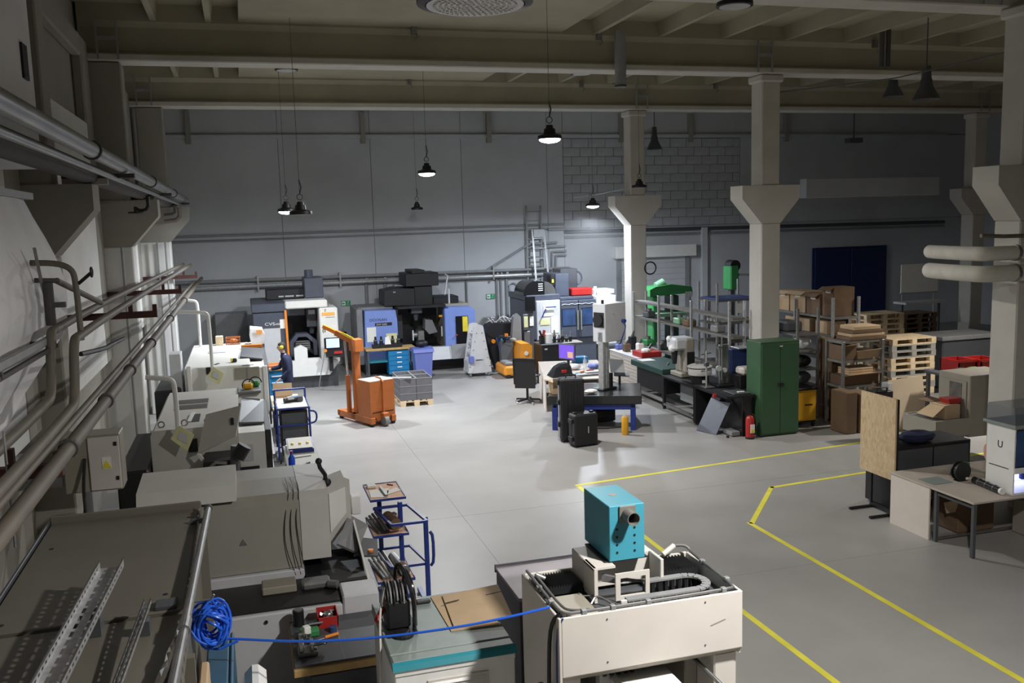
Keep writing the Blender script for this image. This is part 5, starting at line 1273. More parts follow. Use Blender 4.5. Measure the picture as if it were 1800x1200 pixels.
for x in (-.35, .0, .58): t.p('screw', t.b().cyl((x, 8.25, .86), (x, 8.235, .86), .016), 'black')
t.p('latch', t.b().box(.72, .78, 8.235, 8.25, .75, .80), 'dull_steel')
t.p('control_column', t.b().prism([(.68, 1.15), (.72, 1.1), (.93, 1.35), (.93, 1.77), (.87, 1.8), (.68, 1.74)], 'y', 9.45, 9.75), 'machine_grey')
t.p('column_window', t.b().prism([(.71, 1.22), (.88, 1.42), (.88, 1.7), (.71, 1.64)], 'y', 9.435, 9.45), 'white')
kb = t.p('control_panel', t.b().slab([(.74, 9.2, 1.16), (.93, 9.15, 1.06), (1.1, 9.5, 1.22), (.9, 9.5, 1.36)], .03), 'mid_grey')
t.p('keypad', t.b().slab([(.9, 9.1, 1.05), (1.14, 9.06, 1.03), (1.18, 9.36, 1.10), (1.0, 9.4, 1.13)], .02), 'dark_grey', kb)
t.p('red_button', t.b().cyl((1.08, 9.15, 1.05), (1.08, 9.15, 1.09), .03), 'bright_orange', kb)
t.p('white_cover', t.b().box(.96, 1.06, 9.7, 9.85, 1.3, 1.5, .01), 'white')
t.p('arm', t.b().tube([(.68, 9.4, 1.75), (.68, 9.4, 1.86), (.63, 9.35, 1.95), (.62, 9.35, 2.0)], .022).ball((.62, 9.35, 2.02), .035).ball((.69, 9.4, 1.78), .05), 'black')
for k in range(3):
    x = .28 + .05 * k
    t.p('cable', t.b().tube([(x, 9.5, 1.84), (x + .02, 9.05, 1.82), (x - .04, 8.985, 1.6), (x - .06 + .02 * k, 8.985, 1.3), (x + .03, 8.95, 1.0)], .0045, 6, 2), 'black')
t.p('warning_mark', t.b().prism([(-.2, 1.35), (-.13, 1.35), (-.165, 1.41)], 'y', 8.99, 9.0), 'dull_steel')
t.p('vice', t.b().box(.35, .62, 8.6, 8.78, .955, 1.03, .02).cyl((.6, 8.6, 1.0), (.68, 8.55, 1.0), .04), 'dull_steel')
t.p('cover_plate', t.b().box(-.02, .3, 8.62, 8.85, .955, 1.03, .01), 'grey_beige')

# services and cabinets by the lathes
t = T('electrical_cabinet', 'beige wall electrical cabinet with a yellow warning triangle', 'cabinet', (-1.7, 10.7, 1.6))
t.box('box', 'grey_beige', -1.98, -1.40, 10.55, 10.9, 1.62, 2.24, .01)
t.box('door', 'yellow_paper' if False else 'beige', -1.72, -1.41, 10.52, 10.55, 1.64, 2.22, .006)
t.p('warning_label', t.b().box(-1.59, -1.50, 10.512, 10.52, 1.87, 2.0), 'paper')
t.p('warning_triangle', t.b().prism([(-1.59, 1.88), (-1.50, 1.88), (-1.545, 1.97)], 'y', 10.505, 10.512), 'yellow')
for z in (1.74, 2.12): t.p('lock', t.b().box(-1.46, -1.43, 10.505, 10.52, z, z + .04), 'black')
t.p('cable', t.b().tube([(-1.76, 10.53, 2.0), (-1.78, 10.4, 1.7), (-1.74, 10.2, 1.5), (-1.76, 10.1, 1.42)], .018, 6, 2), 'rubber')
for z in (1.7, 2.1): t.p('mount', t.b().box(-2.45, -1.98, 10.6, 10.7, z, z + .1), 'dull_steel')
t = T('coolant_box', 'pale beige box on the floor below the wall electrical cabinet', 'box', (-1.55, 10.0, 0))
t.box('box', 'beige', -1.78, -1.2, 9.8, 10.4, 0, 1.4, .01)
t.p('corner_plate', t.b().prism([(-1.36, 1.2), (-1.2, 1.2), (-1.2, 1.4)], 'y', 9.78, 9.8), 'pale_grey')
for x in (-1.5, -1.38): t.p('lifting_eye', t.b().torus((x, 9.79, 1.3), .035, .01, 'y', 12, 5), 'dull_steel')
# workplace between lathes and aisle
t = T('work_table', 'wooden work table with a blue-liquid bottle beside the middle lathe', 'table', (.68, 14.4, 0))
t.box('top', 'grey_beige', .45, .96, 13.2, 15.4, .76, .8, .006)
for x in (.5, .9):
    for y in (13.3, 15.3): t.p('leg', t.b().bar((x, y, 0), (x, y, .76), .05), 'dark_grey')
t.box('shelf', 'mid_grey', .5, .9, 13.3, 15.3, .3, .33)
bottle(.52, 13.75, .802, 'liquid_blue', 'bottle of blue liquid with a red cap on the work table', .05, .3, 'red')
bottle(.47, 14.2, .802, 'clear', 'clear bottle behind the blue-liquid bottle', .045, .28, 'white')
t = T('document_tray', 'blue tray of white papers on the far end of the work table', 'tray', (.72, 15.0, .8))
t.p('tray', t.b().prism([(14.8, .802), (15.25, .802), (15.25, .95), (14.8, .86)], 'x', .5, .92), 'blue_steel')
t.p('paper', t.b().slab([(.52, 14.82, .87), (.9, 14.82, .87), (.9, 15.22, .955), (.52, 15.22, .955)], .008), 'paper')
for k in range(3): t.p('tab', t.b().box(.58 + .12 * k, .61 + .12 * k, 14.95, 15.03, .90, .93), 'yellow')
t = T('pliers', 'dark pliers lying on the work table', 'tool', (.75, 14.0, .8))
t.p('handles', t.b().bar((.66, 13.9, .81), (.8, 14.1, .81), .02).bar((.7, 13.88, .812), (.76, 14.1, .812), .02), 'black')
solo('spanner', B().bar((.6, 14.5, .81), (.85, 14.55, .81), .03, .015), 'pale_grey', 'pale spanner lying on the work table', 'tool')
solo('chuck_key', B().bar((.7, 13.42, .81), (.92, 13.5, .81), .03, .02), 'dark_grey', 'dark key lying on the near end of the work table', 'tool')
t = T('tool_trolley', 'blue tubular trolley with a white top tray and black drawers', 'trolley', (.75, 17.9, 0))
for x in (.44, 1.03):
    for y in (17.35, 18.45): t.p('post', t.b().cyl((x, y, .08), (x, y, 1.22 if y > 18 else 1.05), .02), 'blue_steel')
for z in (.32, .72, 1.04):
    t.p('rail', t.b().tube([(.44, 17.35, z), (1.03, 17.35, z), (1.03, 18.45, z), (.44, 18.45, z), (.44, 17.35, z)], .018, 6), 'blue_steel')
t.p('handle', t.b().tube([(1.03, 17.5, .95), (1.15, 17.5, .93), (1.18, 17.5, .83), (1.15, 17.5, .72), (1.03, 17.5, .7)], .018, 8, 1), 'blue_steel')
t.p('top_bar', t.b().cyl((.44, 18.45, 1.22), (1.03, 18.45, 1.22), .02), 'blue_steel')
t.box('top_tray', 'white', .46, 1.01, 17.37, 18.43, 1.04, 1.06)
t.box('drawer_block', 'black', .5, 1.0, 17.4, 18.4, .14, .98, .01)
for k in range(3): t.box('drawer', 'dark_grey', .52, .98, 17.385, 17.4, .2 + k * .26, .43 + k * .26, .004)
for x in (.46, 1.01):
    for y in (17.37, 18.43): t.p('castor', t.b().cyl((x - .015, y, .04), (x + .015, y, .04), .04), 'rubber')
t = T('angle_grinder', 'black and pale power tool lying on the white trolley tray', 'tool', (.7, 17.9, 1.06))
t.p('body', t.b().cyl((.6, 17.85, 1.11), (.88, 17.95, 1.11), .05), 'black')
t.p('head', t.b().box(.84, .96, 17.86, 18.04, 1.062, 1.16, .02), 'dark_grey')
t.p('grip', t.b().cyl((.66, 17.87, 1.13), (.78, 17.9, 1.15), .045), 'pale_grey')
t = T('packing_table', 'small wood-topped table with an open carton before the worker', 'table', (.7, 20.0, 0))
t.box('top', 'wood', .41, 1.0, 19.2, 20.8, .66, .7, .005)
for x in (.46, .95):
    for y in (19.3, 20.7): t.p('leg', t.b().bar((x, y, 0), (x, y, .66), .05), 'dark_grey')
t = T('cardboard_box', 'open shallow carton on the packing table', 'box', (.66, 19.9, .7))
b = t.b()
b.box(.46, .86, 19.6, 20.1, .702, .712).box(.46, .47, 19.6, 20.1, .71, .80).box(.85, .86, 19.6, 20.1, .71, .80).box(.46, .86, 20.09, 20.1, .71, .80).box(.46, .86, 19.6, 19.61, .71, .74)
t.p('tray', b, 'cardboard')
t.p('lid', t.b().slab([(.46, 20.1, .80), (.86, 20.1, .80), (.86, 20.2, 1.06), (.46, 20.2, 1.06)], .01), 'cardboard')
solo('box_insert', B().box(.43, .88, 19.3, 19.57, .702, .725, .004), 'paper', 'cream card strip before the open carton', 'card')
solo('small_device', B().box(.88, .98, 20.0, 20.2, .702, .77, .01), 'bench_blue', 'small teal device right of the open carton', 'device')
solo('round_tin', B().cyl((.945, 19.35, .702), (.945, 19.35, .80), .05, n=16), 'black', 'black round tin at the near right of the packing table', 'tin')
solo('spray_can', B().cyl((.72, 20.55, .702), (.72, 20.55, .90), .03, n=12), 'white', 'small white can behind the open carton', 'can')
t = T('workbench', 'bench with blue drawers beyond the worker, orange tray on top', 'workbench', (.7, 22.9, 0))
t.box('bench_top', 'table_wood', .38, 1.0, 22.5, 23.6, 1.0, 1.05, .006)
t.box('drawer_unit', 'bench_blue', .42, .96, 22.55, 23.5, .1, .99, .006)
for k in range(5): t.box('handle', 'pale_grey', .5, .8, 22.52, 22.55, .2 + k * .16, .23 + k * .16, .004)
for x in (.44, .94): t.p('foot', t.b().box(x - .03, x + .03, 22.6, 23.5, 0, .1), 'dark_grey')
solo('parts_tray', B().box(.42, .72, 22.6, 23.0, 1.052, 1.12, .01), 'orange', 'orange tray on the bench beyond the worker', 'tray')
solo('paper_roll', B().cyl((.8, 22.8, 1.052), (.8, 22.8, 1.22), .08, n=16), 'paper', 'white roll on the bench beyond the worker', 'roll')

# ------------------------------------------------------------------ pipes along the left wall
def run_pipe(label, pts, r, m, bands=(), n=12, smooth=1, grp=None):
    t = T('wall_pipe', label, 'pipe', (pts[0][0], (pts[0][1] + pts[-1][1]) / 2, pts[0][2] - r), grp)
    t.p('pipe', t.b().tube(pts, r, n, smooth), m, smooth=True)
    for y in bands:
        x, z = pts[-1][0], pts[-1][2]
        t.p('band', t.b().cyl((x, y, z), (x, y + .06, z), r + .015, n=14), 'pipe_dark')
    return t
run_pipe('upper silvery pipe running high along the left wall', [(-1.25, 2.0, 5.15), (-1.25, 24.4, 5.15)], .075, 'pipe_silver', (9.2, 15.0, 19.8))
run_pipe('slim silvery pipe beside and below the upper silvery one', [(-1.34, 2.0, 5.02), (-1.34, 24.2, 5.02)], .032, 'pipe_silver')
run_pipe('thick dark pipe on the corbels of the left wall', [(-1.62, 2.0, 5.075), (-1.62, 24.6, 5.075)], .115, 'pipe_dark')
run_pipe('thick stained pipe low along the left wall, nearest the lathes', [(-1.2, 2.2, 2.97), (-1.2, 29.0, 2.97)], .05, 'pipe_paint', (6.6, 8.4, 10.2, 12.6, 16.0, 20.0))
run_pipe('slim pipe hugging the thick stained pipe', [(-1.27, 2.2, 3.04), (-1.27, 26.0, 3.04)], .025, 'pipe_paint')
run_pipe('outer of the paired pipes that step down by the sheeting', [(-1.28, 2.2, 3.10), (-1.28, 7.3, 3.10), (-1.28, 7.5, 3.16), (-1.28, 7.62, 3.55), (-1.28, 7.8, 3.62), (-1.28, 25.0, 3.52)], .036, 'pipe_paint', n=12, smooth=2)
run_pipe('inner of the paired pipes that step down by the sheeting', [(-1.46, 2.2, 3.14), (-1.46, 7.4, 3.14), (-1.46, 7.62, 3.2), (-1.46, 7.74, 3.6), (-1.46, 7.9, 3.68), (-1.46, 25.2, 3.54)], .036, 'pipe_paint', n=12, smooth=2)
for k, (y, z, lab) in enumerate(((6.4, 2.95, 'rust red pipe bracket nearest the camera on the left wall'), (12.2, 3.44, 'rust red pipe bracket on the left wall, second from the camera'), (17.2, 3.4, 'rust red pipe bracket on the left wall, third from the camera'), (23.3, 3.36, 'rust red pipe bracket on the left wall farthest from the camera'))):
    t = T('pipe_bracket', lab, 'bracket', (-1.7, y, z - .1), 'rust red pipe brackets')
    x1 = -1.06 if k else -1.2
    t.p('arm', t.b().box(-2.4, x1, y - .04, y + .04, z - .1, z - .02), 'rust_red')
    t.p('stop', t.b().box(x1 - .05, x1, y - .03, y + .03, z - .02, z + .06), 'rust_red')
    t.p('stop', t.b().box(x1 - .33, x1 - .28, y - .03, y + .03, z - .02, z + .1), 'rust_red')
for y, lab in ((11.55, 'dark pipe saddle on the near left corbel'), (17.55, 'dark pipe saddle on the second left corbel'), (23.65, 'dark pipe saddle on the far left corbel')):
    t = T('pipe_saddle', lab, 'bracket', (-1.5, y, 4.95), 'dark pipe saddles')
    t.p('plate', t.b().box(-1.9, -1.13, y - .05, y + .05, 5.02, 5.07), 'pipe_dark')
    t.p('wedge', t.b().prism([(-1.9, 4.95), (-1.42, 4.95), (-1.42, 5.02), (-1.9, 5.02)], 'y', y - .04, y + .04), 'column_paint')
t = T('valve', 'rusty vertical pipe with a wheel valve rising beside the white sheeting', 'valve', (-1.4, 8.3, 3.6))
t.p('riser', t.b().tube([(-1.28, 8.0, 3.55), (-1.30, 8.1, 4.02), (-1.32, 8.1, 4.12), (-1.42, 8.1, 4.17), (-1.62, 8.1, 4.18)], .024, 8, 2), 'pipe_paint', smooth=True)
t.p('wheel', t.b().cyl((-1.28, 8.1, 4.0), (-1.18, 8.05, 4.08), .014).torus((-1.17, 8.05, 4.09), .035, .01, 'x', 12, 6), 'black')
t.p('stub', t.b().cyl((-1.5, 8.05, 3.68), (-1.5, 8.05, 4.02), .04).box(-1.5, -1.38, 8.02, 8.08, 3.82, 3.86), 'pipe_dark')
t.p('stay', t.b().cyl((-1.60, 8.1, 4.04), (-1.42, 8.1, 4.03), .02).cyl((-1.44, 8.1, 4.03), (-1.28, 9.2, 3.76), .025), 'pipe_paint')
t.p('air_pipe', t.b().tube([(-1.56, 8.0, 4.3), (-1.54, 8.05, 4.0), (-1.5, 8.1, 3.7)], .014, 6), 'dull_steel')
t = T('valve', 'black wheel valve hanging under the second left corbel', 'valve', (-1.5, 16.5, 4.7))
t.p('pipe', t.b().tube([(-1.45, 16.6, 5.0), (-1.45, 16.6, 4.78), (-1.58, 16.6, 4.74), (-1.66, 16.6, 4.80)], .03, 8, 1), 'black')
t.p('wheel', t.b().torus((-1.66, 16.6, 4.72), .1, .018, 'z', 16, 6).cyl((-1.66, 16.6, 4.72), (-1.66, 16.6, 4.82), .02), 'black')
t = T('pipe_bend', 'yellowish bent pipe under the far left corbel', 'pipe', (-1.3, 23.2, 4.6))
t.p('pipe', t.b().tube([(-1.35, 23.2, 4.95), (-1.35, 23.2, 4.66), (-1.7, 23.2, 4.62)], .05, 8, 1), 'pipe_paint')
t.p('pipe', t.b().tube([(-1.45, 23.2, 4.95), (-1.45, 23.2, 4.8), (-1.7, 23.2, 4.78)], .03, 8, 1), 'pipe_dark')
for x, y, lab in ((-1.5, 17.15, 'first thin riser on the second left column'), (-1.9, 23.25, 'second thin riser on the far left column'), (-1.72, 23.25, 'right thin riser on the far left column')):
    solo('riser_pipe', B().cyl((x if y > 20 else -1.98, y, .0), (x if y > 20 else -1.98, y, 4.15), .022), 'pipe_wall', lab, 'pipe')
t = T('cable_duct', 'slim grey cable trunk along the front of the white sheeting', 'duct', (-1.5, 5.5, 3.55))
t.p('trunk', t.b().bar((-1.50, 2.6, 3.62), (-1.50, 8.0, 3.58), .04, .05), 'pipe_wall')
t.p('rail', t.b().bar((-1.47, 2.6, 3.56), (-1.47, 8.0, 3.52), .03), 'pipe_dark')
for y in (6.2, 7.9): t.p('bracket', t.b().box(-1.88, -1.45, y - .02, y + .02, 3.53, 3.57), 'pipe_dark')
solo('cable', B().tube([(-1.28, 7.9, 3.45), (-1.2, 8.6, 3.40), (-1.3, 9.8, 3.3), (-1.35, 11.2, 3.2)], .02, 6, 1), 'black', 'black cable sagging below the paired pipes', 'cable')
for k in range(3):
    y = 4.7 + k * .5
    solo('hanger_rod', B().cyl((-1.36, y, 2.62), (-1.36, y, 3.3), .008, n=6), 'dull_steel', 'thin hanger rod, %s from the camera, on the low left pipes' % ('first', 'second', 'third', 'fourth', 'fifth')[k], 'rod', 'hanger rods')
solo('dark_casing', B().box(-1.96, -1.60, 2.0, 6.2, 0, 2.62, .03), 'dark_grey', 'dark machine casing behind the low left pipes', 'casing')
solo('slot_plate', B().box(-1.73, -1.70, 9.0, 9.2, 5.75, 6.05), 'black', 'black slot high on the near left wall', 'slot')

# ------------------------------------------------------------------ foreground machines
def perforated(t, name, rows, m, holes, thick=.003):
    """strip through pairs of points (rows), with a grid of open slots; holes(i, j) says which cells stay open"""
    b = t.b(); V = [[b.bm.verts.new(p) for p in r] for r in rows]
    for i in range(len(V) - 1):
        for j in range(len(V[0]) - 1):
            if not holes(i, j):
                b.bm.faces.new((V[i][j], V[i][j + 1], V[i + 1][j + 1], V[i + 1][j]))
    loose = [v for v in b.bm.verts if not v.link_faces]
    bmesh.ops.delete(b.bm, geom=loose, context='VERTS')
    o = t.p(name, b, m)
    md = o.modifiers.new('thickness', 'SOLIDIFY'); md.thickness = thick
    return o
t = T('enclosure', 'large grey-beige machine enclosure top in the near left corner', 'machine', (-1.0, 5.5, 0))
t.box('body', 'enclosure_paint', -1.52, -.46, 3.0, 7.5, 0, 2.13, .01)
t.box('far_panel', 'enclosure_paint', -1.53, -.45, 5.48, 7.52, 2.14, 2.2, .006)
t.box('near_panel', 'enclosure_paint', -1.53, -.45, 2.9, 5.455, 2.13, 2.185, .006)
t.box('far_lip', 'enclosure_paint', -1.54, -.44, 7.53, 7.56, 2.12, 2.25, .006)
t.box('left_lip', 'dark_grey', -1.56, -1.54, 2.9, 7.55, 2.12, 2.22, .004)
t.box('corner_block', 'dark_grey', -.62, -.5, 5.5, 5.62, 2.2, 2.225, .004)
rows = [[(-.445, 3.0 + i * .045, 2.02 + dz) for dz in (0, .05, .09, .13, .22)] for i in range(101)]
perforated(t, 'edge_rail', rows, 'enclosure_paint', lambda i, j: j in (1, 3) and i % 3 == 0, .004)
for x, y in ((-1.42, 6.9), (-.52, 7.3), (-.58, 5.75), (-1.45, 5.6)): t.p('hole', t.b().cyl((x, y, 2.2), (x, y, 2.2025), .016, n=10), 'black')
for y in (3.4, 5.2, 7.3): t.p('post', t.b().box(-.47, -.40, y, y + .06, 0, 2.02), 'enclosure_paint')
t = T('steel_tube', 'round steel tube lying along the right edge of the near enclosure', 'tube', (-.4, 5.8, 2.2))
t.p('tube', t.b().cyl((-.455, 4.0, 2.262), (-.375, 7.25, 2.262), .026), 'dull_steel')
t.p('joint', t.b().cyl((-.43, 5.02, 2.262), (-.426, 5.16, 2.262), .034), 'dull_steel')
t.p('end_knob', t.b().cyl((-.375, 7.25, 2.262), (-.374, 7.29, 2.262), .032), 'pipe_dark')
for y in (4.3, 7.1): t.p('rest', t.b().box(-.50, -.36, y, y + .03, 2.187 if y < 5 else 2.202, 2.236), 'dark_grey')
def cable_tray(name, label, a, b_, wd, h, m='galv'):
    a, b_ = Vector(a), Vector(b_)
    d = (b_ - a).normalized(); s = Vector((d.y, -d.x, 0)).normalized(); up = s.cross(d)
    t = T(name, label, 'cable tray', a)
    L = (b_ - a).length; n = int(L / .03)
    prof = [(-wd / 2, h), (-wd / 2, h * .6), (-wd / 2, h * .3), (-wd / 2, 0), (-wd * .3, 0), (-wd * .16, 0), (wd * .02, 0), (wd * .16, 0), (wd * .3, 0), (wd / 2, 0), (wd / 2, h * .3), (wd / 2, h * .6), (wd / 2, h)]
    rows = []
    for i in range(n + 1):
        p = a + d * (L * i / n)
        rows.append([p + s * u + up * v for u, v in prof])
    def holes(i, j):
        if i in (0, n - 1): return False
        if j in (1, 10): return i % 2 == 0
        if j in (4, 7): return i % 3 != 0
        return False
    perforated(t, 'channel', rows, m, holes, .0025)
    for q in (-1, 1): t.p('lip', t.b().bar(a + s * (q * wd / 2) + up * h, b_ + s * (q * wd / 2) + up * h, .007, .007), 'steel')
    return t
cable_tray('cable_tray', 'wide perforated steel cable tray propped on the near enclosure', (-1.04, 4.0, 2.26), (-.888, 5.90, 2.36), .135, .05)
t = T('tray_support', 'dark block propping the wide perforated tray', 'block', (-.93, 5.4, 2.185))
t.p('block', t.b().box(-.98, -.88, 5.28, 5.42, 2.187, 2.322), 'dark_grey')
t.p('pad', t.b().box(-.97, -.89, 5.29, 5.41, 2.322, 2.328), 'rubber')
solo('tray_block', B().box(-1.09, -.97, 4.1, 4.2, 2.187, 2.258), 'dark_grey', 'dark block under the near end of the wide tray', 'block')
cable_tray('cable_tray', 'narrow steel channel lying on the near enclosure', (-.735, 4.1, 2.215), (-.645, 5.42, 2.285), .034, .026)
solo('channel_support', B().box(-.68, -.62, 5.2, 5.28, 2.187, 2.268), 'dark_grey', 'small dark block under the narrow steel channel', 'block')
t = T('wrapped_bar', 'foil-wrapped bar lying at the right edge of the near enclosure', 'bar', (-.5, 4.7, 2.19))
b = t.b()
ring = lambda p, r: [Vector(p) + Vector((r * math.cos(a) * random.uniform(.7, 1.3), 0, r * math.sin(a) * random.uniform(.7, 1.2))) for a in (2 * PI * k / 8 for k in range(8))]
b.loft([ring((-.56 + .13 * f, 4.0 + 1.2 * f, 2.225 + .03 * f), .026 if f < .97 else .008) for f in (k / 14 for k in range(15))])
t.p('wrapping', b, 'chrome')
t.p('core', t.b().cyl((-.565, 3.95, 2.225), (-.43, 5.2, 2.255), .012), 'steel')
t = T('air_hose', 'coil of blue air hose hung on the near enclosure corner', 'hose', (-.35, 5.95, 1.75))
coil = t.b()
for k in range(20):
    cx, cz = -.335 + .02 * random.uniform(-1, 1), 1.885 + .02 * random.uniform(-1, 1)
    R1, R2 = random.uniform(.05, .115), random.uniform(.09, .15)
    ph, tl = random.random() * 6, random.uniform(-.25, .25)
    pts = [(cx + R1 * math.cos(a) + tl * .3 * math.sin(a) * R2, 5.93 + .012 * (k % 10) - .06 + .035 * math.sin(a * 2 + ph), cz + R2 * math.sin(a) + .03 * math.cos(a + ph)) for a in (2 * PI * q / 20 for q in range(21))]
    coil.tube(pts, .0085, 7)
t.p('coil', coil, 'blue_hose', smooth=True)['kind'] = 'stuff'
t.p('run', t.b().tube([(-.36, 5.95, 1.79), (-.22, 5.9, 1.79), (.2, 5.74, 1.77), (.63, 5.6, 1.785), (1.14, 5.42, 1.855), (1.5, 5.32, 1.92), (1.735, 5.28, 1.962)], .0085, 8, 2), 'blue_hose', smooth=True)
t.p('end', t.b().cyl((-.3, 5.86, 1.75), (-.18, 5.85, 1.79), .0085).cyl((-.3, 5.86, 2.03), (-.24, 5.85, 2.06), .0085), 'blue_hose')
t.p('hook', t.b().tube([(-.46, 5.95, 2.05), (-.33, 5.95, 2.05), (-.31, 5.95, 2.08)], .008, 6), 'dull_steel')
t = T('side_cabinet', 'teal-blue cabinet below the blue hose coil', 'cabinet', (-.33, 5.9, 0))
t.box('body', 'cooler_blue', -.39, -.25, 5.5, 6.4, .05, 1.62, .01)
t.box('edge', 'cooler_blue', -.245, -.22, 5.5, 6.4, .05, 1.62, .01)
t.box('plinth', 'black', -.38, -.2, 5.55, 6.35, 0, .05)
solo('carton_piece', B().box(-.39, -.34, 5.2, 5.48, 0, 1.86, .01), 'cardboard', 'tall cardboard strip at the enclosure corner', 'carton')
t = T('white_unit', 'white rounded unit beside the teal-blue cabinet', 'unit', (-.08, 5.7, 0))
t.box('body', 'white', -.16, -.02, 5.45, 6.1, .02, 1.52, .05)
t.box('foot', 'black', -.14, -.04, 5.5, 6.0, 0, .02)
t.p('dial', t.b().cyl((-.09, 5.45, 1.3), (-.09, 5.44, 1.3), .05, n=18), 'pale_grey')
# bench with vice
t = T('workbench', 'dark-topped workbench with a wooden edge, vice and red box', 'workbench', (.62, 7.75, 0))
t.box('bench_top', 'dark_grey', .2, 1.03, 7.30, 8.2, .83, .85, .003)
t.box('wood_edge', 'table_wood', .19, 1.04, 7.27, 8.21, .765, .829, .004)
t.box('drawer_unit', 'slate', .3, 1.0, 7.35, 8.1, .04, .76, .008)
t.box('plinth', 'black', .32, .98, 7.4, 8.05, 0, .04)
for k in range(4): t.box('drawer', 'dark_grey', .32, .98, 7.335, 7.35, .08 + k * .165, .23 + k * .165, .004)
t.p('top_seam', t.b().box(.60, .604, 7.30, 8.0, .85, .851), 'grey_beige')
t = T('vice', 'small steel machine vice at the left end of the dark workbench', 'vice', (.3, 7.5, .85))
t.p('base', t.b().box(.24, .40, 7.44, 7.6, .852, .885, .006), 'dull_steel')
t.p('jaw', t.b().box(.25, .29, 7.46, 7.6, .885, .95, .006), 'steel')
t.p('jaw', t.b().box(.34, .37, 7.46, 7.6, .885, .94, .006), 'steel')
t.p('screw', t.b().cyl((.37, 7.53, .91), (.48, 7.54, .91), .016).cyl((.46, 7.5, .91), (.46, 7.58, .91), .008), 'steel')
t.p('clamp', t.b().cyl((.28, 7.66, .852), (.28, 7.66, .96), .025).cyl((.34, 7.68, .852), (.34, 7.68, .95), .02), 'chrome')
t = T('parts_box', 'small open red box of fittings on the dark workbench', 'box', (.53, 8.05, .85))
b = t.b()
x0, x1, y0, y1 = .44, .62, 7.95, 8.15
b.box(x0, x1, y0, y1, .852, .86).box(x0, x0 + .008, y0, y1, .86, .97).box(x1 - .008, x1, y0, y1, .86, .97).box(x0, x1, y0, y0 + .008, .86, .95).box(x0, x1, y1 - .008, y1, .86, .97)
t.p('tub', b, 'red')
fb = t.b()
for k in range(12): fb.cyl((random.uniform(.46, .6), random.uniform(7.98, 8.12), .9), (random.uniform(.46, .6), random.uniform(7.98, 8.12), .945), .012, n=6)
t.p('fittings', fb, 'steel')['kind'] = 'stuff'
t = T('cylinder_block', 'black cylinder with a metal top on the workbench left corner', 'cylinder', (.28, 8.1, .85))
t.p('body', t.b().cyl((.28, 8.1, .852), (.28, 8.1, .99), .05, n=18), 'black')
t.p('top', t.b().cyl((.28, 8.1, .99), (.28, 8.1, 1.0), .038, n=18), 'dull_steel')
t = T('cordless_tool', 'green tool case piece with a steel bit on the workbench', 'tool', (.36, 7.85, .85))
t.p('body', t.b().box(.27, .44, 7.8, 7.9, .852, .91, .01), 'machine_green')
t.p('bit', t.b().cyl((.36, 7.92, .92), (.48, 7.93, .92), .012), 'steel')
t = T('screwdriver', 'orange-handled screwdriver lying on the workbench', 'screwdriver', (.5, 7.72, .85))
t.p('shaft', t.b().cyl((.34, 7.68, .862), (.48, 7.73, .862), .006), 'steel')
t.p('handle', t.b().cyl((.48, 7.73, .867), (.60, 7.77, .867), .014), 'bright_orange')
solo('white_block', B().box(.30, .36, 7.72, 7.78, .912, .985, .006).turn(.3, (.33, 7.75, .9)), 'paper', 'white cube box on the green tool', 'box')
solo('tape_roll', B().cyl((.56, 7.86, .852), (.56, 7.86, .9), .035, n=16), 'blue_glass', 'small blue roll before the red box', 'roll')
t = T('cable_reel', 'black plastic cable reel frame wound with grey cable', 'reel', (.97, 6.73, 1.352))
t.p('body', t.b().box(.87, 1.05, 6.56, 6.80, 1.37, 1.60, .02), 'black')
t.p('drum', t.b().cyl((.875, 6.70, 1.60), (1.045, 6.70, 1.60), .085, n=18), 'gloss_black')
for k in range(6): t.p('winding', t.b().torus((.885 + k * .024, 6.68, 1.585), .125 - .008 * (k % 2), .008, 'x', 18, 6, .35, 3.0 + .12 * (k % 3)), 'mid_grey' if k % 2 else 'black')
t.p('carry_frame', t.b().tube([(1.07, 6.53, 1.37), (1.075, 6.53, 1.56), (1.06, 6.55, 1.68), (1.02, 6.72, 1.82), (.98, 6.78, 1.80), (.98, 6.80, 1.62)], .016, 8, 2), 'gloss_black', smooth=True)
t.p('carry_frame', t.b().tube([(1.04, 6.80, 1.60), (1.05, 6.80, 1.74), (1.06, 6.75, 1.76), (1.09, 6.6, 1.66), (1.09, 6.6, 1.37)], .014, 8, 2), 'gloss_black', smooth=True)
t.p('foot', t.b().lathe((.98, 6.49, 1.352), [(.075, 0), (.08, .02), (.065, .03), (.0, .035)], 16), 'black')
t.p('base', t.b().box(.86, 1.09, 6.48, 6.82, 1.352, 1.372, .006), 'black')
t.p('red_plug', t.b().cyl((.86, 6.7, 1.50), (.80, 6.62, 1.44), .022), 'red')
t.p('loose_cable', t.b().tube([(.87, 6.66, 1.68), (.82, 6.6, 1.5), (.79, 6.4, 1.25), (.75, 6.25, .95), (.70, 6.2, .4)], .009, 6, 2), 'beige')
solo('white_carton', B().box(.62, .83, 6.75, 7.1, 0, .55, .004), 'paper', 'white printed carton below the dark workbench', 'carton')
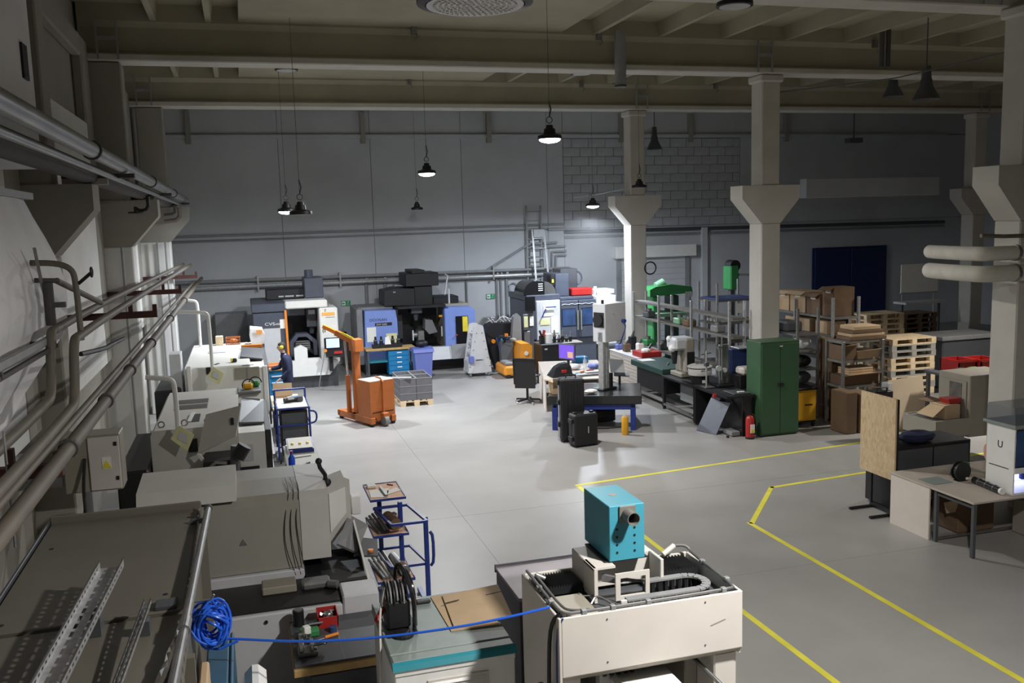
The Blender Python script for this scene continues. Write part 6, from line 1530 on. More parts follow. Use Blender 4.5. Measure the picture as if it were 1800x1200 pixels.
# teal topped cooler unit
t = T('cooling_unit', 'grey cooling unit with a teal-edged top and louvred front', 'machine', (1.28, 6.6, 0))
t.box('body', 'white', .84, 1.72, 6.08, 7.15, .06, 1.268, .008)
t.box('front_lip', 'white', .84, 1.72, 6.07, 6.10, 1.25, 1.294, .003)
t.p('top', t.b().box(.83, 1.73, 6.22, 7.17, 1.27, 1.35, .008), 'tealgrey')
t.p('top_front', t.b().box(.83, 1.73, 6.10, 6.215, 1.27, 1.345, .012), 'tealgrey')
t.p('front_edge', t.b().prism([(6.055, 1.295), (6.10, 1.295), (6.10, 1.346), (6.075, 1.33)], 'x', .828, 1.735), 'teal_edge')
t.box('plinth', 'black', .88, 1.68, 6.1, 7.1, 0, .06)
lv = t.box('louvre_panel', 'beige', 1.07, 1.52, 6.068, 6.08, .7, 1.19, .003)
for k in range(14): t.p('louvre', t.b().prism([(6.05, 1.155 - k * .033), (6.068, 1.17 - k * .033), (6.068, 1.15 - k * .033)], 'x', 1.09, 1.50), 'white', lv)
t = T('gun', 'black and silver spray gun lying on the cooling unit top', 'tool', (1.2, 7.05, 1.35))
t.p('barrel', t.b().cyl((1.06, 7.06, 1.372), (1.22, 7.08, 1.372), .02), 'steel')
t.p('grip', t.b().box(1.17, 1.29, 7.0, 7.06, 1.352, 1.38, .01), 'black')
t = T('cardboard_sheet', 'flattened cardboard box lying on the cooling unit', 'cardboard', (1.6, 6.75, 1.35))
t.p('sheet', t.b().slab([(1.36, 6.47, 1.36), (1.82, 6.47, 1.38), (1.88, 7.1, 1.38), (1.40, 7.08, 1.36)], .012), 'cardboard')
t.p('under_sheet', t.b().slab([(1.33, 6.44, 1.352), (1.70, 6.42, 1.356), (1.75, 7.12, 1.356), (1.31, 7.12, 1.352)], .006), 'cardboard')
for a, b_ in (((1.37, 6.88), (1.50, 6.90)), ((1.73, 6.93), (1.87, 6.95))): t.p('slit', t.b().bar((a[0], a[1], 1.387), (b_[0], b_[1], 1.392), .006, .006), 'ink')
# purple topped drawer cabinet
t = T('drawer_cabinet', 'tall dark drawer cabinet with a worn purple top', 'cabinet', (2.3, 6.97, 0))
t.box('body', 'purple_body', 1.93, 2.68, 6.63, 7.33, .03, 1.42, .006)
t.box('top', 'purple_top', 1.92, 2.69, 6.62, 7.34, 1.42, 1.45, .004)
t.box('back_lip', 'dark_grey', 1.92, 2.69, 7.33, 7.35, 1.40, 1.47, .003)
t.box('plinth', 'black', 1.95, 2.66, 6.66, 7.3, 0, .03)
t.box('red_label', 'bright_orange', 1.95, 2.05, 6.612, 6.63, 1.36, 1.40, .002)
for k in range(9):
    z = 1.24 - k * .14
    dq = t.box('drawer', 'purple_body', 1.95, 2.66, 6.612, 6.63, z, z + .125, .004)
    t.box('handle', 'dull_steel', 2.0, 2.12, 6.595, 6.612, z + .045, z + .085, .004, dq)
# beige machine
t = T('milling_machine', 'cream machine with a cable chain and teal motor box on top', 'machine', (2.43, 5.6, 0))
X0, X1, Y0, Y1, ZT = 1.79, 3.08, 5.22, 6.02, 1.90
t.p('front_panel', t.b().box(X0, X1, Y0, Y0 + .02, 1.50, ZT, .004), 'beige')
t.p('front_skirt', t.b().prism([(Y0, 1.50), (Y0 + .02, 1.50), (Y0 + .09, 1.44), (Y0 + .07, 1.44)], 'x', X0, X1), 'grey_beige')
t.p('left_panel', t.b().box(X0 - .02, X0, Y0, Y1, .3, ZT, .004), 'beige')
t.p('right_panel', t.b().box(X1 - .02, X1, Y0 + .02, Y1, 1.45, ZT, .004), 'beige')
t.p('back_panel', t.b().box(X0, X1, Y1 - .02, Y1, .3, ZT, .004), 'beige')
t.p('right_leg', t.b().box(2.90, 3.07, Y0 + .06, Y1, .02, 1.45, .01), 'beige')
t.p('leg_inner', t.b().box(2.80, 2.9, Y0 + .3, Y1, .02, 1.44, .01), 'grey_beige')
t.p('left_leg', t.b().box(1.80, 1.95, Y0 + .1, Y1, .02, 1.45, .01), 'beige')
t.p('deck', t.b().box(X0 + .02, X1 - .02, Y0 + .03, Y1 - .02, 1.78, 1.81), 'dark_grey')
for sx, x0, x1 in ((0, 1.83, 2.13), (1, 2.64, 3.02)):
    n = 30
    bb = t.b()
    pts = []
    for k in range(n + 1): pts.append((x0 + (x1 - x0) * k / n, 1.90 if k % 2 else 1.878))
    bb.prism(pts + [(x1, 1.83), (x0, 1.83)], 'y', 5.74, 5.98)
    t.p('bellows', bb, 'black')
t.p('cover_plate', t.b().box(1.85, 2.08, 5.32, 5.64, 1.84, 1.865, .004), 'grey_beige')
for x, y in ((1.87, 5.34), (2.06, 5.62), (2.06, 5.34)): t.p('screw', t.b().cyl((x, y, 1.865), (x, y, 1.872), .008, n=8), 'dull_steel')
t.p('plinth', t.b().box(2.14, 2.66, 5.74, 5.98, 1.84, 2.06, .006).box(2.14, 2.165, 5.55, 5.74, 1.83, 2.06, .004).box(2.635, 2.66, 5.55, 5.74, 1.83, 2.06, .004).box(2.14, 2.30, 5.55, 5.74, 2.045, 2.06), 'beige')
t.p('plinth_frame', t.b().box(2.28, 2.53, 5.50, 5.515, 1.83, 1.86).box(2.28, 2.53, 5.50, 5.515, 1.985, 2.02).box(2.28, 2.315, 5.50, 5.515, 1.86, 1.985).box(2.50, 2.53, 5.50, 5.515, 1.86, 1.985).box(2.14, 2.165, 5.535, 5.55, 1.82, 2.06), 'beige')
cb = t.b()
for k in range(8): cb.tube([(2.22, 5.6, 1.95 + .006 * k), (2.34, 5.52, 1.94 + .005 * k), (2.46, 5.56, 1.93), (2.56 + .01 * k, 5.54, 1.91)], .009, 5, 2)
t.p('cable_bundle', cb, 'dull_steel')['kind'] = 'stuff'
tb = t.p('motor_box', t.b().box(2.28, 2.54, 5.6, 6.08, 2.07, 2.46, .004), 'teal')
t.p('flange', t.b().box(2.35, 2.47, 5.585, 5.60, 2.34, 2.457, .004), 'rack_grey', tb)
t.p('outlet', t.b().lathe((2.41, 5.60, 2.395), [(.046, 0), (.046, -.12), (.041, -.12), (.041, -.02)], 20, 'y'), 'rack_grey', tb, smooth=True)
t.p('outlet_dark', t.b().cyl((2.41, 5.58, 2.395), (2.41, 5.57, 2.395), .041, n=18), 'ink', tb)
for i in range(4):
    for x in (2.335, 2.465): t.p('vent_hole', t.b().cyl((x, 5.6, 2.13 + i * .055), (x, 5.5975, 2.13 + i * .055), .009, n=10), 'ink', tb)
t.p('top_stain', t.b().cyl((2.41, 5.85, 2.46), (2.41, 5.85, 2.4615), .03, n=12), 'grey_beige', tb)
t.p('mount', t.b().box(2.25, 2.57, 5.62, 6.0, 2.06, 2.07), 'black')
# cable chain: a U lying on its side, link by link
path = [(2.27 + .52 * k / 10, 5.30) for k in range(11)]
path += [(2.79 + .11 * math.sin(PI * k / 8), 5.42 - .12 * math.cos(PI * k / 8)) for k in range(1, 8)]
path += [(2.79 - .30 * k / 6, 5.54) for k in range(7)]
for k in range(len(path) - 1):
    a, c = Vector((*path[k], 0)), Vector((*path[k + 1], 0)); mid = (a + c) / 2
    d = (c - a).normalized()
    lb = t.b()
    lb.bar(a + Vector((0, 0, 1.815)), c + Vector((0, 0, 1.815)), .05, .012)
    lb.box(mid.x - .012, mid.x + .012, mid.y - .022, mid.y + .022, 1.82, 1.915)
    lk_ = t.p('chain_link', lb, 'black')
    t.p('link_cover', t.b().bar(a + Vector((0, 0, 1.925)), c + Vector((0, 0, 1.925)), .058, .012), 'mid_grey', lk_)
t.p('chain_end', t.b().box(2.22, 2.265, 5.27, 5.285, 1.80, 1.935, .003), 'beige')
t.p('rim_conduit', t.b().tube([(1.80, 5.98, 1.935), (1.80, 5.32, 1.915), (1.83, 5.26, 1.912), (1.9, 5.245, 1.912), (3.0, 5.245, 1.915), (3.05, 5.27, 1.915), (3.06, 5.9, 1.92), (3.04, 5.96, 1.97), (2.94, 5.96, 1.98)], .011, 8, 2), 'dull_steel', smooth=True)
t.p('rim_conduit', t.b().tube([(1.84, 5.9, 1.93), (1.84, 5.36, 1.912), (1.88, 5.29, 1.912), (2.0, 5.27, 1.912)], .009, 8, 2), 'dull_steel', smooth=True)
for x, y in ((1.80, 5.7), (1.80, 5.45), (1.95, 5.245), (2.15, 5.245), (2.4, 5.245), (2.95, 5.245), (3.06, 5.4), (3.06, 5.75)):
    t.p('clip', t.b().box(x - .018, x + .018, y - .018, y + .018, 1.895, 1.932, .004), 'mid_grey')
t.p('connector', t.b().cyl((2.94, 5.96, 1.98), (2.84, 5.94, 1.93), .02), 'beige')
t.p('connector', t.b().cyl((1.84, 5.9, 1.93), (1.9, 5.88, 1.9), .018), 'dull_steel')
t.p('small_cables', t.b().tube([(2.08, 5.45, 1.86), (2.14, 5.5, 1.9), (2.2, 5.35, 1.88), (2.22, 5.28, 1.86)], .008, 6, 2), 'dull_steel')
t.p('small_cables', t.b().tube([(2.06, 5.6, 1.86), (2.16, 5.55, 1.87), (2.25, 5.42, 1.85)], .006, 6, 2), 'dull_steel')
t.p('side_cable', t.b().tube([(1.80, 5.24, 1.93), (1.74, 5.3, 1.85), (1.73, 5.32, 1.5), (1.73, 5.33, 1.0), (1.74, 5.33, .4)], .014, 8, 2), 'black')
t.p('side_cable', t.b().tube([(1.80, 5.22, 1.9), (1.765, 5.25, 1.8), (1.765, 5.26, 1.4), (1.765, 5.26, .5)], .007, 6, 1), 'blue_steel')
t.p('black_grip', t.b().cyl((1.70, 5.4, 1.35), (1.70, 5.42, 1.1), .03).ball((1.70, 5.4, 1.36), .04, n=8), 'black')
t.p('inner_back', t.b().box(1.95, 2.8, Y1 - .06, Y1 - .03, .3, 1.45), 'dark_grey')
t.p('front_table', t.b().box(2.2, 2.62, 4.85, 5.5, 1.28, 1.36, .03), 'white')
t.p('table_column', t.b().box(2.3, 2.55, 5.2, 5.6, .02, 1.28, .01), 'beige')
t.p('spindle_unit', t.b().box(2.1, 2.5, 5.42, 5.75, 1.2, 1.44, .02), 'dull_steel')
for k in range(5): t.p('fin', t.b().box(2.14 + .05 * k, 2.165 + .05 * k, 5.40, 5.42, 1.36, 1.43), 'black')
t.p('guide_bar', t.b().cyl((2.78, 5.5, 1.42), (2.95, 5.0, 1.22), .015), 'steel')
t.p('base_frame', t.b().box(1.8, 3.06, 5.3, 6.0, 0, .08), 'dark_grey')
t.p('scuff', t.b().bar((2.95, Y0 - .001, 1.72), (2.84, Y0 - .001, 1.69), .002, .008), 'grey_beige')
for x, z in ((2.1, 1.85), (2.8, 1.86), (2.1, 1.56), (2.8, 1.56)): t.p('panel_screw', t.b().cyl((x, Y0, z), (x, Y0 - .004, z), .006, n=8), 'dark_grey')
# blue display stand with trays
t = T('tray_stand', 'blue tubular stand with wooden trays of tools and empty ring frames', 'stand', (1.5, 10.25, 0))
for x, y, z0, z1 in ((1.36, 10.45, .06, 1.28), (1.54, 10.05, .06, 1.28), (1.80, 9.9, .06, 1.12)):
    t.p('post', t.b().box(x - .025, x + .025, y - .025, y + .025, z0, z1, .006), 'blue_steel')
t.p('base_bar', t.b().bar((1.36, 10.6, .04), (1.36, 9.7, .04), .05), 'blue_steel')
t.p('base_bar', t.b().bar((1.36, 10.05, .04), (1.88, 9.9, .04), .05), 'blue_steel')
t.p('base_bar', t.b().bar((1.80, 10.5, .04), (1.80, 9.6, .04), .05), 'blue_steel')
def ring_frame(z, x0, x1, y0, y1):
    r = t.b()
    P = [(x0, y1, z), (x1, y1, z), (x1 + .10, y0, z), (x0 + .10, y0, z)]
    for a, c in zip(P, P[1:] + P[:1]): r.bar(a, c, .028)
    t.p('ring_frame', r, 'blue_steel')
ring_frame(1.15, 1.28, 1.67, 9.65, 10.32)
ring_frame(.56, 1.30, 1.72, 9.93, 10.58)
for z, x0, x1, y0, y1 in ((1.30, 1.23, 1.62, 10.15, 10.8), (.99, 1.20, 1.58, 9.8, 10.42), (.48, 1.22, 1.62, 9.75, 10.4)):
    q = t.p('tray', t.b().box(x0, x1, y0, y1, z - .015, z, .003), 'pink_wood')
    t.p('tray_rim', t.b().box(x0 - .01, x0, y0, y1, z - .02, z + .008).box(x1, x1 + .01, y0, y1, z - .02, z + .008).box(x0 - .01, x1 + .01, y0 - .012, y0, z - .02, z + .008).box(x0 - .01, x1 + .01, y1, y1 + .012, z - .02, z + .008), 'blue_steel', q)
t.p('lower_bin', t.b().box(1.25, 1.6, 9.75, 10.1, .1, .3, .01), 'blue_steel')
t.p('grip', t.b().tube([(1.84, 9.88, .95), (1.87, 9.86, .9), (1.87, 9.86, .6), (1.84, 9.88, .55)], .018, 8, 1), 'blue_steel')
solo('document', B().slab([(1.24, 10.25, 1.303), (1.42, 10.2, 1.303), (1.5, 10.55, 1.303), (1.26, 10.55, 1.303)], .004), 'paper', 'white sheet on the top wooden tray of the blue stand', 'paper')
solo('document', B().slab([(1.44, 10.3, 1.303), (1.62, 10.42, 1.303), (1.58, 10.55, 1.303), (1.46, 10.45, 1.303)], .004), 'paper', 'second white sheet right on the top wooden tray', 'paper')
solo('calliper', B().bar((1.42, 10.22, 1.32), (1.40, 10.6, 1.32), .03, .02), 'dull_steel', 'grey calliper lying on the papers of the top tray', 'tool')
solo('pen', B().cyl((1.5, 10.72, 1.306), (1.56, 10.66, 1.306), .006), 'black', 'black pen on the top wooden tray', 'pen')
solo('mouse', B().box(1.25, 1.36, 10.62, 10.74, 1.302, 1.33, .01), 'paper', 'small white pad at the left back of the top tray', 'pad')
nm = ('first', 'second', 'third', 'fourth', 'fifth')
for k in range(4):
    solo('steel_bar', B().cyl((1.19 + .035 * k, 10.34, 1.04 + .02 * k), (1.27 + .035 * k, 9.86, 1.01), .016, n=8), 'dark_grey', 'dark bar on the middle tray of the blue stand, %s from the left' % nm[k], 'bar', 'bars on the middle tray')
for k in range(5):
    solo('steel_bar', B().cyl((1.2 + .04 * k, 10.36, .53 + .02 * k), (1.29 + .04 * k, 9.8, .50), .017, n=8), 'dull_steel', 'grey bar on the lowest tray of the blue stand, %s from the left' % nm[k], 'bar', 'bars on the lowest tray')
solo('brown_motor', B().cyl((1.42, 10.25, 1.06), (1.47, 9.95, 1.06), .065, n=16), 'cardboard_dark', 'brown cylinder lying on the middle tray', 'cylinder')
t = T('lamp_head', 'shiny round part on the middle tray of the blue stand', 'part', (1.5, 10.3, .99))
t.p('body', t.b().cyl((1.5, 10.3, .992), (1.5, 10.3, 1.05), .06, n=16), 'cardboard')
t.p('dome', t.b().ball((1.5, 10.3, 1.06), .045, (1, 1, .7)), 'chrome', smooth=True)
t = T('metal_roller', 'grey roller with a copper band on the lowest tray', 'roller', (1.5, 10.0, .48))
t.p('barrel', t.b().cyl((1.47, 10.3, .55), (1.53, 9.82, .55), .06, n=16), 'dull_steel')
t.p('band', t.b().cyl((1.515, 9.95, .55), (1.525, 9.86, .55), .063, n=16), 'cardboard_dark')

# ------------------------------------------------------------------ the worker
def skinned(name, pts, edges, radii, m, parent, levels=2, origin=None):
    me = bpy.data.meshes.new(name)
    off = Vector(origin) if origin is not None else Vector((0, 0, 0))
    me.from_pydata([tuple(Vector(p) - off) for p in pts], edges, [])
    o = bpy.data.objects.new(name, me); COL.objects.link(o)
    md = o.modifiers.new('skin', 'SKIN'); md.use_smooth_shade = True
    for i, v in enumerate(me.skin_vertices[0].data):
        r = radii[i]; v.radius = r if isinstance(r, tuple) else (r, r)
        v.use_root = (i == 0)
    sd = o.modifiers.new('sub', 'SUBSURF'); sd.levels = levels; sd.render_levels = levels
    dg = bpy.context.evaluated_depsgraph_get()
    m2 = bpy.data.meshes.new_from_object(o.evaluated_get(dg))
    o.modifiers.clear(); o.data = m2; bpy.data.meshes.remove(me)
    for p in m2.polygons: p.use_smooth = True
    m2.materials.clear(); m2.materials.append(MATS[m])
    if parent is not None: o.parent = parent
    return o
PX, PY = .82, 21.75
def P_(x, y, z): return (PX + x, PY + y, z)
joints = {'pelvis': (0.02, 0, .95), 'waist': (.03, 0, 1.10), 'chest': (.02, 0, 1.30), 'collar': (-.01, 0, 1.44), 'neck': (-.04, 0, 1.50), 'throat': (-.06, 0, 1.56),
          'ls': (.02, -.18, 1.39), 'le': (.05, -.25, 1.12), 'lw': (-.13, -.24, .95), 'lh': (-.19, -.23, .92),
          'rs': (.0, .18, 1.39), 're': (-.13, .22, 1.16), 'rw': (-.34, .17, 1.13), 'rh': (-.40, .16, 1.13),
          'lhip': (.02, -.095, .90), 'lk': (-.02, -.10, .50), 'la': (.03, -.10, .10), 'lt': (-.13, -.11, .045),
          'rhip': (.02, .095, .90), 'rk': (.0, .11, .50), 'ra': (.06, .11, .10), 'rt': (-.10, .12, .045)}
order = list(joints)
def fig(names): return [P_(*joints[n]) for n in names]
t = T('person', 'worker in a navy jacket and yellow ear defenders standing at the white machine', 'person', (PX, PY, 0))
R0 = {'pelvis': .10, 'waist': .10, 'chest': .105, 'collar': .06, 'neck': .055, 'throat': .05, 'ls': .05, 'le': .043, 'lw': .03, 'lh': .026, 'rs': .05, 're': .043, 'rw': .03, 'rh': .026,
      'lhip': .075, 'lk': .055, 'la': .042, 'lt': .035, 'rhip': .075, 'rk': .055, 'ra': .042, 'rt': .035}
E_ = [('pelvis', 'waist'), ('waist', 'chest'), ('chest', 'collar'), ('collar', 'neck'), ('neck', 'throat'), ('collar', 'ls'), ('ls', 'le'), ('le', 'lw'), ('lw', 'lh'), ('collar', 'rs'), ('rs', 're'), ('re', 'rw'), ('rw', 'rh'),
      ('pelvis', 'lhip'), ('lhip', 'lk'), ('lk', 'la'), ('la', 'lt'), ('pelvis', 'rhip'), ('rhip', 'rk'), ('rk', 'ra'), ('ra', 'rt')]
# body: trunk and limbs, head and the fingers grown out of one skeleton
pts = fig(order); idx = {n: i for i, n in enumerate(order)}; rad = [R0[n] for n in order]; ed = [(idx[a], idx[b]) for a, b in E_]
def add(p, r, frm):
    pts.append(p); rad.append(r); ed.append((frm, len(pts) - 1)); return len(pts) - 1
hd = add(P_(-.088, 0, 1.615), .086, idx['throat']); hd2 = add(P_(-.085, 0, 1.675), .098, hd); add(P_(-.078, 0, 1.73), .07, hd2)
for w_, h_, sgn in (('lw', 'lh', -1), ('rw', 'rh', 1)):
    h = Vector(joints[h_]); d = (h - Vector(joints[w_])).normalized()
    side = Vector((0, 1, 0)); dn = Vector((0, 0, -1))
    for k in range(4):
        base = h + side * (.026 * (1.5 - k) * .75)
        p1 = base + d * .045 + dn * .006; p2 = p1 + d * .028 * (1 - .12 * abs(k - 1.2)) + dn * .014; p3 = p2 + d * .014 + dn * .018
        i1 = add(P_(*p1), .0095, idx[h_]); i2 = add(P_(*p2), .0085, i1); add(P_(*p3), .007, i2)
    th = h - d * .02 + side * (.026 * -sgn); i1 = add(P_(*(th + d * .02 + side * (-sgn * .016) + dn * .012)), .011, idx[h_]); add(P_(*(th + d * .048 + side * (-sgn * .02) + dn * .02)), .009, i1)
body = skinned('body', pts, ed, rad, 'skin', t.o, 2, (PX, PY, 0))
# clothes, slightly outside the body: rings round the trunk and round each limb, smoothed
def rings_of(spec, n=16):
    return [[P_(x + rx * math.cos(a), y + ry * math.sin(a), z) for a in (2 * PI * k / n for k in range(n))] for x, y, z, rx, ry in spec]
def sleeve(bb, chain, n=12):
    P = [Vector(P_(*joints[c]) if isinstance(c, str) else P_(*c)) for c, r in chain]; R_ = []
    u = None
    for q, p in enumerate(P):
        d = ((P[min(q + 1, len(P) - 1)] - p).normalized() + (p - P[max(q - 1, 0)]).normalized()).normalized() if len(P) > 1 else Vector((0, 0, 1))
        u = d.orthogonal().normalized() if u is None else (u - d * u.dot(d)).normalized()
        v = d.cross(u); r = chain[q][1]
        R_.append([p + (u * math.cos(a) + v * math.sin(a)) * r for a in (2 * PI * k / n for k in range(n))])
    bb.loft(R_)
def soften(o, lv=1):
    md = o.modifiers.new('smooth', 'SUBSURF'); md.levels = lv; md.render_levels = lv
    for p in o.data.polygons: p.use_smooth = True
b = t.b()
b.loft(rings_of([(.03, 0, .80, .125, .175), (.03, 0, .86, .13, .18), (.03, 0, 1.0, .125, .17), (.035, 0, 1.12, .12, .165), (.03, 0, 1.26, .135, .19), (.02, 0, 1.36, .125, .195), (.008, 0, 1.415, .12, .185), (-.005, 0, 1.45, .11, .15), (-.018, 0, 1.475, .09, .11), (-.03, 0, 1.50, .072, .076)]))
jk = t.p('jacket', b, 'cloth_navy'); soften(jk)
for nm_, sh, el, wr in (('left', 'ls', 'le', 'lw'), ('right', 'rs', 're', 'rw')):
    S_, E__, W_ = Vector(joints[sh]), Vector(joints[el]), Vector(joints[wr])
    b = t.b()
    sleeve(b, [(tuple(S_ + Vector((0, -S_.y * .25, .015))), .06), (tuple(S_), .078), (tuple(S_.lerp(E__, .5)), .066), (tuple(E__ + (S_ - E__).normalized() * .05), .06), (tuple(E__), .06), (tuple(E__ + (W_ - E__).normalized() * .05), .058), (tuple(E__.lerp(W_, .85)), .045), (tuple(W_), .042)])
    sl = t.p('sleeve', b, 'cloth_navy', jk); soften(sl)
b = t.b()
b.loft(rings_of([(-.028, 0, 1.465, .075, .08), (-.034, 0, 1.50, .068, .072), (-.04, 0, 1.53, .064, .066), (-.04, 0, 1.525, .056, .058)], 14))
t.p('collar', b, 'cloth_navy', jk, smooth=True)
b = t.b()
b.loft(rings_of([(.02, 0, .78, .10, .15), (.02, 0, .86, .10, .15), (.02, 0, .98, .095, .13)]))
for h_, k_, a_ in (('lhip', 'lk', 'la'), ('rhip', 'rk', 'ra')):
    H_, K_, A_ = Vector(joints[h_]), Vector(joints[k_]), Vector(joints[a_])
    sleeve(b, [(tuple(H_), .095), (tuple(H_.lerp(K_, .5)), .09), (tuple(K_ + Vector((0, 0, .06))), .075), (tuple(K_), .072), (tuple(K_ - Vector((0, 0, .06))), .07), (tuple(A_ + Vector((0, 0, .06))), .062), (tuple(A_ - Vector((0, 0, .03))), .064)])
tro = t.p('trousers', b, 'dark_grey'); soften(tro)
for a, c in (('la', 'lt'), ('ra', 'rt')):
    A, C_ = Vector(joints[a]), Vector(joints[c])
    q = t.b(); n = Vector((0, 1, 0))
    q.loft([[P_(*(A + Vector((.06, -.045, -.10)))), P_(*(A + Vector((.06, .045, -.10)))), P_(*(A + Vector((.05, .04, .03)))), P_(*(A + Vector((.05, -.04, .03))))],
            [P_(*(A + Vector((-.05, -.05, -.10)))), P_(*(A + Vector((-.05, .05, -.10)))), P_(*(A + Vector((-.05, .04, .02)))), P_(*(A + Vector((-.05, -.04, .02))))],
            [P_(*(A + Vector((-.2, -.045, -.10)))), P_(*(A + Vector((-.2, .045, -.10)))), P_(*(A + Vector((-.19, .035, -.04)))), P_(*(A + Vector((-.19, -.035, -.04))))]])
    t.p('shoe', q, 'black')
H = P_(-.085, 0, 1.665)
t.p('nose', t.b().prism([(H[0] - .06, H[2] - .03), (H[0] - .106, H[2] - .03), (H[0] - .07, H[2] + .02)], 'y', H[1] - .014, H[1] + .014), 'skin')
for s in (-1, 1):
    t.p('eye', t.b().ball((H[0] - .072, H[1] + s * .032, H[2] + .012), .011, n=8), 'ink')
    t.p('ear', t.b().ball((H[0] + .01, H[1] + s * .08, H[2] - .005), .03, (.6, .35, 1), 8), 'skin', smooth=True)
t.p('mouth', t.b().box(H[0] - .078, H[0] - .055, H[1] - .022, H[1] + .022, H[2] - .062, H[2] - .054), 'red')
t.p('hair', t.b().lathe((H[0] + .018, H[1], H[2] + .005), [(.082, -.06), (.093, -.02), (.092, .04), (.075, .078), (.04, .098), (.0, .105)], 16), 'hair', smooth=True)
ed_ = t.p('ear_defenders', t.b().torus((H[0] + .01, H[1], H[2]), .112, .01, 'x', 16, 6, 0, PI), 'black')
for s in (-1, 1): t.p('ear_cup', t.b().lathe((H[0] + .01, H[1] + s * .098, H[2]), [(.03, -.025), (.045, -.015), (.045, .015), (.03, .025)], 14, 'y'), 'yellow', ed_, smooth=True)

# ------------------------------------------------------------------ lamps
def ufo_lamp(x, y, z, lit, label, r=.2, drop=None):
    t = T('highbay_lamp', label, 'lamp', (x, y, z - .08), 'round high-bay lamps')
    t.p('housing', t.b().lathe((x, y, z), [(r * .45, .11), (r * .5, .03), (r * .98, .0), (r, -.03), (r, -.055), (r * .86, -.06), (r * .86, -.045)], 28), 'black', smooth=True)
    t.p('driver', t.b().cyl((x, y, z + .1), (x, y, z + .17), r * .34, r * .26), 'black')
    if lit:
        t.p('diffuser', t.b().lathe((x, y, z - .05), [(r * .88, 0), (r * .84, -.03), (r * .6, -.055), (r * .25, -.068), (0, -.07)], 28), 'glow', smooth=True)
    else:
        t.p('diffuser', t.b().cyl((x, y, z - .056), (x, y, z - .062), r * .84, n=28), 'lamp_off')
    if not lit and y < 5:
        b = t.b()
        for i in range(1, 8):
            n = i * 6
            for k in range(n):
                a = 2 * PI * k / n; q = r * .8 * i / 8
                b.box(x + q * math.cos(a) - .004, x + q * math.cos(a) + .004, y + q * math.sin(a) - .004, y + q * math.sin(a) + .004, z - .066, z - .062)
        t.p('led_dots', b, 'white')['kind'] = 'stuff'
        t.p('rim_ring', t.b().torus((x, y, z - .045), r * .93, .012, 'z', 32, 6), 'gloss_black')
    t.p('hanger', t.b().torus((x, y, z + .25), .05, .008, 'y', 14, 5).tube([(x, y, z + .3), (x + .03, y, z + .42), (x, y, z + .55)], .012, 6), 'dark_grey')
    t.p('cable', t.b().cyl((x, y, z + .3), (x, y, 7.99 if .2 < x < 6.2 else 8.24), .004, n=6), 'dark_grey')
    return t
ufo_lamp(4.96, 14.5, 5.77, True, 'lit high-bay lamp, largest bright one over the middle of the hall')
ufo_lamp(3.99, 20.0, 5.54, True, 'lit high-bay lamp second in size, left of the largest bright one')
ufo_lamp(1.04, 21.6, 4.82, True, 'lit high-bay lamp partly hidden by a dark lamp, over the white machine')
ufo_lamp(9.70, 24.7, 4.82, True, 'lit high-bay lamp casting a misty cone, over the dark blue machine')
ufo_lamp(3.66, 3.35, 5.30, True, 'lit high-bay lamp at the top right corner', .2)
ufo_lamp(15.5, 14.0, 6.2, True, 'lit high-bay lamp of the right bay, beyond the frame edge', .2)
ufo_lamp(1.05, 16.8, 4.68, False, 'unlit high-bay lamp hanging in front of a lit one at the left')
ufo_lamp(4.9, 26.2, 4.86, False, 'small unlit high-bay lamp below the second lit one', .17)
ufo_lamp(.78, 3.0, 5.16, False, 'nearest unlit high-bay lamp at the top edge', .19)
ufo_lamp(10.2, 22.6, 5.24, False, 'unlit high-bay lamp in front of the white column', .2)
ufo_lamp(1.05, 18.6, 7.45, False, 'unlit lamp close under the roof at the left', .22)
ufo_lamp(7.1, 18.6, 7.48, False, 'unlit lamp close under the roof near the middle', .22)
ufo_lamp(6.45, 11.2, 7.18, False, 'unlit lamp close under the roof at the top edge right', .24)
def bell_lamp(x, y, z, r, label):
    t = T('bell_lamp', label, 'lamp', (x, y, z - .2), 'old bell-shaped lamps')
    t.p('shade', t.b().lathe((x, y, z), [(r * .3, .22), (r * .42, .16), (r * .46, .05), (r * .8, -.1), (r, -.2), (r * .97, -.2), (r * .76, -.1), (r * .42, .04)], 24), 'dark_grey', smooth=True)
    t.p('gear_box', t.b().cyl((x, y, z + .2), (x, y, z + .42), r * .36, r * .3), 'dark_grey')
    t.p('bulb', t.b().ball((x, y, z - .08), r * .3), 'lamp_off', smooth=True)
    t.p('rod', t.b().cyl((x, y, z + .4), (x, y, 8.24), .012, n=6), 'dark_grey')
bell_lamp(12.75, 15.0, 6.68, .26, 'large dark bell lamp before the right bay roof')
bell_lamp(14.4, 18.0, 7.15, .24, 'smaller dark bell lamp left of the large one')
bell_lamp(11.4, 24.2, 6.5, .22, 'dark bell lamp right behind the white column')
solo('flood_lamp', B().box(18.6, 19.1, 25.2, 25.5, 6.55, 6.7, .02).cyl((18.85, 25.35, 6.7), (18.85, 25.35, 8.2), .02), 'dark_grey', 'dark flat lamp high in the dark right bay', 'lamp')
solo('stay_wire', B().tube([(11.12, 17.6, 6.95), (12.2, 15.2, 6.9), (12.4, 11.4, 6.95)], .012, 6), 'dark_grey', 'thin black cable slung from column to column at the top right', 'cable')
solo('cable', B().tube([(9.2, 24.9, 5.02), (9.7, 24.75, 5.06), (10.3, 23.85, 5.2)], .012, 6), 'pale_grey', 'pale cable slung to the white column over the misty lamp', 'cable')
t = T('roof_pipe', 'short round duct hanging below the roof beam', 'duct', (7.3, 17.0, 6.93))
t.p('pipe', t.b().cyl((7.3, 17.0, 6.95), (7.3, 17.0, 7.99), .11, n=16), 'pipe_wall')
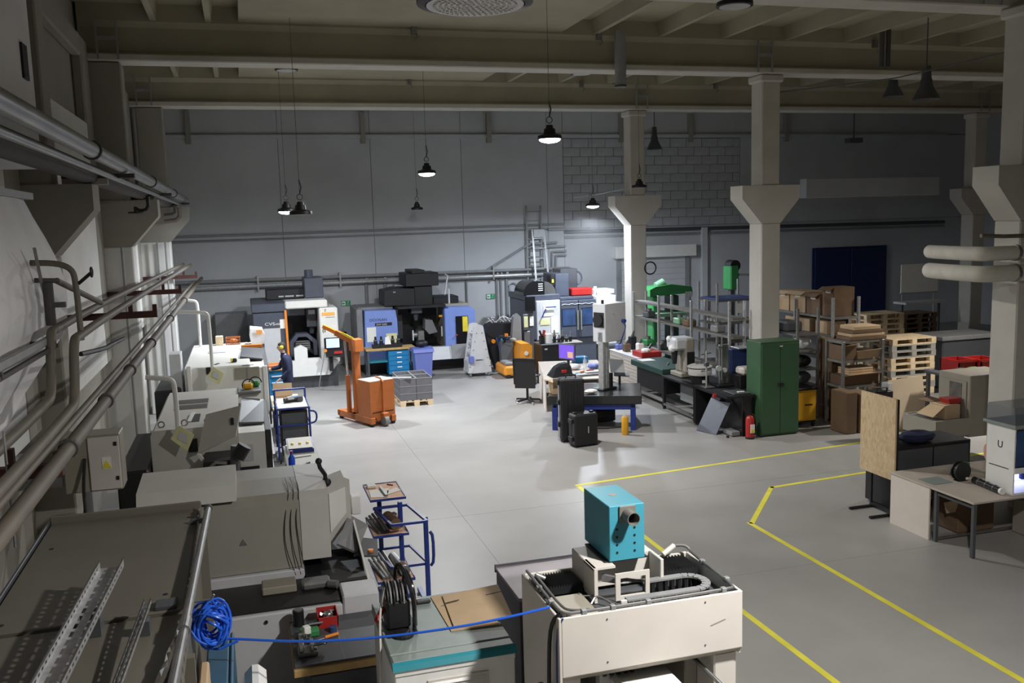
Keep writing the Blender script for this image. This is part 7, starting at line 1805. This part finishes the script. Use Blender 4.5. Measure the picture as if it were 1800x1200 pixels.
t.p('ring', t.b().cyl((7.3, 17.0, 6.93), (7.3, 17.0, 6.97), .12, n=16), 'dark_grey')
t = T('roof_pipe', 'two parallel pipes hanging under the roof before the right bay', 'duct', (12.8, 16.3, 7.3))
for x in (12.75, 12.9): t.p('pipe', t.b().cyl((x, 16.3, 7.3), (x, 16.3, 8.2), .05), 'dark_grey')
# local haze added over the dark blue machine so its lamp shows a light cone
mm = bpy.data.materials.new('lamp_haze'); mm.use_nodes = True
nt = mm.node_tree; nt.nodes.remove(nt.nodes['Principled BSDF'])
vs = nt.nodes.new('ShaderNodeVolumeScatter'); vs.inputs['Density'].default_value = .022; vs.inputs['Anisotropy'].default_value = .3
nt.links.new(vs.outputs[0], nt.nodes['Material Output'].inputs['Volume'])
MATS['lamp_haze'] = mm
b = B().ball((9.65, 25.2, 3.5), 1.0, (1.9, 1.2, .95), 24)
o = solo('lamp_haze', b, 'lamp_haze', 'faint haze added to show the light cone of the lamp over the dark blue machine', 'mist'); o['kind'] = 'stuff'

# ------------------------------------------------------------------ services on the back wall
t = T('wall_pipe', 'lowest pair of long pipes across the back wall behind the machines', 'pipe', (3.5, 29.3, 2.55))
t.p('pipe', t.b().cyl((-2.4, 29.25, 2.85), (10.6, 29.25, 2.78), .05), 'pipe_wall')
t.p('pipe', t.b().cyl((-2.4, 29.25, 2.66), (10.6, 29.25, 2.60), .065), 'galv')
for x in (.4, 2.9, 5.4, 7.9): t.p('clip', t.b().box(x, x + .05, 29.18, 29.46, 2.5, 2.95), 'dull_steel')
t = T('wall_conduit', 'thin twin conduits across the middle of the back wall', 'conduit', (4, 29.4, 4.0))
t.p('conduit', t.b().cyl((-2.4, 29.4, 4.21), (10.5, 29.4, 4.25), .035), 'pipe_wall')
t.p('conduit', t.b().cyl((-2.4, 29.4, 4.04), (10.5, 29.4, 4.12), .025), 'pipe_wall')
t.p('cable_run', t.b().cyl((10.5, 29.4, 3.98), (26, 29.4, 3.9), .06), 'dark_grey')
t.p('cable_run', t.b().cyl((10.5, 29.4, 3.8), (26, 29.4, 3.75), .04), 'pipe_wall')
def drop(x, z0, z1, r, label, loop=False):
    t = T('drop_pipe', label, 'pipe', (x, 29.4, z0))
    t.p('pipe', t.b().cyl((x, 29.4, z0), (x, 29.4, z1), r), 'pipe_wall')
    t.p('elbow', t.b().tube([(x, 29.4, z1), (x, 29.35, z1 + .08), (x, 29.25, z1 + .1)], r, 8, 1), 'pipe_wall')
    if loop: t.p('loop', t.b().torus((x + .22, 29.38, (z0 + z1) / 2 + .4), .15, .018, 'y', 18, 6), 'pipe_wall')
drop(8.08, 1.0, 2.6, .035, 'left thin drop pipe behind the chip conveyor')
drop(8.22, 1.0, 2.6, .03, 'middle thin drop pipe behind the chip conveyor')
drop(8.42, 1.0, 2.6, .045, 'right drop pipe with a loop behind the chip conveyor', True)
drop(7.05, 1.4, 2.6, .025, 'single drop pipe right of the blue machine top')
drop(4.35, .2, 2.6, .05, 'drop pipe left of the blue machine tower')
drop(4.62, .2, 2.6, .03, 'thin drop pipe left of the blue machine tower')
drop(3.75, .2, 2.6, .05, 'drop pipe right behind the white machine')
solo('wall_pipe', B().tube([(7.6, 29.3, 2.75), (9.2, 29.3, 3.62), (10.2, 29.3, 3.65)], .04, 8), 'pipe_wall', 'slanting pipe rising to the wall ladder', 'pipe')
t = T('wall_pipe', 'bent pipe cluster right of the wall ladder', 'pipe', (10.2, 29.3, 2.6))
t.p('pipe', t.b().tube([(9.3, 29.3, 3.5), (10.5, 29.3, 3.52)], .035), 'pipe_wall')
t.p('pipe', t.b().tube([(10.52, 29.3, 3.35), (10.02, 29.3, 3.35), (10.0, 29.3, 2.4)], .035, 8), 'pipe_wall')
t.p('pipe', t.b().tube([(10.52, 29.3, 3.22), (10.15, 29.3, 3.22), (10.13, 29.3, 2.4)], .035, 8), 'pipe_wall')
t.p('tray', t.b().box(9.9, 11.4, 29.28, 29.45, 4.05, 4.12), 'pipe_wall')
t = T('wall_ladder', 'grey fixed wall ladder on the back wall', 'ladder', (9.4, 29.3, 2.5))
for x in (9.14, 9.64): t.p('stile', t.b().bar((x, 29.3, 2.45), (x, 29.3, 4.9), .05), 'pipe_wall')
for k in range(8): t.p('rung', t.b().bar((9.14, 29.3, 2.6 + k * .3), (9.64, 29.3, 2.6 + k * .3), .03), 'pipe_wall')
t = T('step_ladder', 'aluminium ladder leaning against the back wall before the fixed ladder', 'ladder', (9.6, 28.6, 0))
for s in (-1, 1): t.p('stile', t.b().bar((9.55 + s * .25, 28.5, 0), (9.5 + s * .2, 29.2, 4.1), .06, .03), 'galv')
for k in range(12):
    f = .05 + k * .08
    t.p('rung', t.b().bar((9.30 + .02 * f, 28.5 + .7 * f, 4.1 * f), (9.80 - .1 * f, 28.5 + .7 * f, 4.1 * f), .03), 'galv')
t.p('top_plate', t.b().box(9.32, 9.68, 29.1, 29.14, 3.85, 4.1), 'pale_grey')
def exit_sign(x, z, label):
    t = T('exit_sign', label, 'sign', (x, 29.44, z), 'green exit signs')
    t.box('plate', 'sign_green', x - .15, x + .15, 29.43, 29.45, z, z + .17, .003)
    t.p('pictogram', t.b().box(x - .13, x - .01, 29.425, 29.43, z + .02, z + .15), 'sign_white')
    t.p('arrow', t.b().prism([(x - .12, z + .085), (x - .08, z + .13), (x - .08, z + .1), (x - .03, z + .1), (x - .03, z + .07), (x - .08, z + .07), (x - .08, z + .04)], 'y', 29.42, 29.426), 'sign_green')
    t.p('runner', t.b().cyl((x + .08, 29.425, z + .135), (x + .08, 29.43, z + .135), .016, n=10).bar((x + .08, 29.427, z + .115), (x + .06, 29.427, z + .07), .026, .006).bar((x + .06, 29.427, z + .075), (x + .11, 29.427, z + .02), .02, .006).bar((x + .06, 29.427, z + .075), (x + .03, 29.427, z + .02), .02, .006), 'sign_white')
exit_sign(3.08, 1.87, 'green exit sign right of the white machine')
exit_sign(7.86, 1.85, 'green exit sign left of the thin drop pipes')
solo('wall_socket', B().box(2.85, 3.05, 29.38, 29.46, .85, 1.05, .01), 'black', 'black socket box on the wall right of the white machine', 'socket')
solo('grey_cabinet', B().box(-.9, .05, 28.6, 29.3, 0, 1.9, .02), 'mid_grey', 'grey cabinet against the wall left of the white machine', 'cabinet')
